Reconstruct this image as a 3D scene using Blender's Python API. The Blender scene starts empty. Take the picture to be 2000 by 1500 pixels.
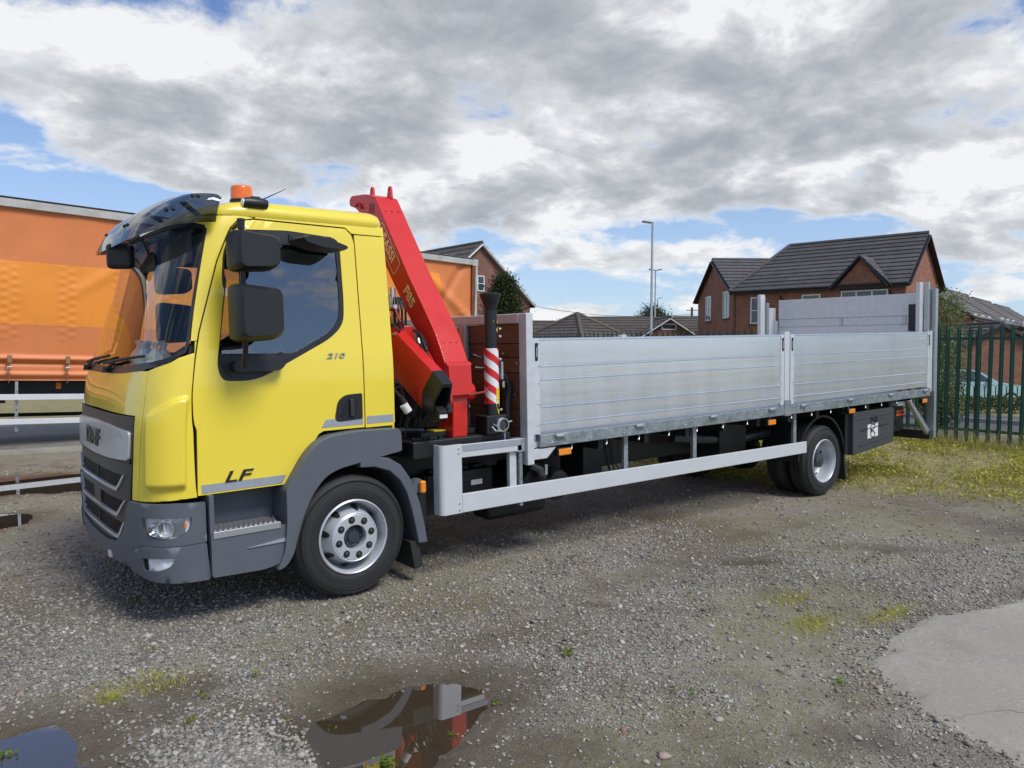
import bpy, bmesh, math, random
import numpy as np
from mathutils import Vector, Matrix
from mathutils.geometry import delaunay_2d_cdt
random.seed(7); RNG = np.random.default_rng(11)
S = bpy.context.scene
COL = S.collection
PI = math.pi; R = math.radians

# ------------------------------------------------------------------ camera
# world: X runs along the truck towards its tail, Y away from the viewer, Z up; metres
CAM = Vector((-2.4584, -4.6951, 1.7210)); YAW, PITCH, ROLL, FPX = R(51.2238), R(2.4599), R(0.3227), 1499.03
_f = Vector((math.cos(YAW)*math.cos(PITCH), math.sin(YAW)*math.cos(PITCH), -math.sin(PITCH)))
_r0 = Vector((math.sin(YAW), -math.cos(YAW), 0)); _u0 = _r0.cross(_f)
_r = _r0*math.cos(ROLL)+_u0*math.sin(ROLL); _u = -_r0*math.sin(ROLL)+_u0*math.cos(ROLL)
cd = bpy.data.cameras.new('camera'); cam = bpy.data.objects.new('camera', cd); COL.objects.link(cam)
cd.sensor_width = 36; cd.sensor_fit = 'HORIZONTAL'; cd.lens = FPX/2000*36; cd.clip_start = .05; cd.clip_end = 3000
mw = Matrix((( _r.x, _u.x, -_f.x, CAM.x), (_r.y, _u.y, -_f.y, CAM.y), (_r.z, _u.z, -_f.z, CAM.z), (0, 0, 0, 1)))
cam.matrix_world = mw; S.camera = cam
FH = Vector((math.cos(YAW), math.sin(YAW), 0)); RH = _r0.copy()
def at(px, py, d):                       # a point d metres deep along the street view direction
    return CAM + (_f + _r*((px-1000)/FPX) + _u*((750-py)/FPX))*d
def ld(l, d, z=0.0):                     # street frame: l metres to the right, d metres ahead of the viewer
    p = CAM + RH*l + FH*d
    return Vector((p.x, p.y, z))

# ------------------------------------------------------------------ light
SUN_EL, SUN_AZ = R(53), math.atan2(-.86, .16)     # azimuth of the direction towards the sun
sd = bpy.data.lights.new('sun', 'SUN'); sd.energy = 2.6; sd.angle = R(22); sd.color = (1, .965, .91)
sun = bpy.data.objects.new('sun', sd); COL.objects.link(sun)
sv = Vector((math.cos(SUN_AZ)*math.cos(SUN_EL), math.sin(SUN_AZ)*math.cos(SUN_EL), math.sin(SUN_EL)))
sun.rotation_euler = sv.to_track_quat('Z', 'Y').to_euler(); sun.location = sv*60
S.view_settings.view_transform = 'Standard'; S.view_settings.look = 'None'
S.view_settings.exposure = 0.28; S.view_settings.gamma = 1; S.view_settings.use_curve_mapping = False
S.render.engine = 'CYCLES'
try:
    S.cycles.max_bounces = 8; S.cycles.transparent_max_bounces = 16; S.cycles.caustics_reflective = False; S.cycles.caustics_refractive = False
except Exception: pass

# ------------------------------------------------------------------ node helper
class NT:
    def __init__(s, tree): s.t = tree; s.n = tree.nodes; s.l = tree.links
    def new(s, typ, **kw):
        n = s.n.new(typ)
        for k, v in kw.items():
            setattr(n, k, v)
        return n
    def put(s, sock, v):
        if isinstance(v, bpy.types.NodeSocket): s.l.new(v, sock)
        elif v is not None:
            try: sock.default_value = v
            except Exception: sock.default_value = tuple(v)+(1,) if len(v) == 3 else v
    def m(s, op, a, b=None, c=None, clamp=False):
        n = s.n.new('ShaderNodeMath'); n.operation = op; n.use_clamp = clamp
        s.put(n.inputs[0], a)
        if b is not None: s.put(n.inputs[1], b)
        if c is not None: s.put(n.inputs[2], c)
        return n.outputs[0]
    def v(s, op, a, b=None, out=0):
        n = s.n.new('ShaderNodeVectorMath'); n.operation = op; s.put(n.inputs[0], a)
        if b is not None: s.put(n.inputs[1], b)
        return n.outputs['Value'] if op in ('DOT_PRODUCT', 'LENGTH', 'DISTANCE') else n.outputs[0]
    def noise(s, vec, scale, detail=4, rough=.55, dist=0, col=False):
        n = s.n.new('ShaderNodeTexNoise'); s.put(n.inputs['Vector'], vec); n.inputs['Scale'].default_value = scale
        n.inputs['Detail'].default_value = detail; n.inputs['Roughness'].default_value = rough; n.inputs['Distortion'].default_value = dist
        return n.outputs['Color'] if col else n.outputs[0]
    def voro(s, vec, scale, feat='F1', out='Distance', rnd=1.0):
        n = s.n.new('ShaderNodeTexVoronoi'); n.feature = feat; s.put(n.inputs['Vector'], vec); n.inputs['Scale'].default_value = scale
        n.inputs['Randomness'].default_value = rnd
        return n.outputs[out]
    def step(s, x, a, b):
        n = s.n.new('ShaderNodeMapRange'); n.interpolation_type = 'SMOOTHSTEP'; s.put(n.inputs[0], x)
        n.inputs[1].default_value = a; n.inputs[2].default_value = b
        return n.outputs[0]
    def rng(s, x, a, b, c, d):
        n = s.n.new('ShaderNodeMapRange'); s.put(n.inputs[0], x)
        for i, q in enumerate((a, b, c, d)): n.inputs[i+1].default_value = q
        return n.outputs[0]
    def mix(s, fac, a, b, blend='MIX'):
        n = s.n.new('ShaderNodeMix'); n.data_type = 'RGBA'; n.blend_type = blend
        s.put(n.inputs[0], fac)
        for k, q in ((6, a), (7, b)):
            if isinstance(q, (tuple, list)) and len(q) == 3: q = tuple(q)+(1,)
            s.put(n.inputs[k], q)
        return n.outputs[2]
    def xyz(s, vec):
        n = s.n.new('ShaderNodeSeparateXYZ'); s.put(n.inputs[0], vec); return n.outputs
    def comb(s, x, y, z):
        n = s.n.new('ShaderNodeCombineXYZ')
        for i, q in enumerate((x, y, z)): s.put(n.inputs[i], q)
        return n.outputs[0]
    def scale(s, vec, k):
        n = s.n.new('ShaderNodeVectorMath'); n.operation = 'MULTIPLY'; s.put(n.inputs[0], vec); n.inputs[1].default_value = k; return n.outputs[0]
    def bump(s, h, strength=.3, dist=.01):
        n = s.n.new('ShaderNodeBump'); s.put(n.inputs['Height'], h); n.inputs['Strength'].default_value = strength
        n.inputs['Distance'].default_value = dist; return n.outputs[0]

# ------------------------------------------------------------------ sky: clear blue with broken cumulus
W = bpy.data.worlds.new('World'); S.world = W; W.use_nodes = True
w = NT(W.node_tree); w.n.clear()
SKY_K = .1
sky = w.new('ShaderNodeTexSky', sky_type='NISHITA'); sky.sun_disc = False; sky.sun_elevation = SUN_EL
sky.sun_rotation = PI/2 - SUN_AZ; sky.altitude = 30; sky.air_density = 1.0; sky.dust_density = .15; sky.ozone_density = 1.5
tc = w.new('ShaderNodeTexCoord'); dr = w.v('NORMALIZE', tc.outputs['Generated'])
dx, dy, dz = w.xyz(dr)
up = w.m('MAXIMUM', dz, 0.0)
def blob(px, py, sx, sy):        # a cloud bank seen in that direction, sx by sy in image-plane units
    c = (_f + _r*((px-1000)/FPX) + _u*((750-py)/FPX)).normalized()
    e = c.cross(Vector((0, 0, 1))).normalized(); h = e.cross(c)
    a = w.m('DIVIDE', w.v('DOT_PRODUCT', dr, e), sx/FPX); b = w.m('DIVIDE', w.v('DOT_PRODUCT', dr, h), sy/FPX)
    q = w.m('ADD', w.m('MULTIPLY', a, a), w.m('MULTIPLY', b, b))
    g = w.m('EXPONENT', w.m('MULTIPLY', q, -1.0))
    return w.m('MULTIPLY', g, w.m('GREATER_THAN', w.v('DOT_PRODUCT', dr, c), 0))
def summ(lst):
    o = None
    for k, b in lst:
        t = w.m('MULTIPLY', b, k); o = t if o is None else w.m('ADD', o, t)
    return o
def field(vec):                   # cumulus noise in the direction vec: billows that shrink towards the horizon
    vx, vy, vz = w.xyz(vec); k = w.m('DIVIDE', 1.0, w.m('ADD', w.m('MAXIMUM', vz, 0.0), .30))
    p = w.comb(w.m('MULTIPLY', vx, k), w.m('MULTIPLY', vy, k), w.m('MULTIPLY', vz, w.m('MULTIPLY', k, 1.7)))
    p = w.v('ADD', p, w.scale(w.noise(p, 2.2, 2, .5, col=True), (.22, .22, .22)))
    return p, w.noise(p, 2.7, 10, .60)
cover = summ([(.17, blob(820, 150, 430, 230)), (.16, blob(1780, 230, 400, 190)), (.15, blob(160, 190, 380, 190)), (.13, blob(1020, 400, 330, 110)),
              (.11, blob(1400, 30, 560, 130)), (.10, blob(1450, 330, 260, 80)), (.06, blob(1880, 500, 260, 60)), (.08, blob(1290, 500, 240, 26)), (.07, blob(250, 300, 200, 60)),
              (-.13, blob(1265, 275, 58, 36)), (-.07, blob(1450, 195, 130, 38)), (-.05, blob(120, 120, 330, 130)), (-.20, blob(180, 385, 320, 34)), (-.14, blob(0, 245, 90, 26)),
              (-.20, blob(1230, 455, 230, 36)), (-.17, blob(1645, 330, 60, 40)), (-.12, blob(1110, 560, 260, 40)), (-.09, blob(540, 290, 60, 36)),
              (.14, blob(1270, 590, 110, 30)), (.10, blob(1120, 612, 100, 14)), (-.05, blob(1600, 440, 160, 26))])
pw, n_big = field(dr)
pu_, n_up = field(w.v('ADD', dr, (-.012, .0, .050)))
n_lo = w.noise(pw, 1.1, 3, .5)
dens = w.m('ADD', n_big, cover)
mask = w.step(dens, .485, .60)
dark = summ([(.60, blob(780, 130, 420, 200)), (.34, blob(1150, 140, 330, 170)), (.50, blob(1790, 260, 430, 140)), (.46, blob(1060, 425, 270, 60)), (.22, blob(1450, 350, 220, 60)), (.25, blob(820, 330, 210, 60)), (-.12, blob(60, 230, 450, 260)), (-.30, blob(1140, 330, 190, 45)), (-.30, blob(1900, 480, 320, 80))])
shade = w.m('ADD', w.m('MULTIPLY', w.m('SUBTRACT', w.m('ADD', n_up, w.m('MULTIPLY', cover, .8)), .44), 1.9), w.m('MULTIPLY', w.m('SUBTRACT', n_up, n_big), 4.2))
shade = w.m('ADD', w.m('ADD', shade, w.m('MULTIPLY', dark, .66)), w.m('MULTIPLY', w.m('SUBTRACT', n_lo, .5), 1.0))
shade = w.m('MULTIPLY', shade, w.step(dens, .50, .66))
shade = w.m('SUBTRACT', 1.0, w.m('EXPONENT', w.m('MULTIPLY', w.m('MAXIMUM', shade, 0.0), -1.25)))
ccol = w.mix(shade, (7.6, 7.65, 7.75), (2.35, 2.6, 2.95))
skyc = w.mix(1.0, sky.outputs[0], (.84, .94, 1.16), 'MULTIPLY')
haze = w.step(dz, .0, .11)
maskh = w.m('MULTIPLY', mask, .96)
skyc = w.mix(w.m('MULTIPLY', w.step(dz, .42, .0), .55), skyc, (4.3, 5.5, 7.0)); allc = w.mix(maskh, skyc, ccol)
low = w.mix(w.step(dz, -.05, .0), (1.6, 1.6, 1.6), allc)
bg = w.new('ShaderNodeBackground'); w.put(bg.inputs[0], low); bg.inputs[1].default_value = SKY_K
wo = w.new('ShaderNodeOutputWorld'); w.l.new(bg.outputs[0], wo.inputs[0])
try: W.cycles.sampling_method = 'MANUAL'; W.cycles.sample_map_resolution = 512
except Exception: pass

# ------------------------------------------------------------------ materials
MATS = {}
def pmat(name, col, rough=.5, metal=0.0, coat=0.0, spec=.5, var=0.0, vscale=6.0, bump=0.0, bscale=60.0, bdist=.004, coords='Object', dirt=0.0, dirtcol=(.12, .10, .08), emit=None, rvar=0.0):
    if name in MATS: return MATS[name]
    m = bpy.data.materials.new(name); m.use_nodes = True; t = NT(m.node_tree)
    b = m.node_tree.nodes['Principled BSDF']
    b.inputs['Roughness'].default_value = rough; b.inputs['Metallic'].default_value = metal
    b.inputs['Coat Weight'].default_value = coat; b.inputs['Coat Roughness'].default_value = .04
    b.inputs['Specular IOR Level'].default_value = spec
    c = tuple(col)+(1,)
    b.inputs['Base Color'].default_value = c
    tcn = t.new('ShaderNodeTexCoord'); vec = tcn.outputs[coords]
    out = None
    if var:
        n = t.noise(vec, vscale, 5, .6)
        dk = tuple(max(0, x*(1-var)) for x in col); lt = tuple(min(1, x*(1+var)) for x in col)
        out = t.mix(t.rng(n, .25, .75, 0, 1), dk, lt)
    if dirt:
        n = t.noise(vec, 3.1, 7, .65)
        out = t.mix(t.m('MULTIPLY', t.step(n, .48, .72), dirt), out if out is not None else c, dirtcol)
    if out is not None: t.l.new(out, b.inputs['Base Color'])
    if rvar:
        t.l.new(t.rng(t.noise(vec, 9, 5, .6), .3, .7, max(.02, rough-rvar), min(1, rough+rvar)), b.inputs['Roughness'])
    if bump:
        t.l.new(t.bump(t.noise(vec, bscale, 3, .6), bump, bdist), b.inputs['Normal'])
    if emit: b.inputs['Emission Color'].default_value = tuple(emit[:3])+(1,); b.inputs['Emission Strength'].default_value = emit[3]
    MATS[name] = m; return m
def glass_mat(name, tint=(.9, .95, .95), refl=1.0, dens=0.0, rough=.0):
    m = bpy.data.materials.new(name); m.use_nodes = True; t = NT(m.node_tree); t.n.clear()
    tr = t.new('ShaderNodeBsdfTransparent'); tr.inputs[0].default_value = tuple(tint)+(1,)
    gl = t.new('ShaderNodeBsdfGlossy'); gl.inputs['Roughness'].default_value = rough; gl.inputs[0].default_value = (1, 1, 1, 1)
    ge = t.new('ShaderNodeNewGeometry'); cs = t.m('ABSOLUTE', t.v('DOT_PRODUCT', ge.outputs['Incoming'], ge.outputs['Normal']))
    fr = t.m('ADD', .045, t.m('MULTIPLY', .955, t.m('POWER', t.m('SUBTRACT', 1.0, cs, clamp=True), 5.0)))
    mx = t.new('ShaderNodeMixShader'); t.l.new(t.m('MULTIPLY', fr, refl, clamp=True), mx.inputs[0]); t.l.new(tr.outputs[0], mx.inputs[1]); t.l.new(gl.outputs[0], mx.inputs[2])
    o = t.new('ShaderNodeOutputMaterial'); t.l.new(mx.outputs[0], o.inputs[0]); MATS[name] = m
    return m
def custom(name, fn):
    m = bpy.data.materials.new(name); m.use_nodes = True; t = NT(m.node_tree); fn(t, m.node_tree.nodes['Principled BSDF']); MATS[name] = m; return m

pmat('yellow_paint', (.85, .675, .050), .36, coat=.9, var=.02, vscale=2, rvar=.03)
pmat('grey_plastic', (.098, .110, .130), .52, bump=.12, bscale=900, bdist=.0006, var=.06, dirt=.05, dirtcol=(.2, .2, .2))
pmat('black_plastic', (.013, .014, .016), .42, bump=.1, bscale=700, bdist=.0006)
pmat('mirror_housing', (.012, .013, .015), .46, bump=.15, bscale=900, bdist=.0005)
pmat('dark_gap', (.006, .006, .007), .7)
pmat('chassis_black', (.010, .011, .012), .48, var=.2, dirt=.05, dirtcol=(.06, .055, .05))
pmat('grille_plastic', (.030, .030, .033), .38, var=.05)
pmat('silver_paint', (.56, .58, .61), .32, metal=.35, coat=.4, var=.05)
pmat('chrome', (.78, .78, .80), .12, metal=1)
pmat('badge_dark', (.035, .035, .04), .3, metal=.5)
pmat('badge_bright', (.55, .55, .57), .22, metal=.9)
pmat('reflective_strip', (.36, .39, .44), .35, metal=.25, var=.06, vscale=30)
pmat('rubber', (.021, .021, .022), .72, var=.16, vscale=14, bump=.2, bscale=120, bdist=.001)
pmat('rim_silver', (.55, .57, .60), .36, metal=.35, var=.06)
pmat('hub_grey', (.055, .062, .072), .4, metal=.3, var=.1)
pmat('crane_red', (.60, .019, .014), .38, coat=.25, var=.05, vscale=3, rvar=.05)
pmat('zinc', (.47, .50, .52), .42, metal=.75, var=.14, vscale=25)
pmat('guard_white', (.60, .615, .63), .42, metal=.15, var=.05, vscale=5)
pmat('seal_black', (.010, .010, .011), .55)
pmat('amber', (.85, .26, .012), .22, coat=.5, var=.1, vscale=40)
pmat('beacon_orange', (.83, .17, .012), .2, coat=.6, var=.15, vscale=30)
pmat('hazard_red', (.62, .02, .025), .4); pmat('hazard_white', (.78, .78, .78), .45)
pmat('label_yellow', (.82, .62, .03), .45, var=.05, vscale=50)
pmat('label_white', (.72, .72, .70), .5, var=.06, vscale=60)
pmat('text_gold', (.86, .66, .36), .45)
pmat('text_black', (.012, .012, .012), .5)
pmat('text_orange', (.80, .13, .03), .5)
pmat('toolbox_grey', (.050, .055, .061), .5, bump=.1, bscale=500, bdist=.0006, var=.08)
pmat('cloth_dark', (.018, .020, .023), .85, var=.25, vscale=30)
pmat('dash_grey', (.07, .075, .085), .6)
pmat('cabin_trim', (.06, .063, .068), .7)
pmat('bag_plastic', (.62, .58, .54), .35, var=.2, vscale=30)
pmat('blue_paper', (.10, .25, .45), .6)
pmat('skin_white_paper', (.75, .73, .70), .7)
pmat('steel_dark', (.10, .105, .11), .4, metal=.8, var=.2)
pmat('steel_bright', (.62, .63, .64), .28, metal=.95, var=.1)
pmat('hose_black', (.016, .017, .020), .5, bump=.2, bscale=300, bdist=.001)
pmat('hose_red', (.25, .02, .02), .5)
def _alu(t, b):
    tcn = t.new('ShaderNodeTexCoord'); v = tcn.outputs['Object']
    oi = t.new('ShaderNodeObjectInfo')
    long = t.noise(t.scale(v, (.12, 1, 7)), 3.0, 5, .55)
    drip = t.noise(t.scale(v, (5, 1, .8)), 1.0, 4, .55)
    spots = t.noise(t.scale(v, (24, 1, 6)), 1.0, 2, .5)
    blot = t.noise(t.scale(v, (1.1, 1, 1.4)), 1.2, 3, .5)
    streak = t.m('MULTIPLY', t.step(spots, .68, .75), .45)
    k = t.m('ADD', t.m('MULTIPLY', t.m('SUBTRACT', long, .5), .42), t.m('MULTIPLY', t.m('SUBTRACT', drip, .5), .30))
    k = t.m('ADD', k, t.m('MULTIPLY', t.m('SUBTRACT', oi.outputs['Random'], .5), .12))
    k = t.m('ADD', k, t.m('MULTIPLY', t.m('SUBTRACT', blot, .5), .25))
    c = t.mix(t.m('ADD', t.m('MULTIPLY', k, 1.3), .5, clamp=True), (.61, .665, .735), (.90, .93, .96))  # bluish tint in the base colour imitates reflected sky
    c = t.mix(streak, c, (.93, .95, .97))
    t.l.new(c, b.inputs['Base Color'])
    b.inputs['Metallic'].default_value = .74
    t.l.new(t.rng(t.m('ADD', long, drip), .6, 1.4, .12, .30), b.inputs['Roughness'])
    t.l.new(t.bump(t.noise(t.scale(v, (1.3, 1, 5)), 1.0, 3, .5), .10, .012), b.inputs['Normal'])
custom('aluminium', _alu)
def _plain_alu(t, b):
    tcn = t.new('ShaderNodeTexCoord'); v = tcn.outputs['Object']
    n = t.noise(t.scale(v, (8, 8, 8)), 2.0, 6, .62)
    t.l.new(t.mix(t.rng(n, .3, .7, 0, 1), (.60, .62, .64), (.70, .72, .74)), b.inputs['Base Color'])
    b.inputs['Metallic'].default_value = .35
    t.l.new(t.rng(n, .3, .7, .34, .5), b.inputs['Roughness'])
custom('plain_alu', _plain_alu)
def _galv(t, b):
    tcn = t.new('ShaderNodeTexCoord'); v = tcn.outputs['Object']
    n = t.noise(v, 7.0, 6, .65); vo = t.voro(v, 45, out='Color'); sx = t.xyz(vo)
    k = t.m('ADD', t.m('MULTIPLY', n, .8), t.m('MULTIPLY', sx[0], .22))
    t.l.new(t.mix(t.rng(k, .3, .75, 0, 1), (.20, .235, .25), (.46, .50, .52)), b.inputs['Base Color'])
    b.inputs['Metallic'].default_value = .65
    t.l.new(t.rng(n, .3, .7, .36, .55), b.inputs['Roughness'])
custom('galvanised', _galv)
def _ply(t, b):
    tcn = t.new('ShaderNodeTexCoord'); v = tcn.outputs['Object']; oi = t.new('ShaderNodeObjectInfo')
    n = t.noise(t.scale(v, (1, 1.2, 14)), 4.0, 6, .6, .6)
    k = t.m('ADD', t.rng(n, .3, .7, 0, .8), t.m('MULTIPLY', oi.outputs['Random'], .4), clamp=True)
    t.l.new(t.mix(k, (.105, .042, .022), (.215, .092, .048)), b.inputs['Base Color']); b.inputs['Roughness'].default_value = .42
custom('timber', _ply)
def _tread(t, b):
    tcn = t.new('ShaderNodeTexCoord'); v = tcn.outputs['Object']
    b.inputs['Base Color'].default_value = (.62, .63, .64, 1); b.inputs['Metallic'].default_value = .85; b.inputs['Roughness'].default_value = .35
custom('tread_alu', _tread)
pmat('lamp_lens_back', (.88, .89, .90), .22, metal=.1)
glass_mat('clear_lens', (.93, .94, .95), 1.6)
glass_mat('cab_glass', (.60, .70, .69), 4.0); glass_mat('far_glass', (.80, .88, .87), 1.2)
glass_mat('windscreen_glass', (.82, .86, .84), 1.15)
glass_mat('visor_acrylic', (.105, .12, .145), .8)
pmat('window_pane', (.045, .06, .07), .06, spec=.8)
pmat('upvc_white', (.72, .74, .75), .4)
pmat('roof_fascia', (.012, .012, .014), .5)

# ------------------------------------------------------------------ mesh helpers
class MB:
    def __init__(s): s.v = []; s.f = []; s.sm = []
    def add(s, vs, fs, smooth=False):
        o = len(s.v); s.v.extend([tuple(p) for p in vs]); s.f.extend([tuple(i+o for i in f) for f in fs]); s.sm.extend([smooth]*len(fs)); return s
    def box(s, x0, x1, y0, y1, z0, z1):
        if x0 > x1: x0, x1 = x1, x0
        if y0 > y1: y0, y1 = y1, y0
        if z0 > z1: z0, z1 = z1, z0
        return s.add([(x0,y0,z0),(x1,y0,z0),(x1,y1,z0),(x0,y1,z0),(x0,y0,z1),(x1,y0,z1),(x1,y1,z1),(x0,y1,z1)],
                     [(0,3,2,1),(4,5,6,7),(0,1,5,4),(1,2,6,5),(2,3,7,6),(3,0,4,7)])
    def prism(s, poly, axis, a, b, smooth=False):   # poly: 2D outline; axis y: (x,z), x: (y,z), z: (x,y)
        def P(p, t): return (p[0], t, p[1]) if axis == 'y' else (t, p[0], p[1]) if axis == 'x' else (p[0], p[1], t)
        n = len(poly); vs = [P(p, a) for p in poly]+[P(p, b) for p in poly]
        fs = [tuple(range(n)), tuple(range(2*n-1, n-1, -1))]
        o = len(s.v); s.add(vs, fs)
        s.add(vs, [(i, (i+1) % n, n+(i+1) % n, n+i) for i in range(n)], smooth); return s
    def obox(s, c, ax, ay, az, hx, hy, hz):         # oriented box: centre, unit axes, half sizes
        c = Vector(c); vs = []
        for k in (-1, 1):
            for (i, j) in ((-1,-1),(1,-1),(1,1),(-1,1)): vs.append(c+ax*(hx*i)+ay*(hy*j)+az*(hz*k))
        return s.add(vs, [(0,3,2,1),(4,5,6,7),(0,1,5,4),(1,2,6,5),(2,3,7,6),(3,0,4,7)])
    def bar(s, p, q, w, h, up=(0, 0, 1)):           # rectangular bar from p to q
        p = Vector(p); q = Vector(q); az = (q-p); L = az.length; az.normalize(); u = Vector(up)
        ax = u.cross(az)
        if ax.length < 1e-4: ax = Vector((1, 0, 0)).cross(az)
        ax.normalize(); ay = az.cross(ax)
        return s.obox((p+q)/2, ax, ay, az, w/2, h/2, L/2)
    def tube(s, pts, r, n=8, cap=True):
        pts = [Vector(p) for p in pts]; rs = r if isinstance(r, (list, tuple)) else [r]*len(pts)
        vs = []; prev = None
        for i, p in enumerate(pts):
            d = (pts[min(i+1, len(pts)-1)]-pts[max(i-1, 0)]).normalized()
            if prev is None:
                a = Vector((0, 0, 1)) if abs(d.z) < .9 else Vector((1, 0, 0)); e = a.cross(d).normalized()
            else: e = (prev-d*prev.dot(d)).normalized()
            prev = e; g = d.cross(e)
            for k in range(n): vs.append(p+(e*math.cos(2*PI*k/n)+g*math.sin(2*PI*k/n))*rs[i])
        fs = [(i*n+k, i*n+(k+1) % n, (i+1)*n+(k+1) % n, (i+1)*n+k) for i in range(len(pts)-1) for k in range(n)]
        s.add(vs, fs, True)
        if cap:
            m = (len(pts)-1)*n; s.add([vs[k] for k in range(n)], [tuple(reversed(range(n)))]); s.add([vs[m+k] for k in range(n)], [tuple(range(n))])
        return s
    def lathe(s, prof, c, axis='y', n=48, smooth=True):   # prof: (radius, height along axis)
        c = Vector(c); vs = []
        A = {'y': (Vector((1,0,0)), Vector((0,0,1)), Vector((0,1,0))), 'z': (Vector((1,0,0)), Vector((0,1,0)), Vector((0,0,1))), 'x': (Vector((0,1,0)), Vector((0,0,1)), Vector((1,0,0)))}[axis]
        for (r, h) in prof:
            for k in range(n): vs.append(c+A[0]*(r*math.cos(2*PI*k/n))+A[1]*(r*math.sin(2*PI*k/n))+A[2]*h)
        fs = [(i*n+k, i*n+(k+1) % n, (i+1)*n+(k+1) % n, (i+1)*n+k) for i in range(len(prof)-1) for k in range(n)]
        return s.add(vs, fs, smooth)
    def build(s, name, mat, parent=None, bev=0.0, seg=2, sharp=35):
        me = bpy.data.meshes.new(name); me.from_pydata(s.v, [], s.f); me.validate(verbose=False)
        ms = mat if isinstance(mat, (list, tuple)) else [mat]
        for q in ms: me.materials.append(MATS[q] if isinstance(q, str) else q)
        bm = bmesh.new(); bm.from_mesh(me); bmesh.ops.remove_doubles(bm, verts=bm.verts, dist=1e-5); bmesh.ops.recalc_face_normals(bm, faces=bm.faces); bm.to_mesh(me); bm.free()
        if any(s.sm) or bev:
            me.shade_smooth(); me.set_sharp_from_angle(angle=R(sharp))
        o = bpy.data.objects.new(name, me); COL.objects.link(o)
        if parent is not None: o.parent = parent
        if bev:
            b = o.modifiers.new('bevel', 'BEVEL'); b.width = bev; b.segments = seg; b.limit_method = 'ANGLE'; b.angle_limit = R(40); b.harden_normals = True
        return o
def bx(name, mat, parent, x0, x1, y0, y1, z0, z1, bev=0.0): return MB().box(x0, x1, y0, y1, z0, z1).build(name, mat, parent, bev)
def raw(name, vs, fs, mat, parent=None, smooth=False):
    me = bpy.data.meshes.new(name); me.from_pydata(vs, [], fs)
    me.materials.append(MATS[mat] if isinstance(mat, str) else mat)
    if smooth: me.shade_smooth()
    o = bpy.data.objects.new(name, me); COL.objects.link(o)
    if parent is not None: o.parent = parent
    return o
def nmesh(name, V, F, mat, parent=None, smooth=False):      # fast numpy mesh of equal-sized polygons
    V = np.asarray(V, np.float32); F = np.asarray(F, np.int32); k = F.shape[1]
    me = bpy.data.meshes.new(name); me.vertices.add(len(V)); me.vertices.foreach_set('co', V.ravel())
    me.loops.add(F.size); me.loops.foreach_set('vertex_index', F.ravel()); me.polygons.add(len(F))
    me.polygons.foreach_set('loop_start', np.arange(0, F.size, k, dtype=np.int32))
    me.update(calc_edges=True); me.validate()
    me.materials.append(MATS[mat] if isinstance(mat, str) else mat)
    if smooth: me.shade_smooth()
    o = bpy.data.objects.new(name, me); COL.objects.link(o)
    if parent is not None: o.parent = parent
    return o
def link_copy(o, parent=None):
    c = o.copy(); COL.objects.link(c); c.parent = parent if parent is not None else o.parent; return c
def copy_tree(o, parent=None):
    c = o.copy(); COL.objects.link(c); c.parent = parent
    for ch in list(o.children): copy_tree(ch, c)
    return c
def empty(name, loc=(0, 0, 0), rz=0.0, parent=None):
    o = bpy.data.objects.new(name, None); COL.objects.link(o); o.location = loc; o.rotation_euler = (0, 0, rz); o.empty_display_size = .2
    if parent is not None: o.parent = parent
    return o
def tag(o, label, cat, group=None):
    o['label'] = label; o['category'] = cat
    if group: o['group'] = group
    return o
def kind(o, k): o['kind'] = k; return o
def text_mesh(s, size, depth=.002, shear=0.0, sx=1.0, bold=0.0):
    cu = bpy.data.curves.new('txt', 'FONT'); cu.body = s; cu.size = size; cu.extrude = depth; cu.shear = shear; cu.align_x = 'CENTER'; cu.align_y = 'CENTER'; cu.offset = bold; cu.resolution_u = 3
    o = bpy.data.objects.new('txt', cu); COL.objects.link(o)
    bpy.context.view_layer.update()
    me = bpy.data.meshes.new_from_object(o.evaluated_get(bpy.context.evaluated_depsgraph_get()))
    vs = [(v.co.x*sx, v.co.y, v.co.z) for v in me.vertices]; fs = [tuple(p.vertices) for p in me.polygons]
    bpy.data.objects.remove(o); bpy.data.curves.remove(cu); bpy.data.meshes.remove(me)
    return vs, fs
def place_text(name, s, size, mat, parent, c, ex, ey, depth=.002, shear=0.0, sx=1.0, bold=0.0):
    vs, fs = text_mesh(s, size, depth, shear, sx, bold); c = Vector(c); ex = Vector(ex).normalized(); ey = Vector(ey); ey = (ey-ex*ey.dot(ex)).normalized(); ez = ex.cross(ey)
    return MB().add([c+ex*a+ey*b+ez*d for a, b, d in vs], fs).build(name, mat, parent)
def inpoly(x, y, poly):
    c = False; n = len(poly); j = n-1
    for i in range(n):
        xi, yi = poly[i]; xj, yj = poly[j]
        if (yi > y) != (yj > y) and x < (xj-xi)*(y-yi)/(yj-yi)+xi: c = not c
        j = i
    return c
def rpoly(pts, r=.03, n=4):                # round the corners of a polygon; r: one radius or one for each corner
    out = []; N = len(pts)
    for i in range(N):
        p = Vector(pts[i]); a = Vector(pts[i-1]); b = Vector(pts[(i+1) % N]); rr = r[i] if isinstance(r, (list, tuple)) else r
        da = (a-p); db = (b-p); la, lb = da.length, db.length
        if rr <= 0 or la < 1e-6 or lb < 1e-6: out.append(tuple(p)); continue
        da /= la; db /= lb; q = min(rr, la*.48, lb*.48)
        s0 = p+da*q; s1 = p+db*q
        for k in range(n+1):
            t = k/n; out.append(tuple(s0*(1-t)**2+p*(2*t*(1-t))+s1*t*t))
    return out
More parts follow.
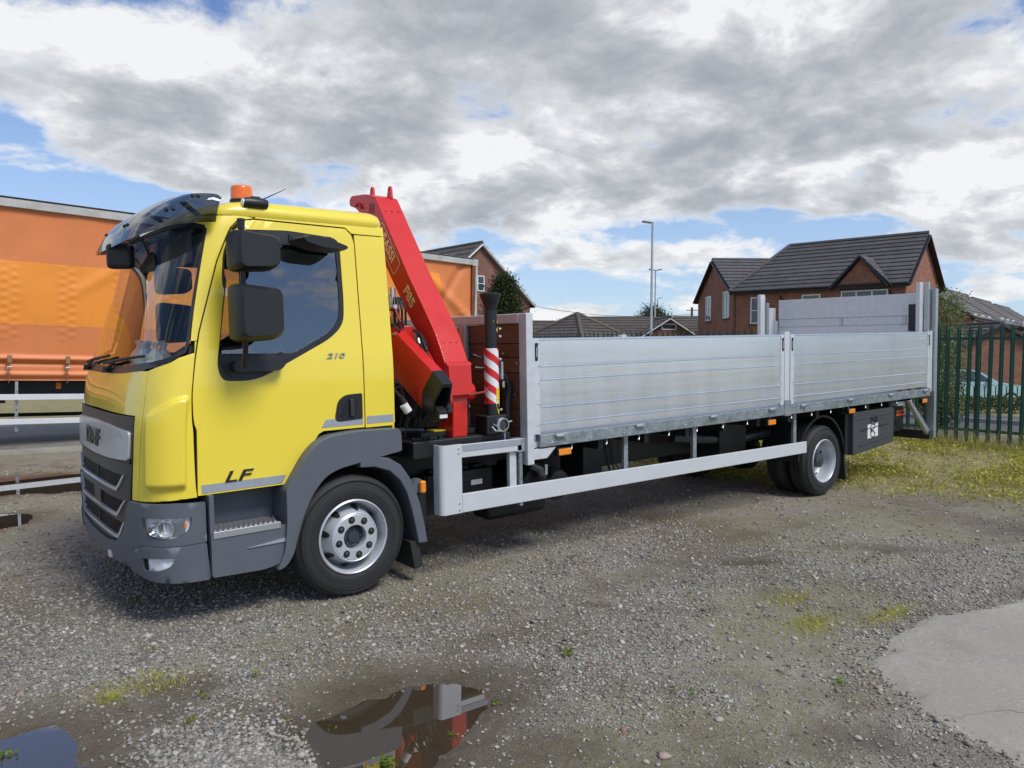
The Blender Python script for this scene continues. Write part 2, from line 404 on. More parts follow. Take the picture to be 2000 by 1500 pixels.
def dense(poly, d):
    out = []
    for i in range(len(poly)):
        a = poly[i]; b = poly[(i+1) % len(poly)]; L = math.hypot(b[0]-a[0], b[1]-a[1]); k = max(1, int(math.ceil(L/d)))
        for j in range(k): t = j/k; out.append((a[0]+(b[0]-a[0])*t, a[1]+(b[1]-a[1])*t))
    return out

# ================================================================== THE TRUCK
# truck frame: x along the chassis (front axle at 0), y across (near body side at 0), z up; the unladen chassis sits nose-down
RAKE = .0266835; RW = .425; WB = 6.195
truck = empty('crane_truck'); 
truck.rotation_euler = (0, -RAKE, 0); truck.location = (RW*math.sin(RAKE), 0, RW-RW*math.cos(RAKE))
tag(truck, 'yellow flatbed lorry with red loader crane behind its cab and aluminium dropsides', 'truck')
YC = 1.245; ND = 3.4; DD = .355
ZS = [.2, .5, .8, 1.3, 1.5, 1.65, 2.53, 2.62, 2.72]
XFv = [-1.33, -1.365, -1.37, -1.352, -1.325, -1.285, -1.01, -.945, -.85]
WWv = [1.055, 1.055, 1.055, 1.055, 1.055, 1.05, .958, .945, .91]
def xfz(z): return sum(float(np.interp(z+k, ZS, XFv)) for k in (-.05, -.025, 0, .025, .05))/5
def wz(z): return sum(float(np.interp(z+k, ZS, WWv)) for k in (-.05, -.025, 0, .025, .05))/5
def CM(q, z, off=0.0):                   # the cab's outer skin: q 0 = front centre, 1 = front corner of the near side, then metres along the side
    s = 1 if q >= 0 else -1; aq = abs(q); X = xfz(z); ww = wz(z)
    if aq <= 1:
        th = aq*PI/2; u = math.sin(th)**(2/ND); v = max(math.cos(th), 0)**(2/ND)
        n = Vector((-(v**(ND-1))/DD, -s*u**(ND-1)/ww)); n.normalize()
        return Vector((X+DD*(1-v)+n.x*off, YC-s*ww*u+n.y*off, z))
    return Vector((X+DD+aq-1, YC-s*(ww+off), z))
def qy(y, z):
    u = (YC-y)/wz(z); s = 1 if u >= 0 else -1
    return s*math.asin(min(1, abs(u))**(ND/2))/(PI/2)
def qx(x, z): return 1+x-(xfz(z)+DD)
def cpoly(pts, d=.035):                  # pts: ('y', y, z) on the front, ('x', x, z) on the side, ('q', q, z); returns a dense (q, z) outline
    out = []
    n = len(pts)
    def cv(p): return (qy(p[1], p[2]) if p[0] == 'y' else qx(p[1], p[2]) if p[0] == 'x' else p[1], p[2])
    for i in range(n):
        a, b = pts[i], pts[(i+1) % n]
        if a[0] == b[0]:
            L = math.hypot(b[1]-a[1], b[2]-a[2]); k = max(1, int(math.ceil(L/d)))
            for j in range(k): t = j/k; out.append(cv((a[0], a[1]+(b[1]-a[1])*t, a[2]+(b[2]-a[2])*t)))
        else:
            A, B = cv(a), cv(b); L = math.hypot(B[0]-A[0], B[1]-A[1]); k = max(1, int(math.ceil(L/d)))
            for j in range(k): t = j/k; out.append((A[0]+(B[0]-A[0])*t, A[1]+(B[1]-A[1])*t))
    return out
def rc(pts, r):                          # rounded corner list for same-kind points
    k = pts[0][0]; return [(k, a, b) for a, b in rpoly([(p[1], p[2]) for p in pts], r)]
def patch(mb, outer, holes=(), off=0.0, th=.012, g=.045, ex=None, mapf=CM):
    loops = [outer]+list(holes); V = []; E_ = []
    for lp in loops:
        o = len(V); V.extend(lp); E_.extend([(o+i, o+(i+1) % len(lp)) for i in range(len(lp))])
    xs = [p[0] for p in outer]; zs = [p[1] for p in outer]
    nb = len(V); bnd = np.array(V)
    x = min(xs)+g/2
    while x < max(xs):
        z = min(zs)+g/2
        while z < max(zs):
            if np.min((bnd[:, 0]-x)**2+(bnd[:, 1]-z)**2) > (g*.4)**2: 
                if inpoly(x, z, outer) and not any(inpoly(x, z, h) for h in holes): V.append((x, z))
            z += g
        x += g
    vv, ee, ff = delaunay_2d_cdt([Vector(p) for p in V], E_, [], 0, 1e-6)[:3]
    fs = []
    for f in ff:
        cx = sum(vv[i].x for i in f)/len(f); cz = sum(vv[i].y for i in f)/len(f)
        if inpoly(cx, cz, outer) and not any(inpoly(cx, cz, h) for h in holes): fs.append(tuple(f))
    e = ex or (lambda q, z: 0.0)
    top = [mapf(p.x, p.y, off+e(p.x, p.y)) for p in vv]
    mb.add(top, fs, True)
    if th:
        bot = [mapf(p.x, p.y, off+e(p.x, p.y)-th) for p in vv]
        mb.add(bot, [tuple(reversed(f)) for f in fs], True)
        for lp in loops:
            t = [mapf(p[0], p[1], off+e(*p)) for p in lp]; b = [mapf(p[0], p[1], off+e(*p)-th) for p in lp]; n = len(lp)
            mb.add(t+b, [(i, (i+1) % n, n+(i+1) % n, n+i) for i in range(n)])
    return mb
def mir(poly): return [(-q, z) for q, z in reversed(poly)]
def pbuild(mb, name, mat, parent, sharp=50):
    me = bpy.data.meshes.new(name); me.from_pydata(mb.v, [], mb.f); me.materials.append(MATS[mat])
    me.polygons.foreach_set('use_smooth', mb.sm); me.update()
    o = bpy.data.objects.new(name, me); COL.objects.link(o); o.parent = parent
    return o

# ---- cab side outlines (near side)
DR = .147                                 # rear edge of the door
door_out = cpoly([('q', 1.006, .842), ('x', -.46, .842), ('x', -.44, .852), ('x', -.20, 1.155), ('x', -.165, 1.172), ('x', DR, 1.172), ('x', DR, 2.47), ('x', DR-.015, 2.53), ('x', DR-.06, 2.572),
                  ('q', 1.06, 2.582), ('q', 1.01, 2.572), ('q', .978, 2.53), ('q', .945, 2.30), ('q', .945, 1.85), ('q', .978, 1.55), ('q', 1.0, 1.25)])
win_pts = [('x', -.862, 1.64), ('x', -.835, 1.545), ('x', -.62, 1.535), ('x', -.38, 1.655), ('x', -.08, 1.805), ('x', .022, 1.90), ('x', .036, 2.05), ('x', .036, 2.50), ('x', -.34, 2.528), ('x', -.675, 2.512), ('x', -.742, 2.37)]
win_out = cpoly(rc(win_pts, [.05, .08, .15, .1, .1, .1, .1, .07, .05, .07, .05]))
gl_pts = [('x', -.843, 1.715), ('x', -.36, 1.705), ('x', -.09, 1.845), ('x', -.008, 1.925), ('x', .006, 2.06), ('x', .006, 2.43), ('x', -.69, 2.435), ('x', -.733, 2.36)]
gl_out = cpoly(rc(gl_pts, [.02, .05, .08, .08, .08, .05, .04, .04]))
def build_door(s, far=False):
    P = (lambda p: mir(p)) if far else (lambda p: p)
    d = pbuild(patch(MB(), P(door_out), [P(win_out)], 0, .02), 'door', 'yellow_paint', truck)
    f = pbuild(patch(MB(), P(win_out), [P(gl_out)], -.004, .02), 'window_surround', 'black_plastic', d)
    g = pbuild(patch(MB(), P(gl_out), [], -.012, 0), 'window_glass', 'far_glass' if far else 'cab_glass', d)
    return d
door = build_door(1); door['label'] = 'near side cab door with its deep cut window'
far_door = build_door(-1, True)
def side(x, z, off=0.0): return CM(qx(x, z), z, off)
# raised lip of the window sill trim and the black mirror foot
m = MB(); patch(m, cpoly(rc([('x', -.845, 1.70), ('x', -.80, 1.565), ('x', -.62, 1.553), ('x', -.40, 1.672), ('x', -.365, 1.695)], [.02, .07, .12, .05, .02])), [], .006, .012)
pbuild(m, 'sill_trim', 'black_plastic', door)
m = MB(); patch(m, cpoly(rc([('x', -.78, 1.60), ('x', -.48, 1.60), ('x', -.43, 1.655), ('x', -.78, 1.67)], .03)), [], .075, .075); pbuild(m, 'mirror_foot', 'black_plastic', door)
m = MB(); patch(m, cpoly(rc([('x', -.845, 1.700), ('x', -.36, 1.692), ('x', -.36, 1.708), ('x', -.845, 1.716)], .004)), [], .004, .01); pbuild(m, 'glass_wiper_strip', 'seal_black', door)
m = MB(); patch(m, cpoly(rc([('x', -.33, 2.45), ('x', -.02, 2.445), ('x', -.02, 2.505), ('x', -.33, 2.512)], .02)), [], .012, .02); hm = pbuild(m, 'kerb_mirror_mount', 'black_plastic', door)
for xx in (-.30, -.06):
    p = side(xx, 2.478, .015); MB().lathe([(0, -.008), (.016, -.008), (.018, .004), (.0, .004)], p, 'y', 14).build('bolt_cap', 'grille_plastic', hm)
# handle: recess, bowl and grip
m = MB(); patch(m, cpoly(rc([('x', -.085, 1.225), ('x', .132, 1.235), ('x', .132, 1.415), ('x', .0, 1.41), ('x', -.055, 1.37)], [.05, .015, .015, .04, .04])), [], .006, .01)
hp = pbuild(m, 'handle', 'black_plastic', door)
m = MB(); patch(m, cpoly(rc([('x', -.045, 1.25), ('x', .095, 1.255), ('x', .095, 1.385), ('x', .01, 1.38)], .03)), [], .0085, .003); pbuild(m, 'handle_bowl', 'dark_gap', hp)
gp = side(.045, 1.32, .02)
MB().box(gp.x-.016, gp.x+.016, gp.y-.008, gp.y+.012, 1.258, 1.382).build('grip', 'grille_plastic', hp, .006)
# reflective strips, badges
def strip(pts, name='reflective_strip', mat='reflective_strip', par=door, off=.0025):
    return pbuild(patch(MB(), cpoly(pts), [], off, .002), name, mat, par)
strip([('x', -.18, 1.195), ('x', .135, 1.195), ('x', .135, 1.248), ('x', -.145, 1.248)])
strip([('x', -.985, .852), ('x', -.468, .852), ('x', -.44, .905), ('x', -.985, .905)])
p = side(-.77, .935, .004); place_text('model_badge', 'LF', .098, 'badge_dark', door, p, (1, 0, 0), (0, 0, 1), .004, .30, 1.75, .001)
p = side(-.06, 1.683, .005); place_text('power_badge', '210', .050, 'badge_bright', door, (p.x, p.y, p.z), (1, 0, .0), (0, 0, 1), .004, .25, 1.75, .0005)

# ---- fixed skin: pillars, header, rear quarter, roof, back wall
ws_bot = [(1.245, 1.60), (.75, 1.607), (.43, 1.628), (.285, 1.660), (.242, 1.678), (.214, 1.725), (.219, 1.79)]
ws_top = [(.318, 2.50), (.34, 2.532), (.42, 2.555), (1.245, 2.575)]
ws_half = ws_bot+ws_top
ws_near = [('y', y, z) for y, z in ws_half]; ws_far = [('y', 2*YC-y, z) for y, z in reversed(ws_half[1:-1])]
ws_out = cpoly(ws_near+ws_far)
shell = MB()
for sgn in (1, -1):
    P = (lambda p: p) if sgn > 0 else mir
    # A pillar with the quarter of the header
    patch(shell, P(cpoly([('y', .219, 1.80), ('y', .318, 2.50), ('y', .34, 2.532), ('y', .42, 2.555), ('y', .42, 2.60), ('q', .97, 2.605), ('q', 1.05, 2.592), ('q', .998, 2.578), ('q', .967, 2.53), ('q', .934, 2.30), ('q', .934, 1.85), ('q', .940, 1.80)])), [], 0, .03)
    # rear quarter
    patch(shell, P(cpoly([('x', DR+.009, 1.168), ('x', .375, 1.168), ('x', .392, 1.19), ('x', .392, 2.533), ('x', DR+.009, 2.533)])), [], 0, .03)
    patch(shell, P(cpoly([('q', 1.06, 2.592), ('x', DR-.055, 2.582), ('x', DR-.008, 2.542), ('x', .392, 2.540), ('x', .392, 2.605), ('q', 1.05, 2.605)])), [], 0, .03)
patch(shell, cpoly([('y', .42, 2.555), ('y', 1.245, 2.575), ('y', 2.07, 2.555), ('y', 2.07, 2.605), ('y', .42, 2.605)]), [], 0, .03)
rings = []                                 # roof rings: (z, half width, front x, rear x)
for (z, ww, xf_, xr) in ((2.600, .947, -.955, .392), (2.625, .957, -.935, .392), (2.648, .955, -.905, .39), (2.682, .935, -.84, .382), (2.705, .895, -.76, .36), (2.722, .82, -.64, .32), (2.738, .62, -.40, .22), (2.746, .3, -.1, .08)):
    loop = []
    for k in range(33):
        th = PI/2-PI*k/32; s = 1 if th >= 0 else -1
        u = abs(math.sin(th))**(2/ND); v = max(math.cos(th), 0)**(2/ND)
        loop.append((xf_+DD*.9*(1-v), YC-s*ww*u, z))
    nc = 5
    loop += [(xr-.06*(1-math.sin(t*PI/2/nc)), YC+ww-.06*(1-math.cos(t*PI/2/nc)), z) for t in range(0, nc+1)]
    loop += [(xr-.06*(1-math.cos(t*PI/2/nc)), YC-ww+.06*(1-math.sin(t*PI/2/nc)), z) for t in range(0, nc+1)]
    rings.append(loop)
n = len(rings[0])
shell.add([p for lp in rings for p in lp], [(i*n+k, i*n+(k+1) % n, (i+1)*n+(k+1) % n, (i+1)*n+k) for i in range(len(rings)-1) for k in range(n)], True)
shell.add(rings[-1], [tuple(range(n))], True)
bw = MB(); 
shell.prism(rpoly([(YC-1.05, 1.0), (YC+1.05, 1.0), (YC+1.05, 1.65), (YC+.945, 2.6), (YC-.945, 2.6), (YC-1.05, 1.65)], .05), 'x', .375, .389)
cab_shell = pbuild(shell, 'cab_shell', 'yellow_paint', truck)
strip([('x', .165, 1.195), ('x', .38, 1.195), ('x', .38, 1.248), ('x', .165, 1.248)], par=cab_shell)
# dark lining behind the panel gaps and the cabin interior
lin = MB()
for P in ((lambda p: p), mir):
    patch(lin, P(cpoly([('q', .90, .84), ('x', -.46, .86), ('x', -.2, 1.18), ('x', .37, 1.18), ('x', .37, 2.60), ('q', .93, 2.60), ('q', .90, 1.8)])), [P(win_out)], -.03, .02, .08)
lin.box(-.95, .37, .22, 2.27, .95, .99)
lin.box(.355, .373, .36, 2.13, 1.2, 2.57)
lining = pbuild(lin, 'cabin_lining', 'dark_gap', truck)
bx('dashboard', 'dash_grey', truck, -1.16, -.80, .30, 2.19, 1.10, 1.60, .05)
bx('headlining', 'cabin_trim', truck, -.7, .36, .34, 2.15, 2.56, 2.58)
for yy in (.45, 1.55):
    low_ = -.30 if yy > 1 else 0.0; st = MB().box(-.35, .15, yy, yy+.5, 1.25, 1.42).build('seat', 'cloth_dark', truck, .05)
    MB().prism(rpoly([(.02, 1.4), (.16, 1.4), (.30, 2.02+low_), (.18, 2.05+low_)], .03), 'y', yy+.01, yy+.49).build('seat_back', 'cloth_dark', st, .03)
    MB().prism(rpoly([(.20, 2.07+low_), (.30, 2.07+low_), (.33, 2.27+low_*1.3), (.25, 2.27+low_*1.3)], .03), 'y', yy+.12, yy+.38).build('headrest', 'cloth_dark', st, .03)
# coats on the back wall, seen dark through the near window
MB().tube([(.22, .55, 2.1), (.2, .6, 1.9), (.16, .7, 1.7), (.12, .75, 1.5)], [.05, .12, .16, .15], 10).build('hanging_jacket', 'cloth_dark', truck)
MB().lathe([(.215+.016*math.cos(a), .016*math.sin(a)) for a in [2*PI*k/8 for k in range(9)]], (0, 0, 0), 'z', 28).build('steering_wheel', 'black_plastic', truck)
sw = truck.children[-1]; sw.location = (-.66, 1.80, 1.66); sw.rotation_euler = (0, R(-38), 0)
MB().bar((-.215, 0, 0), (.215, 0, 0), .03, .04).build('spoke', 'black_plastic', sw)
MB().lathe([(0, .02), (.07, .02), (.08, -.02), (0, -.3)], (0, 0, 0), 'z', 16).build('hub', 'black_plastic', sw)
rb = random.Random(3)
bagv = MB()
for k in range(7): bagv.lathe([(.0, -.05), (.06, -.04), (.075, .0), (.05, .05), (.015, .09), (.03, .13), (0, .14)], (-.98+rb.uniform(-.1, .1), .95+k*.07+rb.uniform(-.03, .03), 1.65+rb.uniform(0, .03)), 'z', 7, False)
bagv.build('plastic_bag', 'bag_plastic', truck)
MB().bar((-1.02, .55, 1.605), (-.86, .85, 1.615), .22, .012).build('folder', 'blue_paper', truck)
bx('paper_sheet', 'skin_white_paper', truck, -1.03, -.9, 1.45, 1.75, 1.604, 1.612)
# ---- windscreen with black border, rubber seal
inner = []
cqx = 0
def shrink(poly, a):
    out = []; n = len(poly)
    for i in range(n):
        p0 = Vector(poly[i-1]); p1 = Vector(poly[(i+1) % n]); p = Vector(poly[i]); t = (p1-p0).normalized(); out.append((p.x-t.y*a, p.y+t.x*a))
    return out
_ar = sum(ws_out[i][0]*ws_out[(i+1) % len(ws_out)][1]-ws_out[(i+1) % len(ws_out)][0]*ws_out[i][1] for i in range(len(ws_out)))
sg = 1 if _ar > 0 else -1
ws_in = shrink(ws_out, .030*sg)
scr = pbuild(patch(MB(), ws_in, [], -.008, 0, .06), 'windscreen', 'windscreen_glass', truck)
pbuild(patch(MB(), ws_out, [ws_in], -.003, .018), 'windscreen_border', 'seal_black', scr)
# ---- front flap, corner panels
flap = MB()
patch(flap, cpoly([('y', .455, .822), ('y', .425, 1.345), ('y', 1.245, 1.352), ('y', 2.065, 1.345), ('y', 2.035, .822), ('y', 2.10, .822), ('y', 2.118, 1.13), ('y', 2.14, 1.36), ('y', 2.135, 1.54), ('y', 2.105, 1.615),
                   ('y', 2.06, 1.618), ('y', 1.74, 1.597), ('y', 1.245, 1.590), ('y', .75, 1.597), ('y', .43, 1.618), ('y', .385, 1.615), ('y', .355, 1.54), ('y', .35, 1.36), ('y', .372, 1.13), ('y', .39, .822)]), [], 0, .02)
pbuild(flap, 'front_flap', 'yellow_paint', truck)
def sstep(x, a, b): t = max(0., min(1., (x-a)/(b-a))); return t*t*(3-2*t)
def bulge(q, z):
    q = abs(q); top = 1.355+.085*sstep(q, .62, .95)
    return .036*sstep(q, .610, .636)*(1-sstep(q, .950, .972))*sstep(z, .88, .935)*(1-sstep(z, top+.0, top+.022))
corner_near = cpoly([('y', .382, .822), ('y', .364, 1.13), ('y', .342, 1.36), ('y', .347, 1.54), ('y', .377, 1.615), ('y', .285, 1.648), ('y', .242, 1.667), ('y', .205, 1.725), ('y', .214, 1.795), ('q', .940, 1.795), ('q', .972, 1.55), ('q', .994, 1.25), ('q', 1.0, .834)])
for P in ((lambda p: p), mir):
    pbuild(patch(MB(), P(corner_near), [], 0, .02, .0105, bulge), 'corner_panel', 'yellow_paint', truck)
# ---- grille
gr_out = cpoly([('y', .432, 1.338), ('y', .445, 1.07), ('y', .475, .81), ('y', .56, .625), ('y', .70, .535), ('y', .95, .505), ('y', 1.245, .50), ('y', 1.54, .505), ('y', 1.79, .535), ('y', 1.93, .625), ('y', 2.015, .81), ('y', 2.045, 1.07), ('y', 2.058, 1.338)])
vents = []
for (za, zb, ya, yb) in ((.962, .872, .56, .68), (.803, .705, .545, .69), (.660, .560, .575, .70)):
    vents.append(cpoly(rc([('y', ya, za), ('y', yb-.05, zb+.035), ('y', yb, zb), ('y', 2*YC-yb, zb), ('y', 2*YC-yb+.05, zb+.035), ('y', 2*YC-ya, za)], [.005, .03, .03, .03, .03, .005])))
gp_ = pbuild(patch(MB(), gr_out, vents, .006, .02), 'grille', 'grille_plastic', truck)
pbuild(patch(MB(), cpoly([('y', .46, 1.30), ('y', .58, .62), ('y', .75, .52), ('y', 1.74, .52), ('y', 1.91, .62), ('y', 2.03, 1.30)]), [], -.04, .01, .08), 'grille_backing', 'dark_gap', gp_)
for vi, (za, zb, ya, yb) in enumerate(((.962, .872, .56, .68), (.803, .705, .545, .69), (.660, .560, .575, .70))):
    tr = cpoly([('y', ya-.022, za+.006), ('y', yb-.075, zb+.03), ('y', yb-.01, zb-.018), ('y', 2*YC-yb+.01, zb-.018), ('y', 2*YC-yb+.075, zb+.03), ('y', 2*YC-ya+.022, za+.006), ('y', 2*YC-ya, za+.004), ('y', 2*YC-yb+.05, zb+.035), ('y', 2*YC-yb, zb+.002), ('y', yb, zb+.002), ('y', yb-.05, zb+.035), ('y', ya, za+.004)])
    pbuild(patch(MB(), tr, [], .016, .02), 'vent_trim', 'silver_paint', gp_)
    for k in range(6):
        z = zb+.012+(za-zb-.02)*k/5.5; sh = (yb-ya)*(1-(z-zb)/(za-zb))
        pbuild(patch(MB(), cpoly([('y', ya+sh, z), ('y', 2*YC-ya-sh, z), ('y', 2*YC-ya-sh, z+.005), ('y', ya+sh, z+.005)]), [], -.006, .014, .3), 'slat', 'black_plastic', gp_)
    for yy in ((1.0, 1.49) if vi == 1 else (1.245,)):
        hw_ = .10 if vi == 1 else .012
        if vi == 1: continue
        pbuild(patch(MB(), cpoly([('y', yy-hw_, zb), ('y', yy+hw_, zb), ('y', yy+hw_, za), ('y', yy-hw_, za)]), [], .0, .02, .3), 'vent_bar', 'black_plastic', gp_)
pbuild(patch(MB(), cpoly([('y', 1.14, .700), ('y', 1.35, .700), ('y', 1.35, .808), ('y', 1.14, .808)]), [], .004, .02, .3), 'vent_block', 'grille_plastic', gp_)
pbuild(patch(MB(), cpoly([('y', .445, 1.075), ('y', .46, 1.045), ('y', 1.245, 1.030), ('y', 2.03, 1.045), ('y', 2.045, 1.075), ('y', 1.245, 1.058)]), [], .018, .03), 'plate_shadow_lip', 'black_plastic', gp_)
pl = pbuild(patch(MB(), cpoly(rc([('y', .468, 1.068), ('y', .85, 1.052), ('y', 1.245, 1.045), ('y', 1.64, 1.052), ('y', 2.022, 1.068), ('y', 2.036, 1.245), ('y', 1.64, 1.268), ('y', 1.245, 1.275), ('y', .85, 1.268), ('y', .454, 1.245)], [.02, 0, 0, 0, .02, .03, 0, 0, 0, .03])), [], .022, .03), 'name_plate', 'silver_paint', gp_)
pbuild(patch(MB(), cpoly([('y', .50, 1.205), ('y', .62, 1.235), ('y', .62, 1.225), ('y', .56, 1.208)]), [], .024, .004, .3), 'plate_crease', 'reflective_strip', pl)
vs, fs = text_mesh('DAF', .155, .004, 0, 1.5, .006)
mt = MB(); cyy, czz = YC+.02, 1.152
mt.add([CM(qy(cyy-a, czz+b), czz+b, .026+d) for a, b, d in vs], fs); mt.build('name_letters', 'badge_dark', pl)
# ---- bumper and lamps
lamp_pts = [('q', .562, .727), ('q', .984, .729), ('q', .982, .675), ('q', .962, .622), ('q', .884, .599), ('q', .774, .592), ('q', .644, .608), ('q', .568, .650)]
lamp_near = cpoly(rc(lamp_pts, [.02, .02, .03, .04, .03, .03, .04, .03]))
bump_out = cpoly([('x', -.972, .800), ('q', .9, .812), ('y', .458, .815), ('y', .475, .80), ('y', .56, .615), ('y', .70, .525), ('y', .95, .495), ('y', 1.245, .49), ('y', 1.54, .495), ('y', 1.79, .525), ('y', 1.93, .615), ('y', 2.015, .80), ('y', 2.032, .815), ('q', -.9, .812), ('q', -1.04, .800),
                  ('q', -1.04, .552), ('q', -.56, .556), ('q', -.43, .52), ('q', -.38, .40), ('y', 1.245, .37), ('q', .38, .40), ('q', .43, .52), ('q', .56, .556), ('x', -.972, .552)])
bumper = pbuild(patch(MB(), bump_out, [lamp_near, mir(lamp_near)], .022, .03, .04), 'bumper', 'grey_plastic', truck)
fog_near = cpoly(rc([('q', .562, .482), ('q', .87, .484), ('q', .82, .428), ('q', .692, .402), ('q', .556, .405)], [.01, .02, .04, .03, .01]))
low = cpoly(rc([('q', .425, .515), ('q', .555, .552), ('q', 1.035, .548), ('q', 1.035, .315), ('q', .654, .335), ('q', .418, .372), ('q', .385, .40)], [.03, .03, .01, .03, .05, .03, .01]))
for P in ((lambda p: p), mir):
    pbuild(patch(MB(), P(low), [P(fog_near)], .034, .06, .04), 'bumper_corner', 'grey_plastic', bumper)
    # lamp: bowl, lens, reflector, indicator
    hl = pbuild(patch(MB(), P(lamp_near), [], -.006, .006, .03), 'headlamp', 'lamp_lens_back', truck)
    pbuild(patch(MB(), P(lamp_near), [], .020, 0, .04), 'lens', 'clear_lens', hl)
    for (q0, rad, mat_) in ((.705, .046, 'chrome'), (.80, .05, 'silver_paint')):
        c = CM(q0 if P([(1, 0)])[0][0] > 0 else -q0, .663, .006); nrm = (CM(q0 if P([(1, 0)])[0][0] > 0 else -q0, .663, .1)-c).normalized()
        mm = MB(); 
        e = nrm.cross(Vector((0, 0, 1))).normalized(); g_ = Vector((0, 0, 1))
        prof = [(rad, .022), (rad*.94, .022), (rad*.75, .0), (rad*.4, -.012), (0, -.016)]
        vs2 = []
        for rr, hh in prof:
            for k in range(24): vs2.append(c+(e*math.cos(2*PI*k/24)+g_*math.sin(2*PI*k/24))*rr+nrm*hh)
        mm.add(vs2, [(i*24+k, i*24+(k+1) % 24, (i+1)*24+(k+1) % 24, (i+1)*24+k) for i in range(len(prof)-1) for k in range(24)], True)
        mm.build('reflector', mat_, hl)
    rib = MB(); sg_ = 1 if P([(1, 0)])[0][0] > 0 else -1
    for k in range(9):
        z = .615+k*.0125
        patch(rib, P(cpoly([('q', .855, z), ('q', .955, z), ('q', .955, z+.005), ('q', .855, z+.005)])), [], .004, .006, .3)
    pbuild(rib, 'indicator_ribs', 'chrome', hl)
    pbuild(patch(MB(), P(cpoly(rc([('q', .945, .655), ('q', .960, .655), ('q', .960, .685), ('q', .945, .685)], .008))), [], .006, .01, .2), 'indicator_bulb', 'amber', hl)
    pbuild(patch(MB(), P(cpoly([('q', .775, .605), ('q', .79, .605), ('q', .79, .722), ('q', .775, .722)])), [], .012, .02, .2), 'lamp_divider', 'lamp_lens_back', hl)
    fg = pbuild(patch(MB(), P(fog_near), [], .014, .01, .05), 'fog_lamp', 'lamp_lens_back', bumper)
    pbuild(patch(MB(), P(cpoly([('q', .562, .482), ('q', .592, .482), ('q', .588, .405), ('q', .558, .405)])), [], .022, .012, .2), 'fog_lamp_wall', 'dark_gap', bumper)
c = CM(.10, .40, .03); bx('tow_cover', 'label_white', bumper, c.x-.004, c.x+.03, c.y-.03, c.y+.03, .385, .425)
bx('bumper_filler', 'dark_gap', truck, -1.27, -.965, .32, 2.17, .36, .80)

# ---- step well, wheel arch, mudguard (both sides; the far side mirrored about the chassis centre line)
def far_copy(o):                          # mirrored twin for the far side
    me = o.data.copy()
    for v in me.vertices: v.co.y = 2*YC-v.co.y
    me.flip_normals()
    c = bpy.data.objects.new(o.name.split('.')[0], me); COL.objects.link(c); c.parent = o.parent
    for md in o.modifiers:
        if md.type == 'BEVEL':
            b = c.modifiers.new('bevel', 'BEVEL'); b.width = md.width; b.segments = md.segments; b.limit_method = 'ANGLE'; b.angle_limit = R(40)
    return c
stp = MB()
stp.prism(rpoly([(-.958, .33), (-.62, .318), (-.50, .345), (-.44, .40), (-.415, .50), (-.40, .585), (-.958, .60)], [.02, .05, .06, .06, .04, .01, .01]), 'y', .125, .60)
stp.prism([(-.958, .60), (-.40, .585), (-.40, .84), (-.958, .84)], 'y', .36, .60)
stp.prism([(-.958, .60), (-.93, .60), (-.93, .84), (-.958, .84)], 'y', .14, .36)
step_panel = stp.build('step_panel', 'grey_plastic', truck, .012, 3)
MB().prism([(-.74, .478), (-.52, .50), (-.425, .505), (-.425, .48), (-.52, .478)], 'y', .117, .13).build('step_ridge', 'reflective_strip', step_panel)
tr = MB().box(-.945, -.515, .13, .345, .602, .612).box(-.945, -.515, .119, .131, .572, .614)
tread = tr.build('step_tread', 'tread_alu', step_panel, .002)
for k in range(13):
    x = -.925+k*.032
    MB().bar((x, .15, .615), (x+.05, .325, .615), .012, .008).build('tread_bar', 'tread_alu', tread)
arch_poly = rpoly([(-.56, .29), (-.50, .40), (-.478, .60), (-.478, .81), (-.45, .852), (-.33, 1.035), (-.25, 1.11), (-.16, 1.145), (.05, 1.162), (.37, 1.152), (.395, 1.12), (.398, .985), (.05, .935), (-.10, .912), (-.20, .87), (-.29, .77), (-.36, .635), (-.405, .50), (-.44, .38), (-.49, .315)],
                  [.03, .05, .05, .02, .03, .06, .06, .06, .05, .02, .02, .02, .1, .08, .06, .06, .06, .05, .04, .03])
arch = MB().prism(arch_poly, 'y', .10, .62).build('wheel_arch', 'grey_plastic', truck, .018, 3)
mg_poly = [(.06, .955), (.20, .966), (.29, .944), (.385, .885), (.46, .78), (.51, .67), (.540, .58), (.575, .42), (.598, .28), (.520, .285), (.495, .42), (.462, .56), (.425, .68), (.375, .77), (.29, .85), (.17, .893), (.06, .90)]
mud = MB().prism(mg_poly, 'y', .10, .50).build('mudguard', 'grey_plastic', truck, .01, 2)
flap_ = MB().prism([(.46, .30), (.53, .30), (.57, .10), (.50, .09)], 'y', .13, .46).build('mud_flap', 'rubber', truck)
for o in (step_panel, arch, mud, flap_): far_copy(o)
lm = MB().lathe([(.0, -.03), (.05, -.03), (.055, .0), (.052, .04), (0, .05)], (.535, .135, .71), 'y', 20).build('side_marker', 'grey_plastic', truck)
MB().box(.528, .576, .066, .105, .658, .752).build('lens', 'amber', lm, .016, 3)
bx('marker_bracket', 'chassis_black', truck, .56, .63, .16, .19, .40, .66, .004)

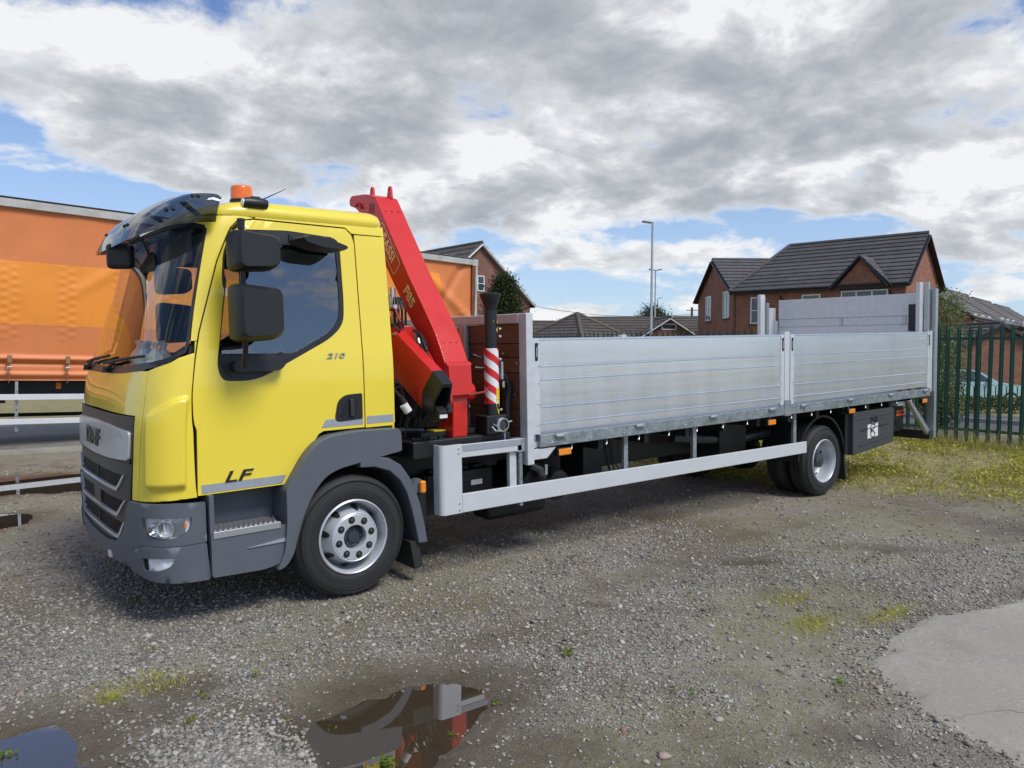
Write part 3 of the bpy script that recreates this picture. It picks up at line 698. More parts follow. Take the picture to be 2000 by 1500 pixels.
# ---- wheels
def wheel(x, yface, zc, sgn, rear=False):
    """yface: outer sidewall plane, sgn -1 faces the viewer"""
    def y(d): return yface-sgn*d if False else yface+(d if sgn < 0 else -d)
    root = empty('wheel', (0, 0, 0), 0, truck)
    prof = [(.262, .012), (.275, .004), (.30, .000), (.345, .002), (.375, .008), (.398, .020), (.412, .034), (.420, .046), (.424, .058)]
    wv = .245
    tread = []
    for g in (.095, .122, .150):
        tread += [(.425, g-.006), (.414, g-.005), (.414, g+.005), (.425, g+.006)]
    full = [(r, d) for r, d in prof]+tread+[(r, wv-d) for r, d in reversed(prof)]
    t = MB(); 
    t.lathe([(r, y(d)) for r, d in full], (x, 0, zc), 'y', 72)
    # sidewall rings
    for rr in (.300, .318, .366, .384, .392):
        t.lathe([(rr-.002, y(.004 if rr < .36 else .006)), (rr, y(-.0022 if rr < .36 else .004)), (rr+.002, y(.004 if rr < .36 else .010))], (x, 0, zc), 'y', 64)
    tyre = t.build('tyre', 'rubber', root, sharp=30)
    if rear:
        t2 = MB(); o2 = .30
        t2.lathe([(r, y(d+o2)) for r, d in full], (x, 0, zc), 'y', 60); t2.build('inner_tyre', 'rubber', root, sharp=30)
    rim = MB()
    rim.lathe([(.250, y(.03)), (.262, y(.012)), (.262, y(.002)), (.254, y(-.004)), (.247, y(.002)), (.243, y(.014)), (.236, y(.024)), (.232, y(.045)), (.222, y(.085)), (.218, y(.14))], (x, 0, zc), 'y', 64)
    if not rear:
        rim.lathe([(.222, y(.115)), (.20, y(.075)), (.186, y(.030)), (.178, y(.004)), (.172, y(-.012)), (.166, y(-.016)), (.160, y(-.012)), (.155, y(-.016)), (.088, y(-.016)), (.084, y(-.010)), (.083, y(.06)), (.0, y(.06))], (x, 0, zc), 'y', 64)
    else:
        rim.lathe([(.218, y(.10)), (.205, y(.145)), (.185, y(.160)), (.15, y(.165)), (.10, y(.165)), (.095, y(.12)), (.0, y(.12))], (x, 0, zc), 'y', 64)
    rm = rim.build('rim', 'rim_silver', root, sharp=28)
    nh = 8
    for k in range(nh):
        a = 2*PI*(k+.25)/nh; 
        if not rear:
            c = (x+.126*math.cos(a), 0, zc+.126*math.sin(a))
            MB().lathe([(.0235, y(-.0165)), (.0245, y(-.019)), (.022, y(-.019)), (.020, y(-.0175)), (0, y(-.0175))], c, 'y', 20).build('nut_recess', 'dark_gap', rm)
            MB().lathe([(.015, y(-.0165)), (.015, y(-.022)), (.010, y(-.027)), (0, y(-.028))], c, 'y', 6, False).build('wheel_nut', 'steel_dark', rm)
            a2 = 2*PI*(k+.75)/nh; vs = []
            for q in range(16):
                b = 2*PI*q/16; rr = .204+.020*math.cos(b); aa = a2+.115*math.sin(b)
                dd = .0755+(rr-.20)*1.55 if rr > .2 else .0755+(rr-.2)*3.2
                vs.append((x+rr*math.cos(aa), y(dd-.016), zc+rr*math.sin(aa)))
            MB().add(vs, [tuple(range(16))]).build('hand_hole', 'dark_gap', rm)
        else:
            a2 = 2*PI*(k+.5)/nh; vs = []
            for q in range(16):
                b = 2*PI*q/16; rr = .193+.014*math.cos(b); aa = a2+.12*math.sin(b); vs.append((x+rr*math.cos(aa), y(.146), zc+rr*math.sin(aa)))
            MB().add(vs, [tuple(range(16))]).build('hand_hole', 'dark_gap', rm)
            c = (x+.126*math.cos(a), 0, zc+.126*math.sin(a))
            MB().lathe([(.016, y(.165)), (.016, y(.14)), (.0, y(.135))], c, 'y', 6, False).build('wheel_nut', 'steel_dark', rm)
    if not rear:
        hb = MB().lathe([(.083, y(.055)), (.078, y(.035)), (.066, y(.03)), (.045, y(.024)), (.040, y(.008)), (.0, y(.006))], (x, 0, zc), 'y', 32).build('hub', 'hub_grey', root)
        for k in range(8):
            a = 2*PI*k/8; MB().lathe([(.0085, y(.032)), (.0085, y(.018)), (0, y(.015))], (x+.058*math.cos(a), 0, zc+.058*math.sin(a)), 'y', 6, False).build('hub_bolt', 'hub_grey', hb)
    else:
        MB().lathe([(.095, y(.13)), (.085, y(.06)), (.06, y(.045)), (0, y(.04))], (x, 0, zc), 'y', 28).build('hub', 'hub_grey', root)
    return root
RZ = .425-6.193*math.tan(RAKE); RX = 6.193
wheel(0, .105, RW, -1); wheel(0, 2*YC-.105, RW, 1)
wheel(RX, .09, RZ, -1, True); wheel(RX, 2*YC-.09, RZ, 1, True)
ax = MB().tube([(0, .3, .42), (0, 2.19, .42)], .06, 12).box(-.1, .1, .7, 1.8, .33, .5)
ax.build('front_axle', 'chassis_black', truck)
ax = MB().tube([(RX, .3, RZ), (RX, 2.19, RZ)], .08, 12).lathe([(0, -.22), (.2, -.16), (.24, 0), (.2, .16), (0, .22)], (RX, YC, RZ), 'y', 20).tube([(RX, YC, RZ), (3.2, YC, .55), (.6, YC, .6)], .055, 10)
ax.build('rear_axle', 'chassis_black', truck)
# inner arch liner keeps the wheel well dark
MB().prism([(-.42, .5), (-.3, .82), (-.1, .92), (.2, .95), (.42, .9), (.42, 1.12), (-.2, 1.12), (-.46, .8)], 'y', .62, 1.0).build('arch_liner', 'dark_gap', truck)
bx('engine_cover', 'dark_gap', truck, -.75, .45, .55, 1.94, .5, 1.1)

# ---- smoked sun visor over the windscreen
def visor_pt(u, t):          # u -1..1 around the curve (1 = near end), t 0 lower lip .. 1 top edge
    th = abs(u)*PI/2; sg = 1 if u >= 0 else -1; e = abs(u)
    cu, cv_ = math.sin(th)**(2/3), max(math.cos(th), 0)**(2/3)
    p0 = Vector((-1.24+.42*(1-cv_), YC-sg*1.0*cu, 2.445+.095*e**1.4)); p1 = Vector((-1.0+.25*(1-cv_), YC-sg*.98*cu, 2.738-.02*e))
    p = p0.lerp(p1, t); b = math.sin(t*PI)*.035
    n = Vector((p0.x-(-.4), p0.y-YC, 0)).normalized(); return p+n*b*.6+Vector((0, 0, b))
vs = []; NU, NV = 48, 12
for j in range(NV+1):
    for i in range(NU+1):
        u = -1+2*i/NU; t = j/NV
        if abs(u) > .93: t = t*(1-.28*((abs(u)-.93)/.07)**2)
        vs.append(visor_pt(u, t))
fs = [(j*(NU+1)+i, j*(NU+1)+i+1, (j+1)*(NU+1)+i+1, (j+1)*(NU+1)+i) for j in range(NV) for i in range(NU)]
visor = raw('sun_visor', vs, fs, 'visor_acrylic', truck, True)
for (u, t) in ((.78, .80), (.71, .82), (.63, .38), (.55, .40), (.10, .35), (.06, .36), (-.2, .4), (-.5, .4), (-.62, .4)):
    p = visor_pt(u, t); MB().lathe([(0, -.010), (.011, -.010), (.012, .008), (0, .010)], (0, 0, 0), 'z', 12).build('bolt', 'seal_black', visor)
    bo = visor.children[-1]; bo.location = p; nn = Vector((p.x+.4, p.y-YC, .5)).normalized(); bo.rotation_euler = nn.to_track_quat('Z', 'Y').to_euler()
for u in (.66, -.66, .2, -.2):
    p = visor_pt(u, .6); MB().bar(p+Vector((.004, 0, -.01)), (p.x+.12, p.y+(YC-p.y)*.08, 2.60), .04, .012).build('visor_bracket', 'black_plastic', visor)
# front mirror hung under the visor on the far corner
fmr = MB().obox((-1.165, 1.22, 2.398), Vector((.80, -.60, 0)).normalized(), Vector((.60, .80, 0)).normalized(), Vector((0, 0, 1)), .088, .045, .088).build('front_mirror', 'mirror_housing', truck, .03, 3)
MB().tube([(-1.14, 1.26, 2.44), (-1.08, 1.34, 2.50), (-1.0, 1.40, 2.57)], .012, 8).build('arm', 'black_plastic', fmr)
# sun blinds, rear-view mirror behind the glass
bx('sun_blind', 'cabin_trim', truck, -.92, -.90, .45, 1.15, 2.30, 2.52, .01)
bx('sun_blind', 'cabin_trim', truck, -.92, -.90, 1.32, 2.05, 2.32, 2.52, .01)
# ---- wipers and the cowl
cw = pbuild(patch(MB(), cpoly([('y', .29, 1.652), ('y', .43, 1.622), ('y', .75, 1.60), ('y', 1.245, 1.593), ('y', 1.74, 1.60), ('y', 2.06, 1.622), ('y', 2.2, 1.655), ('y', 2.06, 1.668), ('y', 1.74, 1.645), ('y', 1.245, 1.638), ('y', .75, 1.645), ('y', .43, 1.665)]), [], -.0015, .02), 'cowl', 'grille_plastic', truck)
for (y0, y1) in ((1.95, 1.1), (1.2, .42)):
    pts = [CM(qy(y0+(y1-y0)*k/8, 1.66+.05*k/8), 1.655+.055*k/8, .022) for k in range(9)]
    wp = MB().tube(pts, .010, 6).build('wiper', 'seal_black', truck)
    q0 = CM(qy(y0-.12, 1.62), 1.615, .02)
    MB().tube([q0, pts[3]+(pts[3]-q0)*.02, pts[5]], .012, 6).build('wiper_arm', 'seal_black', wp)
    MB().lathe([(0, .02), (.022, .02), (.028, -.02), (0, -.02)], q0, 'z', 12).build('pivot', 'seal_black', wp)
# ---- near side mirrors: two housings on one arm, and the kerb mirror above the window
def housing(name, x0, x1, z0, z1, y0, y1, par, r=.05):
    b = MB(); n = 9
    prof = rpoly([(x0, z0+.02), (x0+.04, z0), (x1-.05, z0+.012), (x1, z0+.05), (x1, z1-.03), (x0, z1)], r, 5)
    cx = (x0+x1)/2; cz = (z0+z1)/2; rows = []
    for k, (t, s) in enumerate(((0, .80), (.12, .90), (.3, .965), (.55, 1.0), (.85, 1.0), (1.0, .975))):
        rows.append([(cx+(px-cx)*s, y0+(y1-y0)*t, cz+(pz-cz)*s) for px, pz in prof])
    m_ = len(prof); b.add([p for rw in rows for p in rw], [(i*m_+k, i*m_+(k+1) % m_, (i+1)*m_+(k+1) % m_, (i+1)*m_+k) for i in range(len(rows)-1) for k in range(m_)], True)
    b.add(rows[0], [tuple(range(m_))], True); b.add(rows[-1], [tuple(reversed(range(m_)))])
    o = b.build(name, 'mirror_housing', par, sharp=48)
    return o
mr = housing('wide_angle_mirror', -.825, -.535, 2.212, 2.468, -.13, .07, truck)
mr2 = housing('main_mirror', -.825, -.530, 1.785, 2.148, -.14, .07, truck)
MB().tube([(-.755, .02, 1.64), (-.76, -.03, 1.72), (-.76, -.03, 2.50), (-.73, .10, 2.525), (-.70, .27, 2.52)], .017, 10).build('mirror_arm', 'black_plastic', truck)
MB().lathe([(0, -.03), (.022, -.03), (.024, .03), (0, .035)], (-.76, -.03, 2.50), 'z', 12).build('arm_cap', 'black_plastic', mr)
fm = far_copy(mr); fm2 = far_copy(mr2); fm.location.x = fm2.location.x = .20
km = MB(); prof = rpoly([(-.365, 2.455), (-.30, 2.475), (-.16, 2.455), (-.03, 2.415), (-.02, 2.40), (-.05, 2.385), (-.22, 2.395), (-.345, 2.43)], .02, 3)
rows = []
for (yy, s) in ((.24, .97), (.12, 1.0), (.04, .98), (.0, .9)): rows.append([(-.19+(a-(-.19))*s, yy, 2.42+(b-2.42)*s) for a, b in prof])
m_ = len(prof); km.add([p for rw in rows for p in rw], [(i*m_+k, i*m_+(k+1) % m_, (i+1)*m_+(k+1) % m_, (i+1)*m_+k) for i in range(3) for k in range(m_)], True)
km.add(rows[0], [tuple(range(m_))]); km.add(rows[-1], [tuple(reversed(range(m_)))])
kmo = km.build('kerb_mirror', 'mirror_housing', truck, sharp=45)
MB().box(-.26, -.10, .20, .275, 2.44, 2.475).build('bracket', 'black_plastic', kmo, .006)
# dark oval sheet just behind the side glass, below the kerb mirror
m = MB(); patch(m, cpoly(rc([('x', -.50, 2.395), ('x', -.19, 2.40), ('x', -.07, 2.37), ('x', -.11, 2.29), ('x', -.22, 2.245), ('x', -.38, 2.255), ('x', -.50, 2.31)], .05)), [], -.03, .01); pbuild(m, 'dark_oval', 'seal_black', truck)
# ---- roof beacon, work lamp, aerial
bc = MB().lathe([(.076, 2.70), (.078, 2.735), (.072, 2.74)], (-.56, .50, 0), 'z', 32).build('beacon', 'black_plastic', truck)
MB().lathe([(.072, 2.735), (.070, 2.815), (.066, 2.825), (.050, 2.832), (0, 2.834)], (-.56, .50, 0), 'z', 32).build('beacon_dome', 'beacon_orange', bc, sharp=50)
wl = MB().lathe([(0, -.085), (.028, -.08), (.036, -.05), (.036, .05), (.028, .08), (0, .085)], (-.545, .30, 2.69), 'x', 18).build('work_lamp', 'black_plastic', truck)
MB().lathe([(0, -.088), (.026, -.084), (.030, -.060), (.034, -.058)], (-.545, .30, 2.69), 'x', 18).build('lens', 'lamp_lens_back', wl)
MB().tube([(-.50, .34, 2.70), (-.50, .38, 2.735), (-.45, .42, 2.73), (-.40, .43, 2.70)], .008, 6).build('cable', 'seal_black', wl)
bx('foot', 'black_plastic', wl, -.57, -.51, .29, .36, 2.70, 2.735, .006)
MB().tube([(-.46, .45, 2.735), (-.22, .56, 2.86)], [.005, .002], 6).build('aerial', 'seal_black', truck)

# ================================================================== chassis, guard, body
for yy in (.83, 1.60):
    MB().box(-.6, 8.75, yy, yy+.075, .46, .72).build('chassis_rail', 'chassis_black', truck)
    MB().box(1.55, 8.8, yy-.02, yy+.08, .725, .885).build('subframe_rail', 'chassis_black', truck)
for k in range(12):
    MB().box(1.75+k*.6, 1.81+k*.6, .06, 2.43, .80, .885).build('crossbearer', 'chassis_black', truck)
bx('bed_floor', 'plain_alu', truck, 1.56, 8.82, .03, 2.46, .893, .94)
# equipment hung on the near chassis rail
bat = bx('battery_box', 'black_plastic', truck, .70, 1.36, .30, .80, .42, .74, .015)
for k in range(4): bx('battery_cap', 'chassis_black', bat, .78+k*.14, .87+k*.14, .34, .46, .74, .765, .005)
bx('warning_label', 'label_yellow', bat, .90, .99, .294, .2985, .60, .68)
bx('battery_label', 'label_white', bat, 1.14, 1.25, .294, .2985, .61, .65)
bx('battery_lid', 'chassis_black', bat, .72, 1.34, .285, .2995, .70, .735, .004)
tk = MB().lathe([(0, -.26), (.14, -.25), (.16, -.2), (.16, .2), (.14, .25), (0, .26)], (1.72, .42, .56), 'y', 24).build('air_tank', 'chassis_black', truck)
MB().lathe([(0, -.26), (.12, -.25), (.14, -.2), (.14, .2), (0, .26)], (1.98, .42, .52), 'y', 24).build('air_tank', 'chassis_black', truck)
bx('fuel_tank', 'chassis_black', truck, 1.5, 2.18, .55, .83, .20, .68, .06)
MB().tube([(1.62, .12, .74), (1.70, .10, .70), (1.74, .12, .62)], .035, 10).build('filler_neck', 'steel_dark', truck)
bx('filler_clip', 'steel_bright', truck, 1.755, 1.785, .09, .13, .64, .73, .006)
cb = bx('control_box', 'black_plastic', truck, 2.38, 2.62, .28, .60, .42, .84, .012)
bx('control_box', 'black_plastic', truck, 4.7, 5.2, .50, .82, .46, .78, .012)
for (x, r_) in ((2.66, .012), (2.72, .008)): MB().tube([(x, .3, .86), (x+.03, .28, .62), (x+.10, .3, .48)], r_, 6).build('cable', 'hose_black', truck)
MB().tube([(2.85, .35, .80), (2.83, .33, .60), (2.92, .33, .50), (2.90, .36, .42)], .008, 6).build('cable', 'steel_dark', truck)
MB().tube([(4.0, .6, .70), (5.0, .55, .58), (5.9, .6, .60)], .05, 10).build('exhaust_pipe', 'steel_dark', truck)
# side guard: round nosed front frame, long lower rail
sg_ = MB(); prof = []
for k in range(9):
    a = PI/2*k/8; prof.append((.675+.085*(1-math.sin(a)), .022+.085*(1-math.cos(a))))
prof = [(.675, .125), (.675, .062)]+[(.675+.04*(1-math.cos(a)), .062-.04*math.sin(a)) for a in [PI/2*k/6 for k in range(1, 7)]]+[(.862, .022), (.862, .034), (.72, .034), (.69, .062), (.69, .125)]
sgd = sg_.prism(prof, 'z', .475, .998).build('side_guard', 'guard_white', truck, sharp=35)
def railbar(name, x0, x1, z00, z01, z10, z11, y0, y1, mat, par, bev=.006):
    return MB().prism([(x0, z00), (x1, z10), (x1, z11), (x0, z01)], 'y', y0, y1).build(name, mat, par, bev)
railbar('lower_rail', .862, 5.675, .474, .618, .422, .553, .018, .045, 'guard_white', sgd)
railbar('upper_rail', .862, 1.452, .892, .992, .885, .985, .020, .047, 'guard_white', sgd)
railbar('reflective_strip', .872, 1.44, .940, .988, .934, .982, .0165, .0195, 'reflective_strip', sgd, 0)
bx('upright', 'plain_alu', sgd, 1.345, 1.415, .05, .09, .48, .90, .004)
bx('upright', 'galvanised', sgd, 1.43, 1.462, .03, .07, .44, .96, .003)
for xx in (2.67, 3.66, 5.46):
    bx('upright', 'galvanised', sgd, xx, xx+.055, .055, .09, .44, .885, .003)
for zz in (.50, .55, .93, .965):
    MB().lathe([(.008, -.004), (.006, -.009), (0, -.010)], (.835, .024, zz), 'y', 8).build('bolt', 'steel_bright', sgd)
bx('cap', 'black_plastic', sgd, .692, .86, .036, .12, .990, .997)

# ---- bed: raves, posts, dropsides made of aluminium planks
for (nm, ya, yb) in (('side_rave', -.012, .055), ('side_rave', 2*YC-.055, 2*YC+.012)):
    rv = MB().box(1.62, 8.82, ya, yb, .895, .998).build(nm, 'galvanised', truck, .006)
    if ya < 0:
        for k, x in enumerate((1.82, 2.79, 3.87, 4.90, 5.52, 6.57, 7.61, 8.61)):
            lt = MB().lathe([(0, -.045), (.014, -.043), (.017, -.02), (.017, .03), (0, .045)], (x, -.024, .978), 'x', 10).build('latch', 'zinc', rv)
            bx('latch_block', 'steel_bright', lt, x+.03, x+.075, -.042, -.012, .962, .992, .004)
        for k in range(17):
            x = 1.75+k*.425; MB().lathe([(.010, -.012), (.008, -.019), (0, -.020)], (x, 0, .925), 'y', 8).build('rivet', 'steel_bright', rv)
            if k % 2 == 0: MB().lathe([(.009, -.012), (.007, -.018), (0, -.019)], (x+.11, 0, .958), 'y', 8).build('rivet', 'steel_bright', rv)
        for k in range(17):
            x = 2.0+k*.42
            MB().tube([(x, .03, .90), (x-.004, .02, .865), (x-.018, .012, .845), (x-.035, .012, .85)], .006, 6).build('rope_hook', 'zinc', rv)
PLZ = [(1.030, 1.098), (1.102, 1.233), (1.237, 1.455), (1.459, 1.563), (1.567, 1.780)]
def dropside(x0, x1, y0, y1, near):
    r_ = empty('dropside', (0, 0, 0), 0, truck)
    so = -1 if near else 1
    yo, yi = (y0, y1) if near else (y1, y0)
    for i, (a, b) in enumerate(PLZ):
        prof = [(yo, a-.002), (yo, b-.016), (yo+so*.005, b-.012), (yo+so*.005, b-.008), (yo-so*.002, b+.001), (yi, b+.001), (yi, a-.002)]
        MB().prism(prof, 'x', x0+.075, x1-.075).build('plank', 'aluminium', r_)
    for (xa, xb) in ((x0, x0+.073), (x1-.073, x1)):
        ec = MB().box(xa, xb, min(yo+so*.005, yi), max(yo+so*.005, yi), 1.005, 1.782).build('end_cap', 'plain_alu', r_, .003)
        if near:
            sx = xa+.036 if xa == x0 else xb-.030
            MB().prism(rpoly([(sx-.014, 1.60), (sx+.014, 1.60), (sx+.014, 1.745), (sx-.014, 1.745)], .013), 'y', yo-.0095, yo-.0055).build('latch_slot', 'dark_gap', ec)
            bx('latch_lever', 'zinc', ec, sx-.006, sx+.006, yo-.012, yo-.009, 1.63, 1.71)
            for zz in (1.08, 1.25, 1.42, 1.56, 1.74):
                xr = xb-.012 if xa == x0 else xa+.012
                MB().lathe([(.008, -.005), (.006, -.010), (0, -.011)], (xr, yo, zz), 'y', 8).build('rivet', 'steel_bright', ec)
    return r_
d1 = dropside(1.555, 5.165, 0.0, .028, True); d1['label'] = 'long front dropside'
d2 = dropside(5.285, 8.795, 0.0, .028, True); d2['label'] = 'rear dropside behind the middle post'
dropside(1.555, 5.165, 2*YC-.028, 2*YC, False); dropside(5.285, 8.795, 2*YC-.028, 2*YC, False)
for (ya, yb) in ((-.004, .07), (2*YC-.07, 2*YC+.004)):
    ps = MB().box(5.175, 5.275, ya, yb, .90, 1.81).build('middle_post', 'plain_alu', truck, .006)
    if ya < 0: bx('post_shoe', 'galvanised', ps, 5.165, 5.285, -.018, -.006, .885, 1.06, .003)
    else: 
        pass
# ---- headboard
hb = MB().box(1.485, 1.555, -.01, .085, .765, 1.985).build('corner_post', 'plain_alu', truck, .006)
MB().prism([(1.557, .885), (1.80, .885), (1.70, .80), (1.557, .80)], 'y', .0, .03).build('gusset', 'plain_alu', hb, .004)
hb2 = MB().box(1.485, 1.555, 2*YC-.085, 2*YC+.01, .765, 1.985).build('corner_post', 'plain_alu', truck, .006)
head = MB().box(1.48, 1.56, .087, 2*YC-.087, 1.905, 1.983).build('headboard', 'plain_alu', truck, .006)
for yy in (.79, 1.62): bx('stiffener', 'zinc', head, 1.455, 1.50, yy, yy+.10, .90, 1.903, .004)
for yy in (.90, 1.73): bx('stiffener_flange', 'zinc', head, 1.44, 1.50, yy+.004, yy+.012, .90, 1.903)
bx('gap_blackout', 'dark_gap', head, 1.541, 1.553, .088, 2*YC-.088, .88, 1.90)  # dark sheet added so no light shows through the board gaps
zz = .88
for i, z1 in enumerate((1.045, 1.205, 1.335, 1.50, 1.625, 1.74, 1.902)):
    bx('board', 'timber', head, 1.503+.002*(i % 2), 1.54, .088, 2*YC-.088, zz+.003, z1-.002, .004); zz = z1
for (yy, z_) in ((.30, 1.66), (.12, 1.58), (.16, 1.33)): MB().lathe([(.014, 1.50), (.012, 1.488), (0, 1.486)], (0, yy, z_), 'x', 8).build('bolt', 'steel_bright', head)
# ---- tail lift: raised platform, side columns, under-run bar
tg = MB().box(8.865, 8.92, .10, 2.395, 1.00, 1.62).build('tail_lift', 'plain_alu', truck, .004)
for (a, b, dx_) in ((1.624, 1.895, .0), (1.899, 2.02, .006), (2.024, 2.335, .0)):
    bx('platform_panel', 'plain_alu', tg, 8.862+dx_, 8.918, .105, 2.39, a, b, .003)
for yy in (.36, 1.30): bx('panel_joint', 'zinc', tg, 8.858, 8.863, yy, yy+.05, 1.905, 2.015)
bx('flag_plate', 'black_plastic', tg, 8.80, 8.815, .16, .30, 1.80, 2.18, .004)
MB().tube([(8.81, .17, 1.80), (8.81, .17, 1.70)], .006, 6).build('cable', 'seal_black', tg)
rp = MB().box(8.80, 8.87, -.006, .09, .95, 1.80).build('rear_post', 'plain_alu', truck, .006)
bx('rear_column', 'plain_alu', rp, 8.685, 8.79, .095, .15, 1.6, 2.475, .004)
bx('rear_column', 'zinc', rp, 8.80, 8.855, .03, .088, 1.802, 2.478, .004)
bx('lift_column', 'zinc', rp, 8.89, 8.96, -.035, .07, .30, 2.385, .006)
bx('lift_column_plate', 'plain_alu', rp, 8.99, 9.01, .02, .10, .62, 2.30, .003)
MB().tube([(9.02, .06, 1.05), (9.04, .05, .90), (9.02, .06, .80)], .018, 8).build('chain', 'steel_dark', rp)
fp = MB().box(8.80, 8.87, 2*YC-.09, 2*YC+.006, .95, 2.0).build('rear_post', 'plain_alu', truck, .006)
bx('rear_column', 'plain_alu', fp, 8.40, 8.52, 2*YC-.07, 2*YC-.01, 1.6, 2.42, .004); bx('rear_column', 'zinc', fp, 8.58, 8.64, 2*YC-.07, 2*YC-.01, 1.6, 2.29, .004); bx('side_wing', 'plain_alu', fp, 8.66, 8.86, 2*YC-.05, 2*YC-.03, 1.6, 2.21, .003)
MB().prism([(8.18, .865), (8.26, .865), (8.93, .345), (8.93, .28), (8.88, .28)], 'y', .0, .05).build('brace', 'zinc', truck, .004)
MB().prism([(8.18, .865), (8.26, .865), (8.93, .345), (8.93, .28), (8.88, .28)], 'y', 2*YC-.05, 2*YC).build('brace', 'zinc', truck, .004)
bx('under_run_bar', 'steel_dark', truck, 8.80, 8.885, -.02, 2*YC+.02, .28, .405, .008)
pu = bx('lift_power_pack', 'black_plastic', truck, 8.05, 8.55, .22, .85, .42, .84, .03)
MB().prism([(8.04, .77), (8.34, .745), (8.36, .70), (8.30, .60), (8.04, .60)], 'y', .14, .30).build('power_pack_cover', 'chassis_black', pu, .01)
bx('maker_strip', 'text_orange', pu, 8.12, 8.35, .132, .138, .655, .725)
place_text('maker_lettering', 'DHOLLANDIA', .046, 'chassis_black', pu, (8.235, .1305, .69), (1, 0, 0), (0, 0, 1), .001, 0, .82)
bx('hanger', 'plain_alu', truck, 8.0, 8.22, .06, .20, .80, .855, .004)
# ---- toolbox behind the rear wheel
tbx = MB().prism(rpoly([(6.80, .262), (7.87, .335), (7.87, .800), (6.80, .800)], .025), 'y', .05, .52).build('toolbox', 'toolbox_grey', truck, .012, 3)
bx('toolbox_side', 'chassis_black', tbx, 6.70, 6.80, .10, .5, .28, .80, .01)
MB().prism([(6.86, .715), (7.82, .735), (7.82, .722), (6.86, .700)], 'y', .043, .056).build('lid_ridge', 'toolbox_grey', tbx, .003)
MB().prism([(6.98, .565), (7.70, .600), (7.70, .588), (6.98, .552)], 'y', .043, .056).build('lid_ridge', 'chassis_black', tbx, .003)
MB().prism([(6.95, .378), (7.75, .440), (7.75, .425), (6.95, .360)], 'y', .040, .056).build('lid_ridge', 'toolbox_grey', tbx, .003)
MB().prism([(7.235, .615), (7.41, .622), (7.41, .735), (7.235, .728)], 'y', .046, .0495).build('lock_recess', 'dark_gap', tbx)
MB().prism([(7.245, .618), (7.40, .622), (7.245, .66)], 'y', .042, .047).build('lock_ramp', 'grey_plastic', tbx)
MB().lathe([(.02, .046), (.018, .038), (0, .037)], (7.29, 0, .695), 'y', 12).build('lock', 'steel_dark', tbx)
lg = MB().prism([(7.15, .440), (7.42, .460), (7.42, .632), (7.15, .618)], 'y', .044, .0495).build('logo_plate', 'label_white', tbx)
m = MB()
for (cz, a0, a1) in ((.575, .15, 1.25), (.50, .75, 1.85)):
    m.tube([(7.285+.062*math.cos(PI*(a0+(a1-a0)*k/12)), .042, cz+.045*math.sin(PI*(a0+(a1-a0)*k/12))) for k in range(13)], .0055, 6)
m.tube([(7.225, .042, .575), (7.223, .042, .50)], .0055, 6); m.bar((7.25, .042, .565), (7.25, .042, .515), .012, .004, (0, 1, 0)); m.bar((7.26, .042, .535), (7.345, .042, .585), .012, .004, (0, 1, 0)); m.bar((7.27, .042, .545), (7.345, .042, .492), .012, .004, (0, 1, 0))
m.build('logo_mark', 'text_black', lg)
# ---- rear mudguard: black arc, flap and stay
for (ya, yb) in ((.12, .62), (2*YC-.62, 2*YC-.12)):
    prof = [(RX+.53*math.cos(a), RZ+.02+.53*math.sin(a)) for a in [R(178-176*k/20) for k in range(21)]]+[(RX+.505*math.cos(a), RZ+.02+.505*math.sin(a)) for a in [R(2+176*k/20) for k in range(21)]]
    rm_ = MB().prism(prof, 'y', ya, yb, True).build('rear_mudguard', 'black_plastic', truck, sharp=40)
    MB().prism([(RX+.50, RZ+.03), (RX+.54, RZ+.03), (RX+.60, RZ-.30), (RX+.56, RZ-.30)], 'y', ya, yb-.05).build('mud_flap', 'rubber', rm_)
# ---- amber side lamps under the rave
for x in (1.89, 4.93, 6.65, 8.65):
    lp = bx('side_lamp', 'chassis_black', truck, x-.075, x+.075, .0, .04, .80, .868, .004)
    bx('lens', 'amber', lp, x-.07, x+.07, -.014, -.0005, .808, .862, .008)

# ================================================================== loader crane, folded across behind the cab
AD = Vector((0, .594, .804)); AN = Vector((0, -.804, .594))       # up the main arm; out of its upper face
CX0, CX1 = .80, 1.02
crane = MB()                                # base frame and column
crane.prism(rpoly([(.13, 1.02), (.36, 1.02), (.36, 1.36), (.25, 1.44), (.14, 1.42), (.12, 1.30)], .03), 'x', .86, 1.0)
loader = crane.build('loader_crane', 'crane_red', truck, .012, 3); loader['label'] = 'red loader crane folded behind the cab'
MB().box(.50, 1.42, .12, 2.35, .90, 1.035).build('crane_base', 'chassis_black', loader, .015)
MB().box(.62, 1.20, .75, 1.70, 1.03, 1.45).build('slew_housing', 'chassis_black', loader, .03)
MB().lathe([(.0, 1.03), (.19, 1.03), (.17, 1.3), (.15, 1.9), (.0, 1.92)], (1.05, 1.25, 0), 'z', 24).build('column', 'crane_red', loader)
def apt(y, z, x): return Vector((x, y, z))
arm_poly = [(1.141, 2.998), (.619, 2.29), (.386, 2.001), (.254, 1.832), (.125, 1.60), (.10, 1.50), (.10, 1.36), (.30, 1.36), (.34, 1.52), (.37, 1.78), (.549, 1.869), (.691, 2.036), (.916, 2.311), (1.33, 2.83), (1.50, 2.955), (1.601, 2.980), (1.615, 3.03), (1.576, 3.068), (1.30, 3.045)]
arm = MB().prism(rpoly(arm_poly, [.02, .0, .0, .05, .05, .05, .05, .05, .05, .05, .05, 0, 0, .1, .05, .03, .03, .03, .05], 3), 'x', CX0, CX1).build('main_arm', 'crane_red', loader, .008, 3)
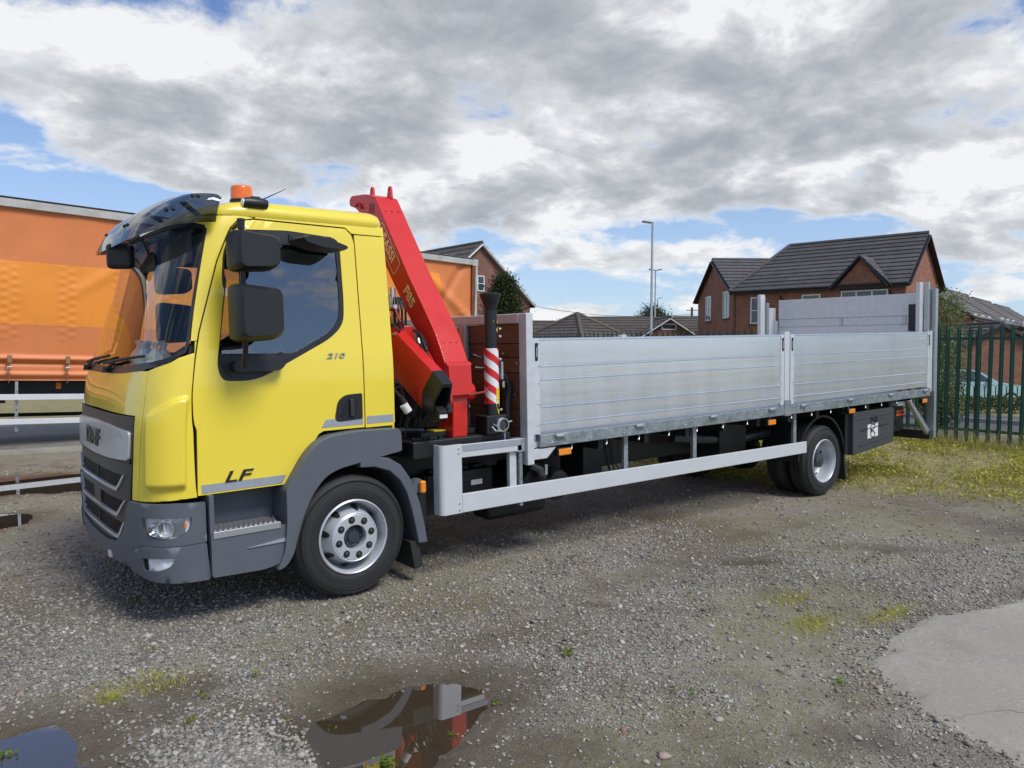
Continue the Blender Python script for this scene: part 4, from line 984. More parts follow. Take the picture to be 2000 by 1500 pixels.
# knuckle: boss, pin barrel, cover plate and a darker repaired patch
MB().lathe([(0, CX0-.03), (.075, CX0-.03), (.078, CX0-.02), (.078, CX1+.045), (.07, CX1+.055), (0, CX1+.055)], (0, .19, 1.375), 'x', 28).build('knuckle_barrel', 'crane_red', loader, sharp=40)
up = Vector((0, .49, .872)).normalized()
pc = Vector(((CX0+CX1)/2, .155, 1.62)); 
MB().prism([(.118, 1.60), (.090, 1.585), (.078, 1.36), (.11, 1.36)], 'x', CX0+.006, CX1-.006).build('knuckle_plate', 'crane_red', loader, .004)
MB().prism([(.128, 1.615), (.098, 1.60), (.092, 1.586), (.12, 1.592)], 'x', CX0-.003, CX1+.003).build('plate_lip', 'crane_red', loader, .003)
for k in range(3):
    p = Vector((CX0+.05+k*.06, .215, 1.765)); MB().lathe([(.011, 0), (.009, .008), (0, .010)], (0, 0, 0), 'z', 8).build('bolt', 'crane_red', arm)
    b = arm.children[-1]; b.location = p+AN*(-.003); b.rotation_euler = AN.to_track_quat('Z', 'Y').to_euler()
    p2 = Vector((CX0+.05+k*.06, 1.045, 2.875)); MB().lathe([(.011, 0), (.009, .008), (0, .010)], (0, 0, 0), 'z', 8).build('bolt', 'crane_red', arm)
    b = arm.children[-1]; b.location = p2+AN*(-.004); b.rotation_euler = AN.to_track_quat('Z', 'Y').to_euler()
for (yy, zz) in ((1.47, 3.058), (1.16, 3.015)):
    lug = MB().prism([(yy+.05, zz-.02), (yy+.022, zz+.075), (yy+.005, zz+.092), (yy-.012, zz+.088), (yy-.022, zz+.07), (yy-.03, zz-.02)], 'x', .95, .972).build('lifting_lug', 'crane_red', arm, .003)
    MB().lathe([(.011, .947), (.011, .975)], (0, yy, zz+.062), 'x', 12).build('lug_hole', 'dark_gap', lug)
MB().box(.84, .96, 1.16, 1.28, 2.86, 2.955).build('end_block', 'black_plastic', arm, .01)
for k in range(3): bx('end_block_rib', 'seal_black', arm, .80, .838, 1.15+k*.035, 1.172+k*.035, 2.86, 2.95)
MB().tube([(.79, 1.36, 2.93), (.785, 1.42, 2.98), (.79, 1.47, 2.965)], .010, 6).build('hose', 'hose_red', arm)
# lettering on the arm's side
ex = -AD
place_text('model_letters', 'F85', .118, 'text_gold', arm, Vector((CX0-.003, .622, 2.125)), ex, AN, .0015, 0, 1.12, .003)
fc = Vector((CX0-.003, .935, 2.545))
place_text('maker_letters', 'FASSI', .112, 'text_gold', arm, fc, ex, AN, .0015, 0, 1.08, .003)
m = MB(); fr = rpoly([(-.235, -.072), (.235, -.072), (.235, .072), (-.235, .072)], .03, 4); fri = rpoly([(-.227, -.064), (.227, -.064), (.227, .064), (-.227, .064)], .025, 4); k_ = len(fr)
m.add([fc+ex*a+AN*b for a, b in fr]+[fc+ex*a+AN*b for a, b in fri], [(i, (i+1) % k_, k_+(i+1) % k_, k_+i) for i in range(k_)]); m.build('letter_frame', 'text_gold', arm)
# jib: six-sided box, black mouth
JD = Vector((0, .869, .495)); JN = Vector((0, -.495, .869)); J0 = Vector((0, -.015, 1.352))
hexs = [(.612, .165), (.705, .165), (.738, .0), (.705, -.165), (.612, -.165), (.572, .0)]
def hexring(sc, t): return [J0+JD*t+Vector((.655+(x-.655)*sc, 0, 0))+JN*(n_*sc) for x, n_ in hexs]
m = MB(); a = hexring(1, .10); b = hexring(1, 2.35)
m.add(a+b, [(i, (i+1) % 6, 6+(i+1) % 6, 6+i) for i in range(6)]); m.add(a, [tuple(range(6))]); m.add(b, [tuple(reversed(range(6)))])
jib = m.build('jib', 'crane_red', loader, .010, 3)
m = MB(); o0, o1 = hexring(.90, -.03), hexring(1.03, .12); i0, i1 = hexring(.70, -.032), hexring(.68, .09)
m.add(o0+o1, [(i, (i+1) % 6, 6+(i+1) % 6, 6+i) for i in range(6)]); m.add(o0+i0, [(i, (i+1) % 6, 6+(i+1) % 6, 6+i) for i in range(6)]); m.add(i0+i1, [(i, (i+1) % 6, 6+(i+1) % 6, 6+i) for i in range(6)]); m.add(i1, [tuple(range(6))])
m.prism([(.10, 1.175), (-.04, 1.20), (-.06, 1.26), (.0, 1.30), (.10, 1.25)], 'x', .615, .69)
jm = m.build('jib_mouth', 'black_plastic', jib, .004)
bx('mouth_label', 'label_white', jm, .62, .685, -.062, -.052, 1.215, 1.24)
# link plates between jib and arm, ram with hoses
lk = MB().prism(rpoly([(.46, 1.715), (.40, 1.745), (.33, 1.70), (.02, 1.36), (.02, 1.29), (.10, 1.26), (.18, 1.30)], .04), 'x', .772, .792).build('link_plate', 'crane_red', loader, .004)
MB().lathe([(0, .765), (.022, .765), (.022, .80), (0, .80)], (0, .40, 1.69), 'x', 12).build('link_pin', 'steel_dark', lk)
MB().lathe([(0, .755), (.030, .755), (.030, .80), (0, .80)], (0, .07, 1.335), 'x', 14).build('link_pin', 'crane_red', lk)
MB().lathe([(0, .748), (.010, .748), (.010, .76), (0, .76)], (0, .07, 1.335), 'x', 8).build('link_bolt', 'steel_bright', lk)
MB().tube([(.74, .42, 1.80), (.745, .30, 1.66), (.75, .16, 1.50), (.76, .07, 1.40), (.775, .045, 1.24)], [.012, .024, .026, .028, .026], 10).build('hose_bundle', 'hose_black', loader)
MB().tube([(.76, .50, 1.86), (.755, .38, 1.82), (.75, .30, 1.70)], .012, 8).build('hose', 'hose_black', loader)
for (yy, zz) in ((.385, 1.775), (.21, 1.555), (.225, 1.535)): MB().tube([(.735, yy+.01, zz+.02), (.735, yy-.008, zz-.02)], .013, 8).build('hose_coupling', 'steel_bright', loader)
# control valves by the cab's back wall
vb = bx('control_valve', 'steel_dark', truck, .62, .74, .60, .95, 1.70, 1.92, .01)
for k in range(4): MB().tube([(.64+.02*k, .58-.02*k, 1.90), (.63+.02*k, .56-.02*k, 2.02), (.66+.02*k, .62, 2.12)], .010, 8).build('pipe', 'hose_black', vb)
MB().tube([(.66, .62, 1.72), (.66, .64, 2.20)], .022, 8).build('valve_tube', 'steel_bright', vb)
MB().tube([(.62, .66, 2.02), (.62, .54, 2.03), (.64, .50, 1.93), (.66, .54, 1.86)], .011, 8).build('pipe', 'hose_red', vb)
MB().tube([(.62, .62, 1.83), (.62, .52, 1.83)], .018, 8).build('fitting', 'steel_bright', vb)
MB().tube([(.62, .62, 2.04), (.62, .53, 2.045)], .018, 8).build('fitting', 'steel_bright', vb)
MB().tube([(.62, .68, 1.88), (.61, .56, 1.91), (.63, .51, 1.86), (.66, .53, 1.78)], .009, 8).build('pipe', 'hose_black', vb)
MB().lathe([(0, 2.05), (.035, 2.05), (.04, 2.10), (.03, 2.14), (0, 2.16)], (.66, .66, 0), 'z', 14).build('valve_knob', 'zinc', vb)
rh = random.Random(8)
for k in range(16):
    x0 = .50+rh.random()*.55; y0 = .24+rh.random()*.25; z0 = 1.05+rh.random()*.1; x1 = x0+rh.uniform(-.15, .25); z1 = z0+rh.uniform(.08, .32)
    MB().tube([(x0, y0, z0), (x0+.02, y0-.03, z0+.12), ((x0+x1)/2, y0-.05, max(z0, z1)+.04), (x1, y0+.04, z1), (x1+.03, y0+.12, z1-.10)], rh.choice((.008, .010, .013)), 7).build('hose', 'hose_black', loader)
    if k % 2: MB().tube([(x1, y0+.04, z1), (x1+.012, y0+.065, z1-.03)], .015, 7).build('hose_coupling', 'steel_bright', loader)
for k in range(6):
    MB().tube([(.52+k*.045, .20, .99), (.52+k*.045, .15, 1.05)], .006, 6).lathe([(0, -.012), (.012, 0), (0, .012)], (.52+k*.045, .15, 1.055), 'z', 8).build('control_lever', 'seal_black', loader)
bx('lever_bank', 'steel_dark', loader, .50, .80, .19, .27, .92, .995, .008)
# small parts low between cab and bed
MB().tube([(.44, .30, 1.115), (.70, .30, 1.09)], .020, 8).build('tie_bar', 'steel_dark', loader)
bx('warning_plate', 'label_yellow', loader, .75, .93, .22, .32, 1.083, 1.090)
bx('support_plate', 'chassis_black', loader, .62, 1.12, .20, .36, 1.045, 1.082, .004)
MB().tube([(.58, .24, 1.02), (.68, .24, 1.03)], [.028, .024], 10).tube([(.70, .24, 1.03), (1.0, .24, 1.055)], .016, 8).build('lock_rod', 'steel_dark', loader)
for k in range(5): MB().lathe([(.018, -.008), (.020, 0), (.018, .008)], (.70+k*.03, .24, 1.032), 'x', 10).build('lock_collar', 'steel_bright', loader)
for k in range(4): MB().tube([(.72+k*.04, .28, 1.00), (.80+k*.04, .26, .93), (.84+k*.04, .30, .86)], .006, 6).build('pipe', 'steel_dark', loader)
MB().tube([(.47, .22, 1.36), (.52, .20, 1.27), (.58, .24, 1.22)], .022, 10).build('hose', 'hose_black', loader)
MB().tube([(.475, .20, 1.31), (.51, .19, 1.255)], .032, 12).build('filter', 'label_white', loader)
MB().tube([(.45, .30, 1.42), (.46, .20, 1.36)], .012, 8).build('hose', 'hose_black', loader)
# stabiliser legs turned up: tube, striped sleeve, dished foot on top
def stabiliser(yc, near):
    c = (1.235, yc, 0)
    st = MB().lathe([(0, 1.18), (.056, 1.18), (.056, 1.27), (.056, 1.715), (.050, 1.715), (.050, 2.005), (0, 2.005)], c, 'z', 28).build('stabiliser', 'black_plastic', truck, sharp=35)
    st['label'] = 'black upturned stabiliser leg with red and white striped sleeve'
    MB().lathe([(0, 1.995), (.042, 1.995), (.048, 2.03), (.066, 2.075), (.083, 2.115), (.085, 2.135), (.080, 2.140), (.072, 2.128), (.0, 2.10)], c, 'z', 28).build('foot', 'black_plastic', st, sharp=50)
    N = 56; H0, H1 = 1.275, 1.710; rows = 120; red = MB(); wht = MB()
    for j in range(rows):
        for k in range(N):
            h = (H0+(H1-H0)*(j+.5)/rows); a = (k+.5)/N
            ph = ((h-H0)/.125 + (a*2.0)) % 1.0
            tgt = red if ph < .5 else wht
            vs = []
            for (jj, kk) in ((j, k), (j, k+1), (j+1, k+1), (j+1, k)):
                an = 2*PI*kk/N; vs.append((c[0]+.058*math.cos(an), c[1]+.058*math.sin(an), H0+(H1-H0)*jj/rows))
            tgt.add(vs, [(0, 1, 2, 3)], True)
    red.build('red_stripes', 'hazard_red', st); wht.build('white_stripes', 'hazard_white', st)
    def decal(name, mat, poly, rr, par=st):
        vs = []; 
        for (dx_, z) in poly:
            a = -PI/2+dx_/rr; vs.append((c[0]+rr*math.cos(a), c[1]+rr*math.sin(a), z))
        return MB().add(vs, [tuple(range(len(vs)))]).build(name, mat, par)
    def grid(x0, x1, z0, z1, n=6): return [(x0+(x1-x0)*k/n, z0) for k in range(n+1)]+[(x1-(x1-x0)*k/n, z1) for k in range(n+1)]
    for q in range(5): decal('instruction_label', 'label_yellow', grid(.00+q*.014, .014+q*.014, 1.29, 1.40, 1), .060)
    for q in range(4): 
        for s_ in range(5): decal('label_line', 'text_orange', grid(.004+s_*.013, .015+s_*.013, 1.305+q*.025, 1.309+q*.025, 1), .0606)
    t1 = decal('warning_triangle', 'label_yellow', [(-.005, 1.275), (.065, 1.275), (.03, 1.185)], .0600)
    t2 = decal('warning_triangle', 'label_yellow', [(-.015, 1.925), (.055, 1.925), (.035, 1.83)], .0535)
    decal('warning_sign', 'text_black', [(.018, 1.245), (.042, 1.245), (.042, 1.252), (.018, 1.252)], .0606, t1); decal('warning_sign', 'text_black', [(.030, 1.225), (.036, 1.225), (.036, 1.245), (.030, 1.245)], .0606, t1)
    decal('warning_sign', 'text_black', [(.022, 1.905), (.042, 1.905), (.032, 1.87), (.026, 1.87)], .0541, t2)
    bx('valve_block', 'zinc', st, 1.312, 1.332, yc-.03, yc+.03, 1.46, 1.60, .003)
    MB().tube([(1.315, yc-.05, 1.45), (1.317, yc-.05, 1.40)], .010, 8).build('fitting', 'steel_bright', st)
    for zz in (1.22, 1.62, 1.80, 1.86): MB().lathe([(0, -.01), (.012, -.01), (.012, .01), (0, .01)], (1.305, yc-.02, zz), 'x', 8).build('fitting', 'zinc', st)
    bk = MB().box(1.14, 1.34, yc-.06, yc+.10, 1.035, 1.185).build('leg_bracket', 'chassis_black', st, .012)
    MB().lathe([(.052, yc-.085), (.060, yc-.075), (.060, yc-.06), (.044, yc-.06), (.044, yc-.085), (.052, yc-.085)], (1.285, 0, 1.105), 'y', 22).build('locking_ring', 'steel_bright', bk)
    MB().lathe([(0, yc-.075), (.04, yc-.072), (.044, yc-.06)], (1.285, 0, 1.105), 'y', 18).build('locking_disc', 'steel_dark', bk)
    MB().tube([(1.17, yc-.08, 1.10), (1.19, yc-.10, 1.07), (1.23, yc-.09, 1.06), (1.22, yc-.08, 1.10), (1.18, yc-.08, 1.12)], .007, 6).build('lock_handle', 'steel_bright', bk)
    MB().tube([(1.34, yc-.05, 1.12), (1.39, yc-.05, 1.125)], .009, 8).build('lock_pin', 'steel_bright', bk)
    for k in range(7):
        z = 1.055-k*.026; MB().tube([(1.30+.007*math.cos(q*PI/4)*(1 if k % 2 else .25), yc-.075+.007*math.cos(q*PI/4)*(.25 if k % 2 else 1), z+.016*math.sin(q*PI/4)) for q in range(9)], .003, 5, False).build('chain_link', 'steel_bright', bk)
    return st
s1 = stabiliser(.125, True); s2 = stabiliser(2*YC-.125, False)
MB().tube([(1.39, .20, 1.50), (1.42, .20, 1.47), (1.475, .205, 1.40), (1.505-.05, .21, 1.27), (1.50-.05, .21, 1.14), (1.45, .21, 1.06), (1.38, .22, 1.025), (1.28, .24, 1.02), (1.15, .30, 1.05)], [.026, .030, .031, .031, .031, .031, .031, .030, .03], 12).build('hose_loop', 'hose_black', loader)
MB().tube([(1.40, .30, 1.48), (1.46, .32, 1.36), (1.455, .32, 1.16), (1.40, .33, 1.05)], .022, 10).build('hose_loop', 'hose_black', loader)
MB().tube([(.95, .05, 1.36), (1.12, .06, 1.375), (1.18, .10, 1.40)], .010, 6).build('hose', 'hose_red', loader)
MB().tube([(1.10, .16, 1.56), (1.16, .14, 1.555), (1.20, .14, 1.54)], .012, 6).build('hose', 'hose_black', loader)
MB().tube([(1.10, .18, 1.66), (1.15, .16, 1.64), (1.21, .17, 1.63)], .010, 6).build('hose', 'hose_black', loader)
bx('bed_step_bracket', 'zinc', truck, 1.40, 1.52, .02, .12, .875, .985, .006)
bx('chassis_cover', 'chassis_black', truck, .42, 1.50, .42, 2.07, .72, .90)

# ================================================================== GROUND
def vnoise(x, y, sc, seed=0, octs=4, gain=.5):
    r = np.random.default_rng(seed); T = r.random((256, 256)); out = np.zeros_like(x, dtype=float); amp = 1; tot = 0; f = sc
    for o in range(octs):
        X = x*f+37.1*o; Y = y*f+11.7*o; xi = np.floor(X).astype(int); yi = np.floor(Y).astype(int); fx = X-xi; fy = Y-yi
        fx = fx*fx*(3-2*fx); fy = fy*fy*(3-2*fy)
        g = lambda a, b: T[a % 256, b % 256]
        out += amp*((g(xi, yi)*(1-fx)+g(xi+1, yi)*fx)*(1-fy)+(g(xi, yi+1)*(1-fx)+g(xi+1, yi+1)*fx)*fy); tot += amp; amp *= gain; f *= 2.03
    return out/tot
def sdist(x, y, poly):                     # signed distance to a polygon, positive inside
    P = np.array(poly); d = np.full(x.shape, 1e9); ins = np.zeros(x.shape, bool)
    for i in range(len(P)):
        a = P[i]; b = P[(i+1) % len(P)]; e = b-a; t = np.clip(((x-a[0])*e[0]+(y-a[1])*e[1])/(e@e), 0, 1)
        d = np.minimum(d, np.hypot(x-a[0]-t*e[0], y-a[1]-t*e[1]))
        c = ((a[1] > y) != (b[1] > y)) & (x < (b[0]-a[0])*(y-a[1])/((b[1]-a[1]) if b[1] != a[1] else 1e-9)+a[0]); ins ^= c
    return np.where(ins, d, -d)
def ss(x, a, b): t = np.clip((x-a)/(b-a), 0, 1); return t*t*(3-2*t)
PUDDLES = {
 'near': [(-1.00, -1.40), (-.726, -1.33), (-.422, -1.31), (-.22, -1.44), (-.13, -1.60), (-.22, -1.76), (-.50, -1.92), (-.80, -2.10), (-.98, -2.35), (-1.25, -2.25), (-1.16, -1.90), (-1.08, -1.56)],
 'corner': [(-2.5, -.55), (-2.14, -.66), (-1.97, -.72), (-1.90, -.98), (-1.88, -1.3), (-2.3, -1.5), (-2.6, -1.0)],
 'long': [(-6, 6.9), (-3, 6.7), (-1.53, 6.15), (-.9, 5.80), (.2, 5.25), (1.5, 5.0), (2.2, 5.4), (1.2, 6.5), (-.2, 7.1), (-.9, 7.45), (-1.4, 7.5), (-3, 8.2), (-6, 8.8)],
 'small': [(-3.2, 4.9), (-1.9, 4.85), (-1.46, 4.62), (-1.55, 4.3), (-1.75, 4.1), (-2.4, 4.1), (-3.2, 4.3)],
}
PAD = [(1.764, -2.66), (2.05, -2.55), (2.633, -2.54), (3.1, -2.66), (3.624, -2.82), (7.5, -3.2), (7.5, -6.5), (.9, -6.5), (1.10, -4.0), (1.20, -3.6), (1.275, -3.365), (1.406, -3.089), (1.519, -2.808)]
MUD_SPOTS = [(-1.75, -.80, .55, .30), (-.45, -2.25, .5, .35), (.85, -3.05, .35, .22), (-.2, -2.7, .6, .3), (-1.4, -.62, .25, .18), (2.9, -1.0, .25, .1), (4.4, -1.6, .5, .16), (1.2, -1.05, .16, .05), (6.0, -2.0, .5, .3)]
def fields(x, y):
    wob = (vnoise(x, y, 2.6, 5, 6, .62)-.5)*.42
    wet = np.zeros_like(x); bas = np.zeros_like(x)
    for k, P in PUDDLES.items():
        w_ = wob*(1.9 if k in ('long', 'small') else .75); s = sdist(x, y, P)+w_*.6
        bas = np.maximum(bas, ss(s, -.06, .12)); wet = np.maximum(wet, ss(s, -.55 if k in ('near', 'corner') else -.35, .0))
    for (cx, cy, rx, ry) in MUD_SPOTS:
        ca, sa_ = .8, -.6; u = (x-cx)*ca+(y-cy)*sa_; v = -(x-cx)*sa_+(y-cy)*ca
        q = np.hypot(u/rx, v/ry)+wob*4.5; wet = np.maximum(wet, .85*ss(1.5-q, 0, 1.1))
    tr = np.zeros_like(x)
    for y0_ in (-.85, -2.55, -3.3): tr = np.maximum(tr, np.exp(-((y-y0_-.35*np.sin(x*.45+y0_)-(vnoise(x, y, .6, 90, 2)-.5)*.5)/.16)**2))
    wet = np.maximum(wet, .42*tr*ss(vnoise(x, y, 1.1, 91, 3), .3, .6))
    n1 = vnoise(x, y, .75, 21, 5); n2 = vnoise(x, y, 1.7, 22, 4)
    moss = ss(n1*.6+n2*.4, .46, .62)*.75
    moss += .9*ss(1.35-np.hypot((x-2.25)/.95, (y+2.05)/.5)+wob*1.2, 0, .9)
    moss += .55*ss(x-y*.2, 4.2, 7.0)*ss(n2, .35, .6)
    grass = ss(x+.45*(y-.3)+wob*3.0, 6.3, 7.6)*ss(y, -6, -2.6)*ss(12.6-x, 0, .6)
    grass = np.maximum(grass, ss(y, 14.5, 16)); grass = np.maximum(grass, .85*ss(.5-np.abs(y-10.05+wob*.6), 0, .5)*ss(1.2-x, 0, 2)*.8)
    far = ss(np.hypot(x-CAM.x, y-CAM.y), 26, 32); grass = np.maximum(grass, far)
    stony = ss(vnoise(x, y, .8, 31, 4)+.25*ss(-x-y, -.5, 2.5), .30, .58)*(1-.85*wet)*(1-.6*np.clip(moss, 0, 1))*(1-.6*tr)
    return wet, bas, np.clip(moss, 0, 1), np.clip(grass, 0, 1), np.clip(stony, 0, 1)
def gz(x, y):
    x = np.asarray(x, float); y = np.asarray(y, float)
    wet, bas, moss, grass, stony = fields(x, y)
    near = ss(60-np.hypot(x, y), 0, 20)
    z = ((vnoise(x, y, .45, 3, 3)-.5)*.05+(vnoise(x, y, 3.1, 4, 4)-.5)*.018)*near
    under = ss(x, -2, -.8)*ss(8.5-x, 0, 1.5)*ss(y, -.8, 0)*ss(3.4-y, 0, .8); z = z*(1-.75*under)
    pad = ss(sdist(x, y, PAD), -.10, .05); z = z*(1-pad)-.004*pad
    z = z*(1-np.clip(bas*1.2, 0, 1))-.032*bas+bas*((vnoise(x, y, 5.5, 8, 3)-.5)*.034+(vnoise(x, y, 19, 9, 2)-.5)*.016)
    z = z+.15*ss(x, 9.2, 11.8)*ss(14.2-x, 0, 1.6)*ss(y, -14, -8)-.34*ss(x, 12.6, 14.6)
    z = z-.012*ss(wet, .5, 1)*(1-bas)
    return z
def axis(dense_lo, dense_hi, st, mid_lo, mid_hi, st2):
    a = list(np.arange(dense_lo, dense_hi, st)); b = list(np.arange(dense_hi, mid_hi, st2)); c = list(np.arange(mid_lo, dense_lo, st2))
    out = c+a+b; lo, hi = out[0], out[-1]; g = st2
    while hi < 900: g *= 1.35; hi += g; out.append(hi)
    g = st2
    while lo > -900: g *= 1.35; lo -= g; out.insert(0, lo)
    return np.array(out)
gx = axis(-2.9, 4.0, .030, -12, 27, .2); gy = axis(-4.2, 1.0, .030, -9, 19, .2)
GX, GY = np.meshgrid(gx, gy, indexing='ij'); GZ = gz(GX, GY)
nx, ny = GX.shape; idx = np.arange(nx*ny).reshape(nx, ny)
F = np.stack([idx[:-1, :-1], idx[1:, :-1], idx[1:, 1:], idx[:-1, 1:]], -1).reshape(-1, 4)
def _ground(t, b):
    tcn = t.new('ShaderNodeTexCoord'); v = tcn.outputs['Object']
    def att(n):
        a = t.new('ShaderNodeAttribute'); a.attribute_name = n; return a.outputs['Fac']
    wet, moss, grass, stony = att('wet'), att('moss'), att('grass'), att('stony')
    cells = t.xyz(t.voro(v, 62, out='Color')); d1 = t.voro(v, 62)
    cells2 = t.xyz(t.voro(v, 150, out='Color')); d2 = t.voro(v, 150)
    fine = t.m('ADD', t.m('MULTIPLY', t.noise(v, 240, 3, .7), .5), t.m('MULTIPLY', t.noise(v, 48, 5, .75), .5)); med = t.m('ADD', t.m('MULTIPLY', t.noise(v, 9, 8, .72), .6), t.m('MULTIPLY', t.noise(v, 26, 6, .75), .4)); big = t.noise(v, .9, 5, .6)
    soil = t.mix(t.rng(med, .38, .64, 0, 1), (.108, .098, .073), (.300, .274, .214))
    soil = t.mix(t.m('MULTIPLY', t.rng(big, .35, .65, 0, 1), .45), soil, (.35, .312, .236))
    g2 = t.mix(cells2[0], (.145, .132, .102), (.46, .425, .345))
    grav = t.mix(t.m('MULTIPLY', t.step(d2, .62, .30), .75), soil, g2)
    g1 = t.mix(cells[0], (.15, .14, .118), (.50, .47, .40)); g1 = t.mix(t.m('MULTIPLY', t.step(cells[1], .86, .95), .6), g1, (.30, .20, .16))
    has = t.m('MULTIPLY', t.m('GREATER_THAN', t.m('ADD', stony, t.m('MULTIPLY', t.m('SUBTRACT', cells[2], .5), .9)), .42), t.step(d1, .58, .40))
    col = t.mix(t.m('MULTIPLY', has, .85), grav, g1)
    col = t.mix(t.m('MULTIPLY', t.m('SUBTRACT', fine, .45), 1.3, clamp=True), col, (.55, .52, .45)); col = t.mix(t.m('MULTIPLY', t.m('SUBTRACT', .52, fine), 2.2, clamp=True), col, (.075, .068, .052))
    damp = t.step(t.m('ADD', t.m('MULTIPLY', t.noise(v, .45, 5, .62), .65), t.m('MULTIPLY', t.noise(v, 2.3, 5, .65), .35)), .47, .60)
    col = t.mix(t.m('MULTIPLY', damp, .72), col, t.mix(1.0, col, (.50, .455, .385), 'MULTIPLY'))
    mossm = t.m('MULTIPLY', moss, t.step(t.noise(v, 26, 5, .7), .40, .62))
    col = t.mix(t.m('MULTIPLY', mossm, .75), col, t.mix(t.noise(v, 40, 2, .5), (.12, .125, .032), (.24, .225, .075)))
    gr = t.m('MULTIPLY', grass, t.step(t.noise(v, 7, 6, .7), .28, .55))
    col = t.mix(gr, col, t.mix(t.rng(t.noise(v, 3, 5, .6), .3, .7, 0, 1), (.20, .19, .07), (.37, .31, .15)))
    wetm = t.m('MULTIPLY', wet, t.rng(t.noise(v, 6, 5, .6), .25, .6, .75, 1.0), clamp=True)
    dark = t.mix(1.0, col, (.40, .36, .32), 'MULTIPLY')
    dark = t.mix(.45, dark, (.085, .066, .045))
    col = t.mix(wetm, col, dark)
    t.l.new(col, b.inputs['Base Color'])
    t.l.new(t.rng(wetm, 0, 1, .92, .42), b.inputs['Roughness']); b.inputs['Specular IOR Level'].default_value = .35
    h = t.m('ADD', t.m('MULTIPLY', has, t.m('SUBTRACT', .6, d1)), t.m('MULTIPLY', t.m('SUBTRACT', .6, d2), .35))
    h = t.m('ADD', h, t.m('MULTIPLY', fine, .25)); h = t.m('MULTIPLY', h, t.rng(wetm, 0, 1, 1, .35))
    h = t.m('ADD', h, t.m('MULTIPLY', t.noise(v, 22, 6, .7), 1.3)); t.l.new(t.bump(h, 1.0, .013), b.inputs['Normal'])
custom('ground_mat', _ground)
ground = nmesh('ground', np.stack([GX, GY, GZ], -1).reshape(-1, 3), F, 'ground_mat', None, True); kind(ground, 'structure')
wet, bas, moss, grass, stony = fields(GX, GY)
for n_, arr in (('wet', np.maximum(wet, bas)), ('moss', moss), ('grass', grass), ('stony', stony)):
    a = ground.data.attributes.new(n_, 'FLOAT', 'POINT'); a.data.foreach_set('value', arr.astype(np.float32).ravel())
# ---- puddles
def _water(t, b):
    b.inputs['Base Color'].default_value = (.055, .040, .026, 1); b.inputs['Roughness'].default_value = .015; b.inputs['IOR'].default_value = 1.55
    tcn = t.new('ShaderNodeTexCoord')
    t.l.new(t.bump(t.noise(tcn.outputs['Object'], 14, 2, .5), .02, .004), b.inputs['Normal'])
    out = [n for n in t.n if n.type == 'OUTPUT_MATERIAL'][0]
    tr = t.new('ShaderNodeBsdfTransparent'); tr.inputs[0].default_value = (.55, .47, .36, 1); mx = t.new('ShaderNodeMixShader')
    b.inputs['Base Color'].default_value = (.105, .080, .052, 1); b.inputs['Specular IOR Level'].default_value = 0.0
    mx.inputs[0].default_value = .45; t.l.new(tr.outputs[0], mx.inputs[1]); t.l.new(b.outputs[0], mx.inputs[2])
    gl = t.new('ShaderNodeBsdfGlossy'); gl.inputs['Roughness'].default_value = .012; gl.inputs[0].default_value = (1, 1, 1, 1)
    lw = t.new('ShaderNodeNewGeometry'); cs = t.m('ABSOLUTE', t.v('DOT_PRODUCT', lw.outputs['Incoming'], lw.outputs['Normal']))
    fr = t.m('ADD', .06, t.m('MULTIPLY', .94, t.m('POWER', t.m('SUBTRACT', 1.0, cs, clamp=True), 2.6)), clamp=True)
    m2 = t.new('ShaderNodeMixShader'); t.l.new(fr, m2.inputs[0]); t.l.new(mx.outputs[0], m2.inputs[1]); t.l.new(gl.outputs[0], m2.inputs[2]); t.l.new(m2.outputs[0], out.inputs[0])
custom('puddle_water', _water)
for k, P in PUDDLES.items():
    c = Vector((sum(p[0] for p in P)/len(P), sum(p[1] for p in P)/len(P))); big = [((p[0]-c.x)*1.22+c.x, (p[1]-c.y)*1.22+c.y) for p in P]
    zl = -.0165 if k in ('near', 'corner') else -.013
    kind(MB().add([(a, b, zl) for a, b in big], [tuple(range(len(big)))]).build('puddle', 'puddle_water'), 'structure')
# ---- broken concrete slab at the lower right and the lane the trailer stands on
def _conc(t, b, base=(.345, .325, .275)):
    tcn = t.new('ShaderNodeTexCoord'); v = tcn.outputs['Object']
    n = t.noise(v, 1.6, 6, .65); f = t.m('ADD', t.m('MULTIPLY', t.noise(v, 130, 3, .7), .5), t.m('MULTIPLY', t.noise(v, 42, 4, .7), .5)); cr = t.voro(t.v('ADD', v, t.scale(t.noise(v, 1.3, 4, .6, col=True), (.5, .5, .5))), .42, 'DISTANCE_TO_EDGE')
    c = t.mix(t.rng(n, .3, .7, 0, 1), tuple(q*.72 for q in base), tuple(min(1, q*1.15) for q in base))
    c = t.mix(t.m('MULTIPLY', t.step(f, .47, .62), .75), c, (.22, .205, .175))
    c = t.mix(t.m('MULTIPLY', t.step(t.noise(v, 45, 4, .6), .58, .7), .35), c, (.58, .56, .50))
    c = t.mix(t.m('MULTIPLY', t.step(cr, .0022, .0006), .6), c, (.05, .047, .04))
    c = t.mix(t.m('MULTIPLY', t.step(t.noise(v, .8, 5, .6), .52, .66), .5), c, (.25, .235, .18))
    t.l.new(c, b.inputs['Base Color']); b.inputs['Roughness'].default_value = .9
    t.l.new(t.bump(f, .6, .006), b.inputs['Normal'])
custom('concrete', _conc)
padp = dense(PAD, .06); rr_ = random.Random(5); padp = [(a+rr_.uniform(-.02, .02)+.26*(float(vnoise(np.array([a]), np.array([b]), 2.2, 61, 4)[0])-.5), b+rr_.uniform(-.02, .02)+.30*(float(vnoise(np.array([a]), np.array([b]), 2.2, 62, 4)[0])-.5)) for a, b in padp]
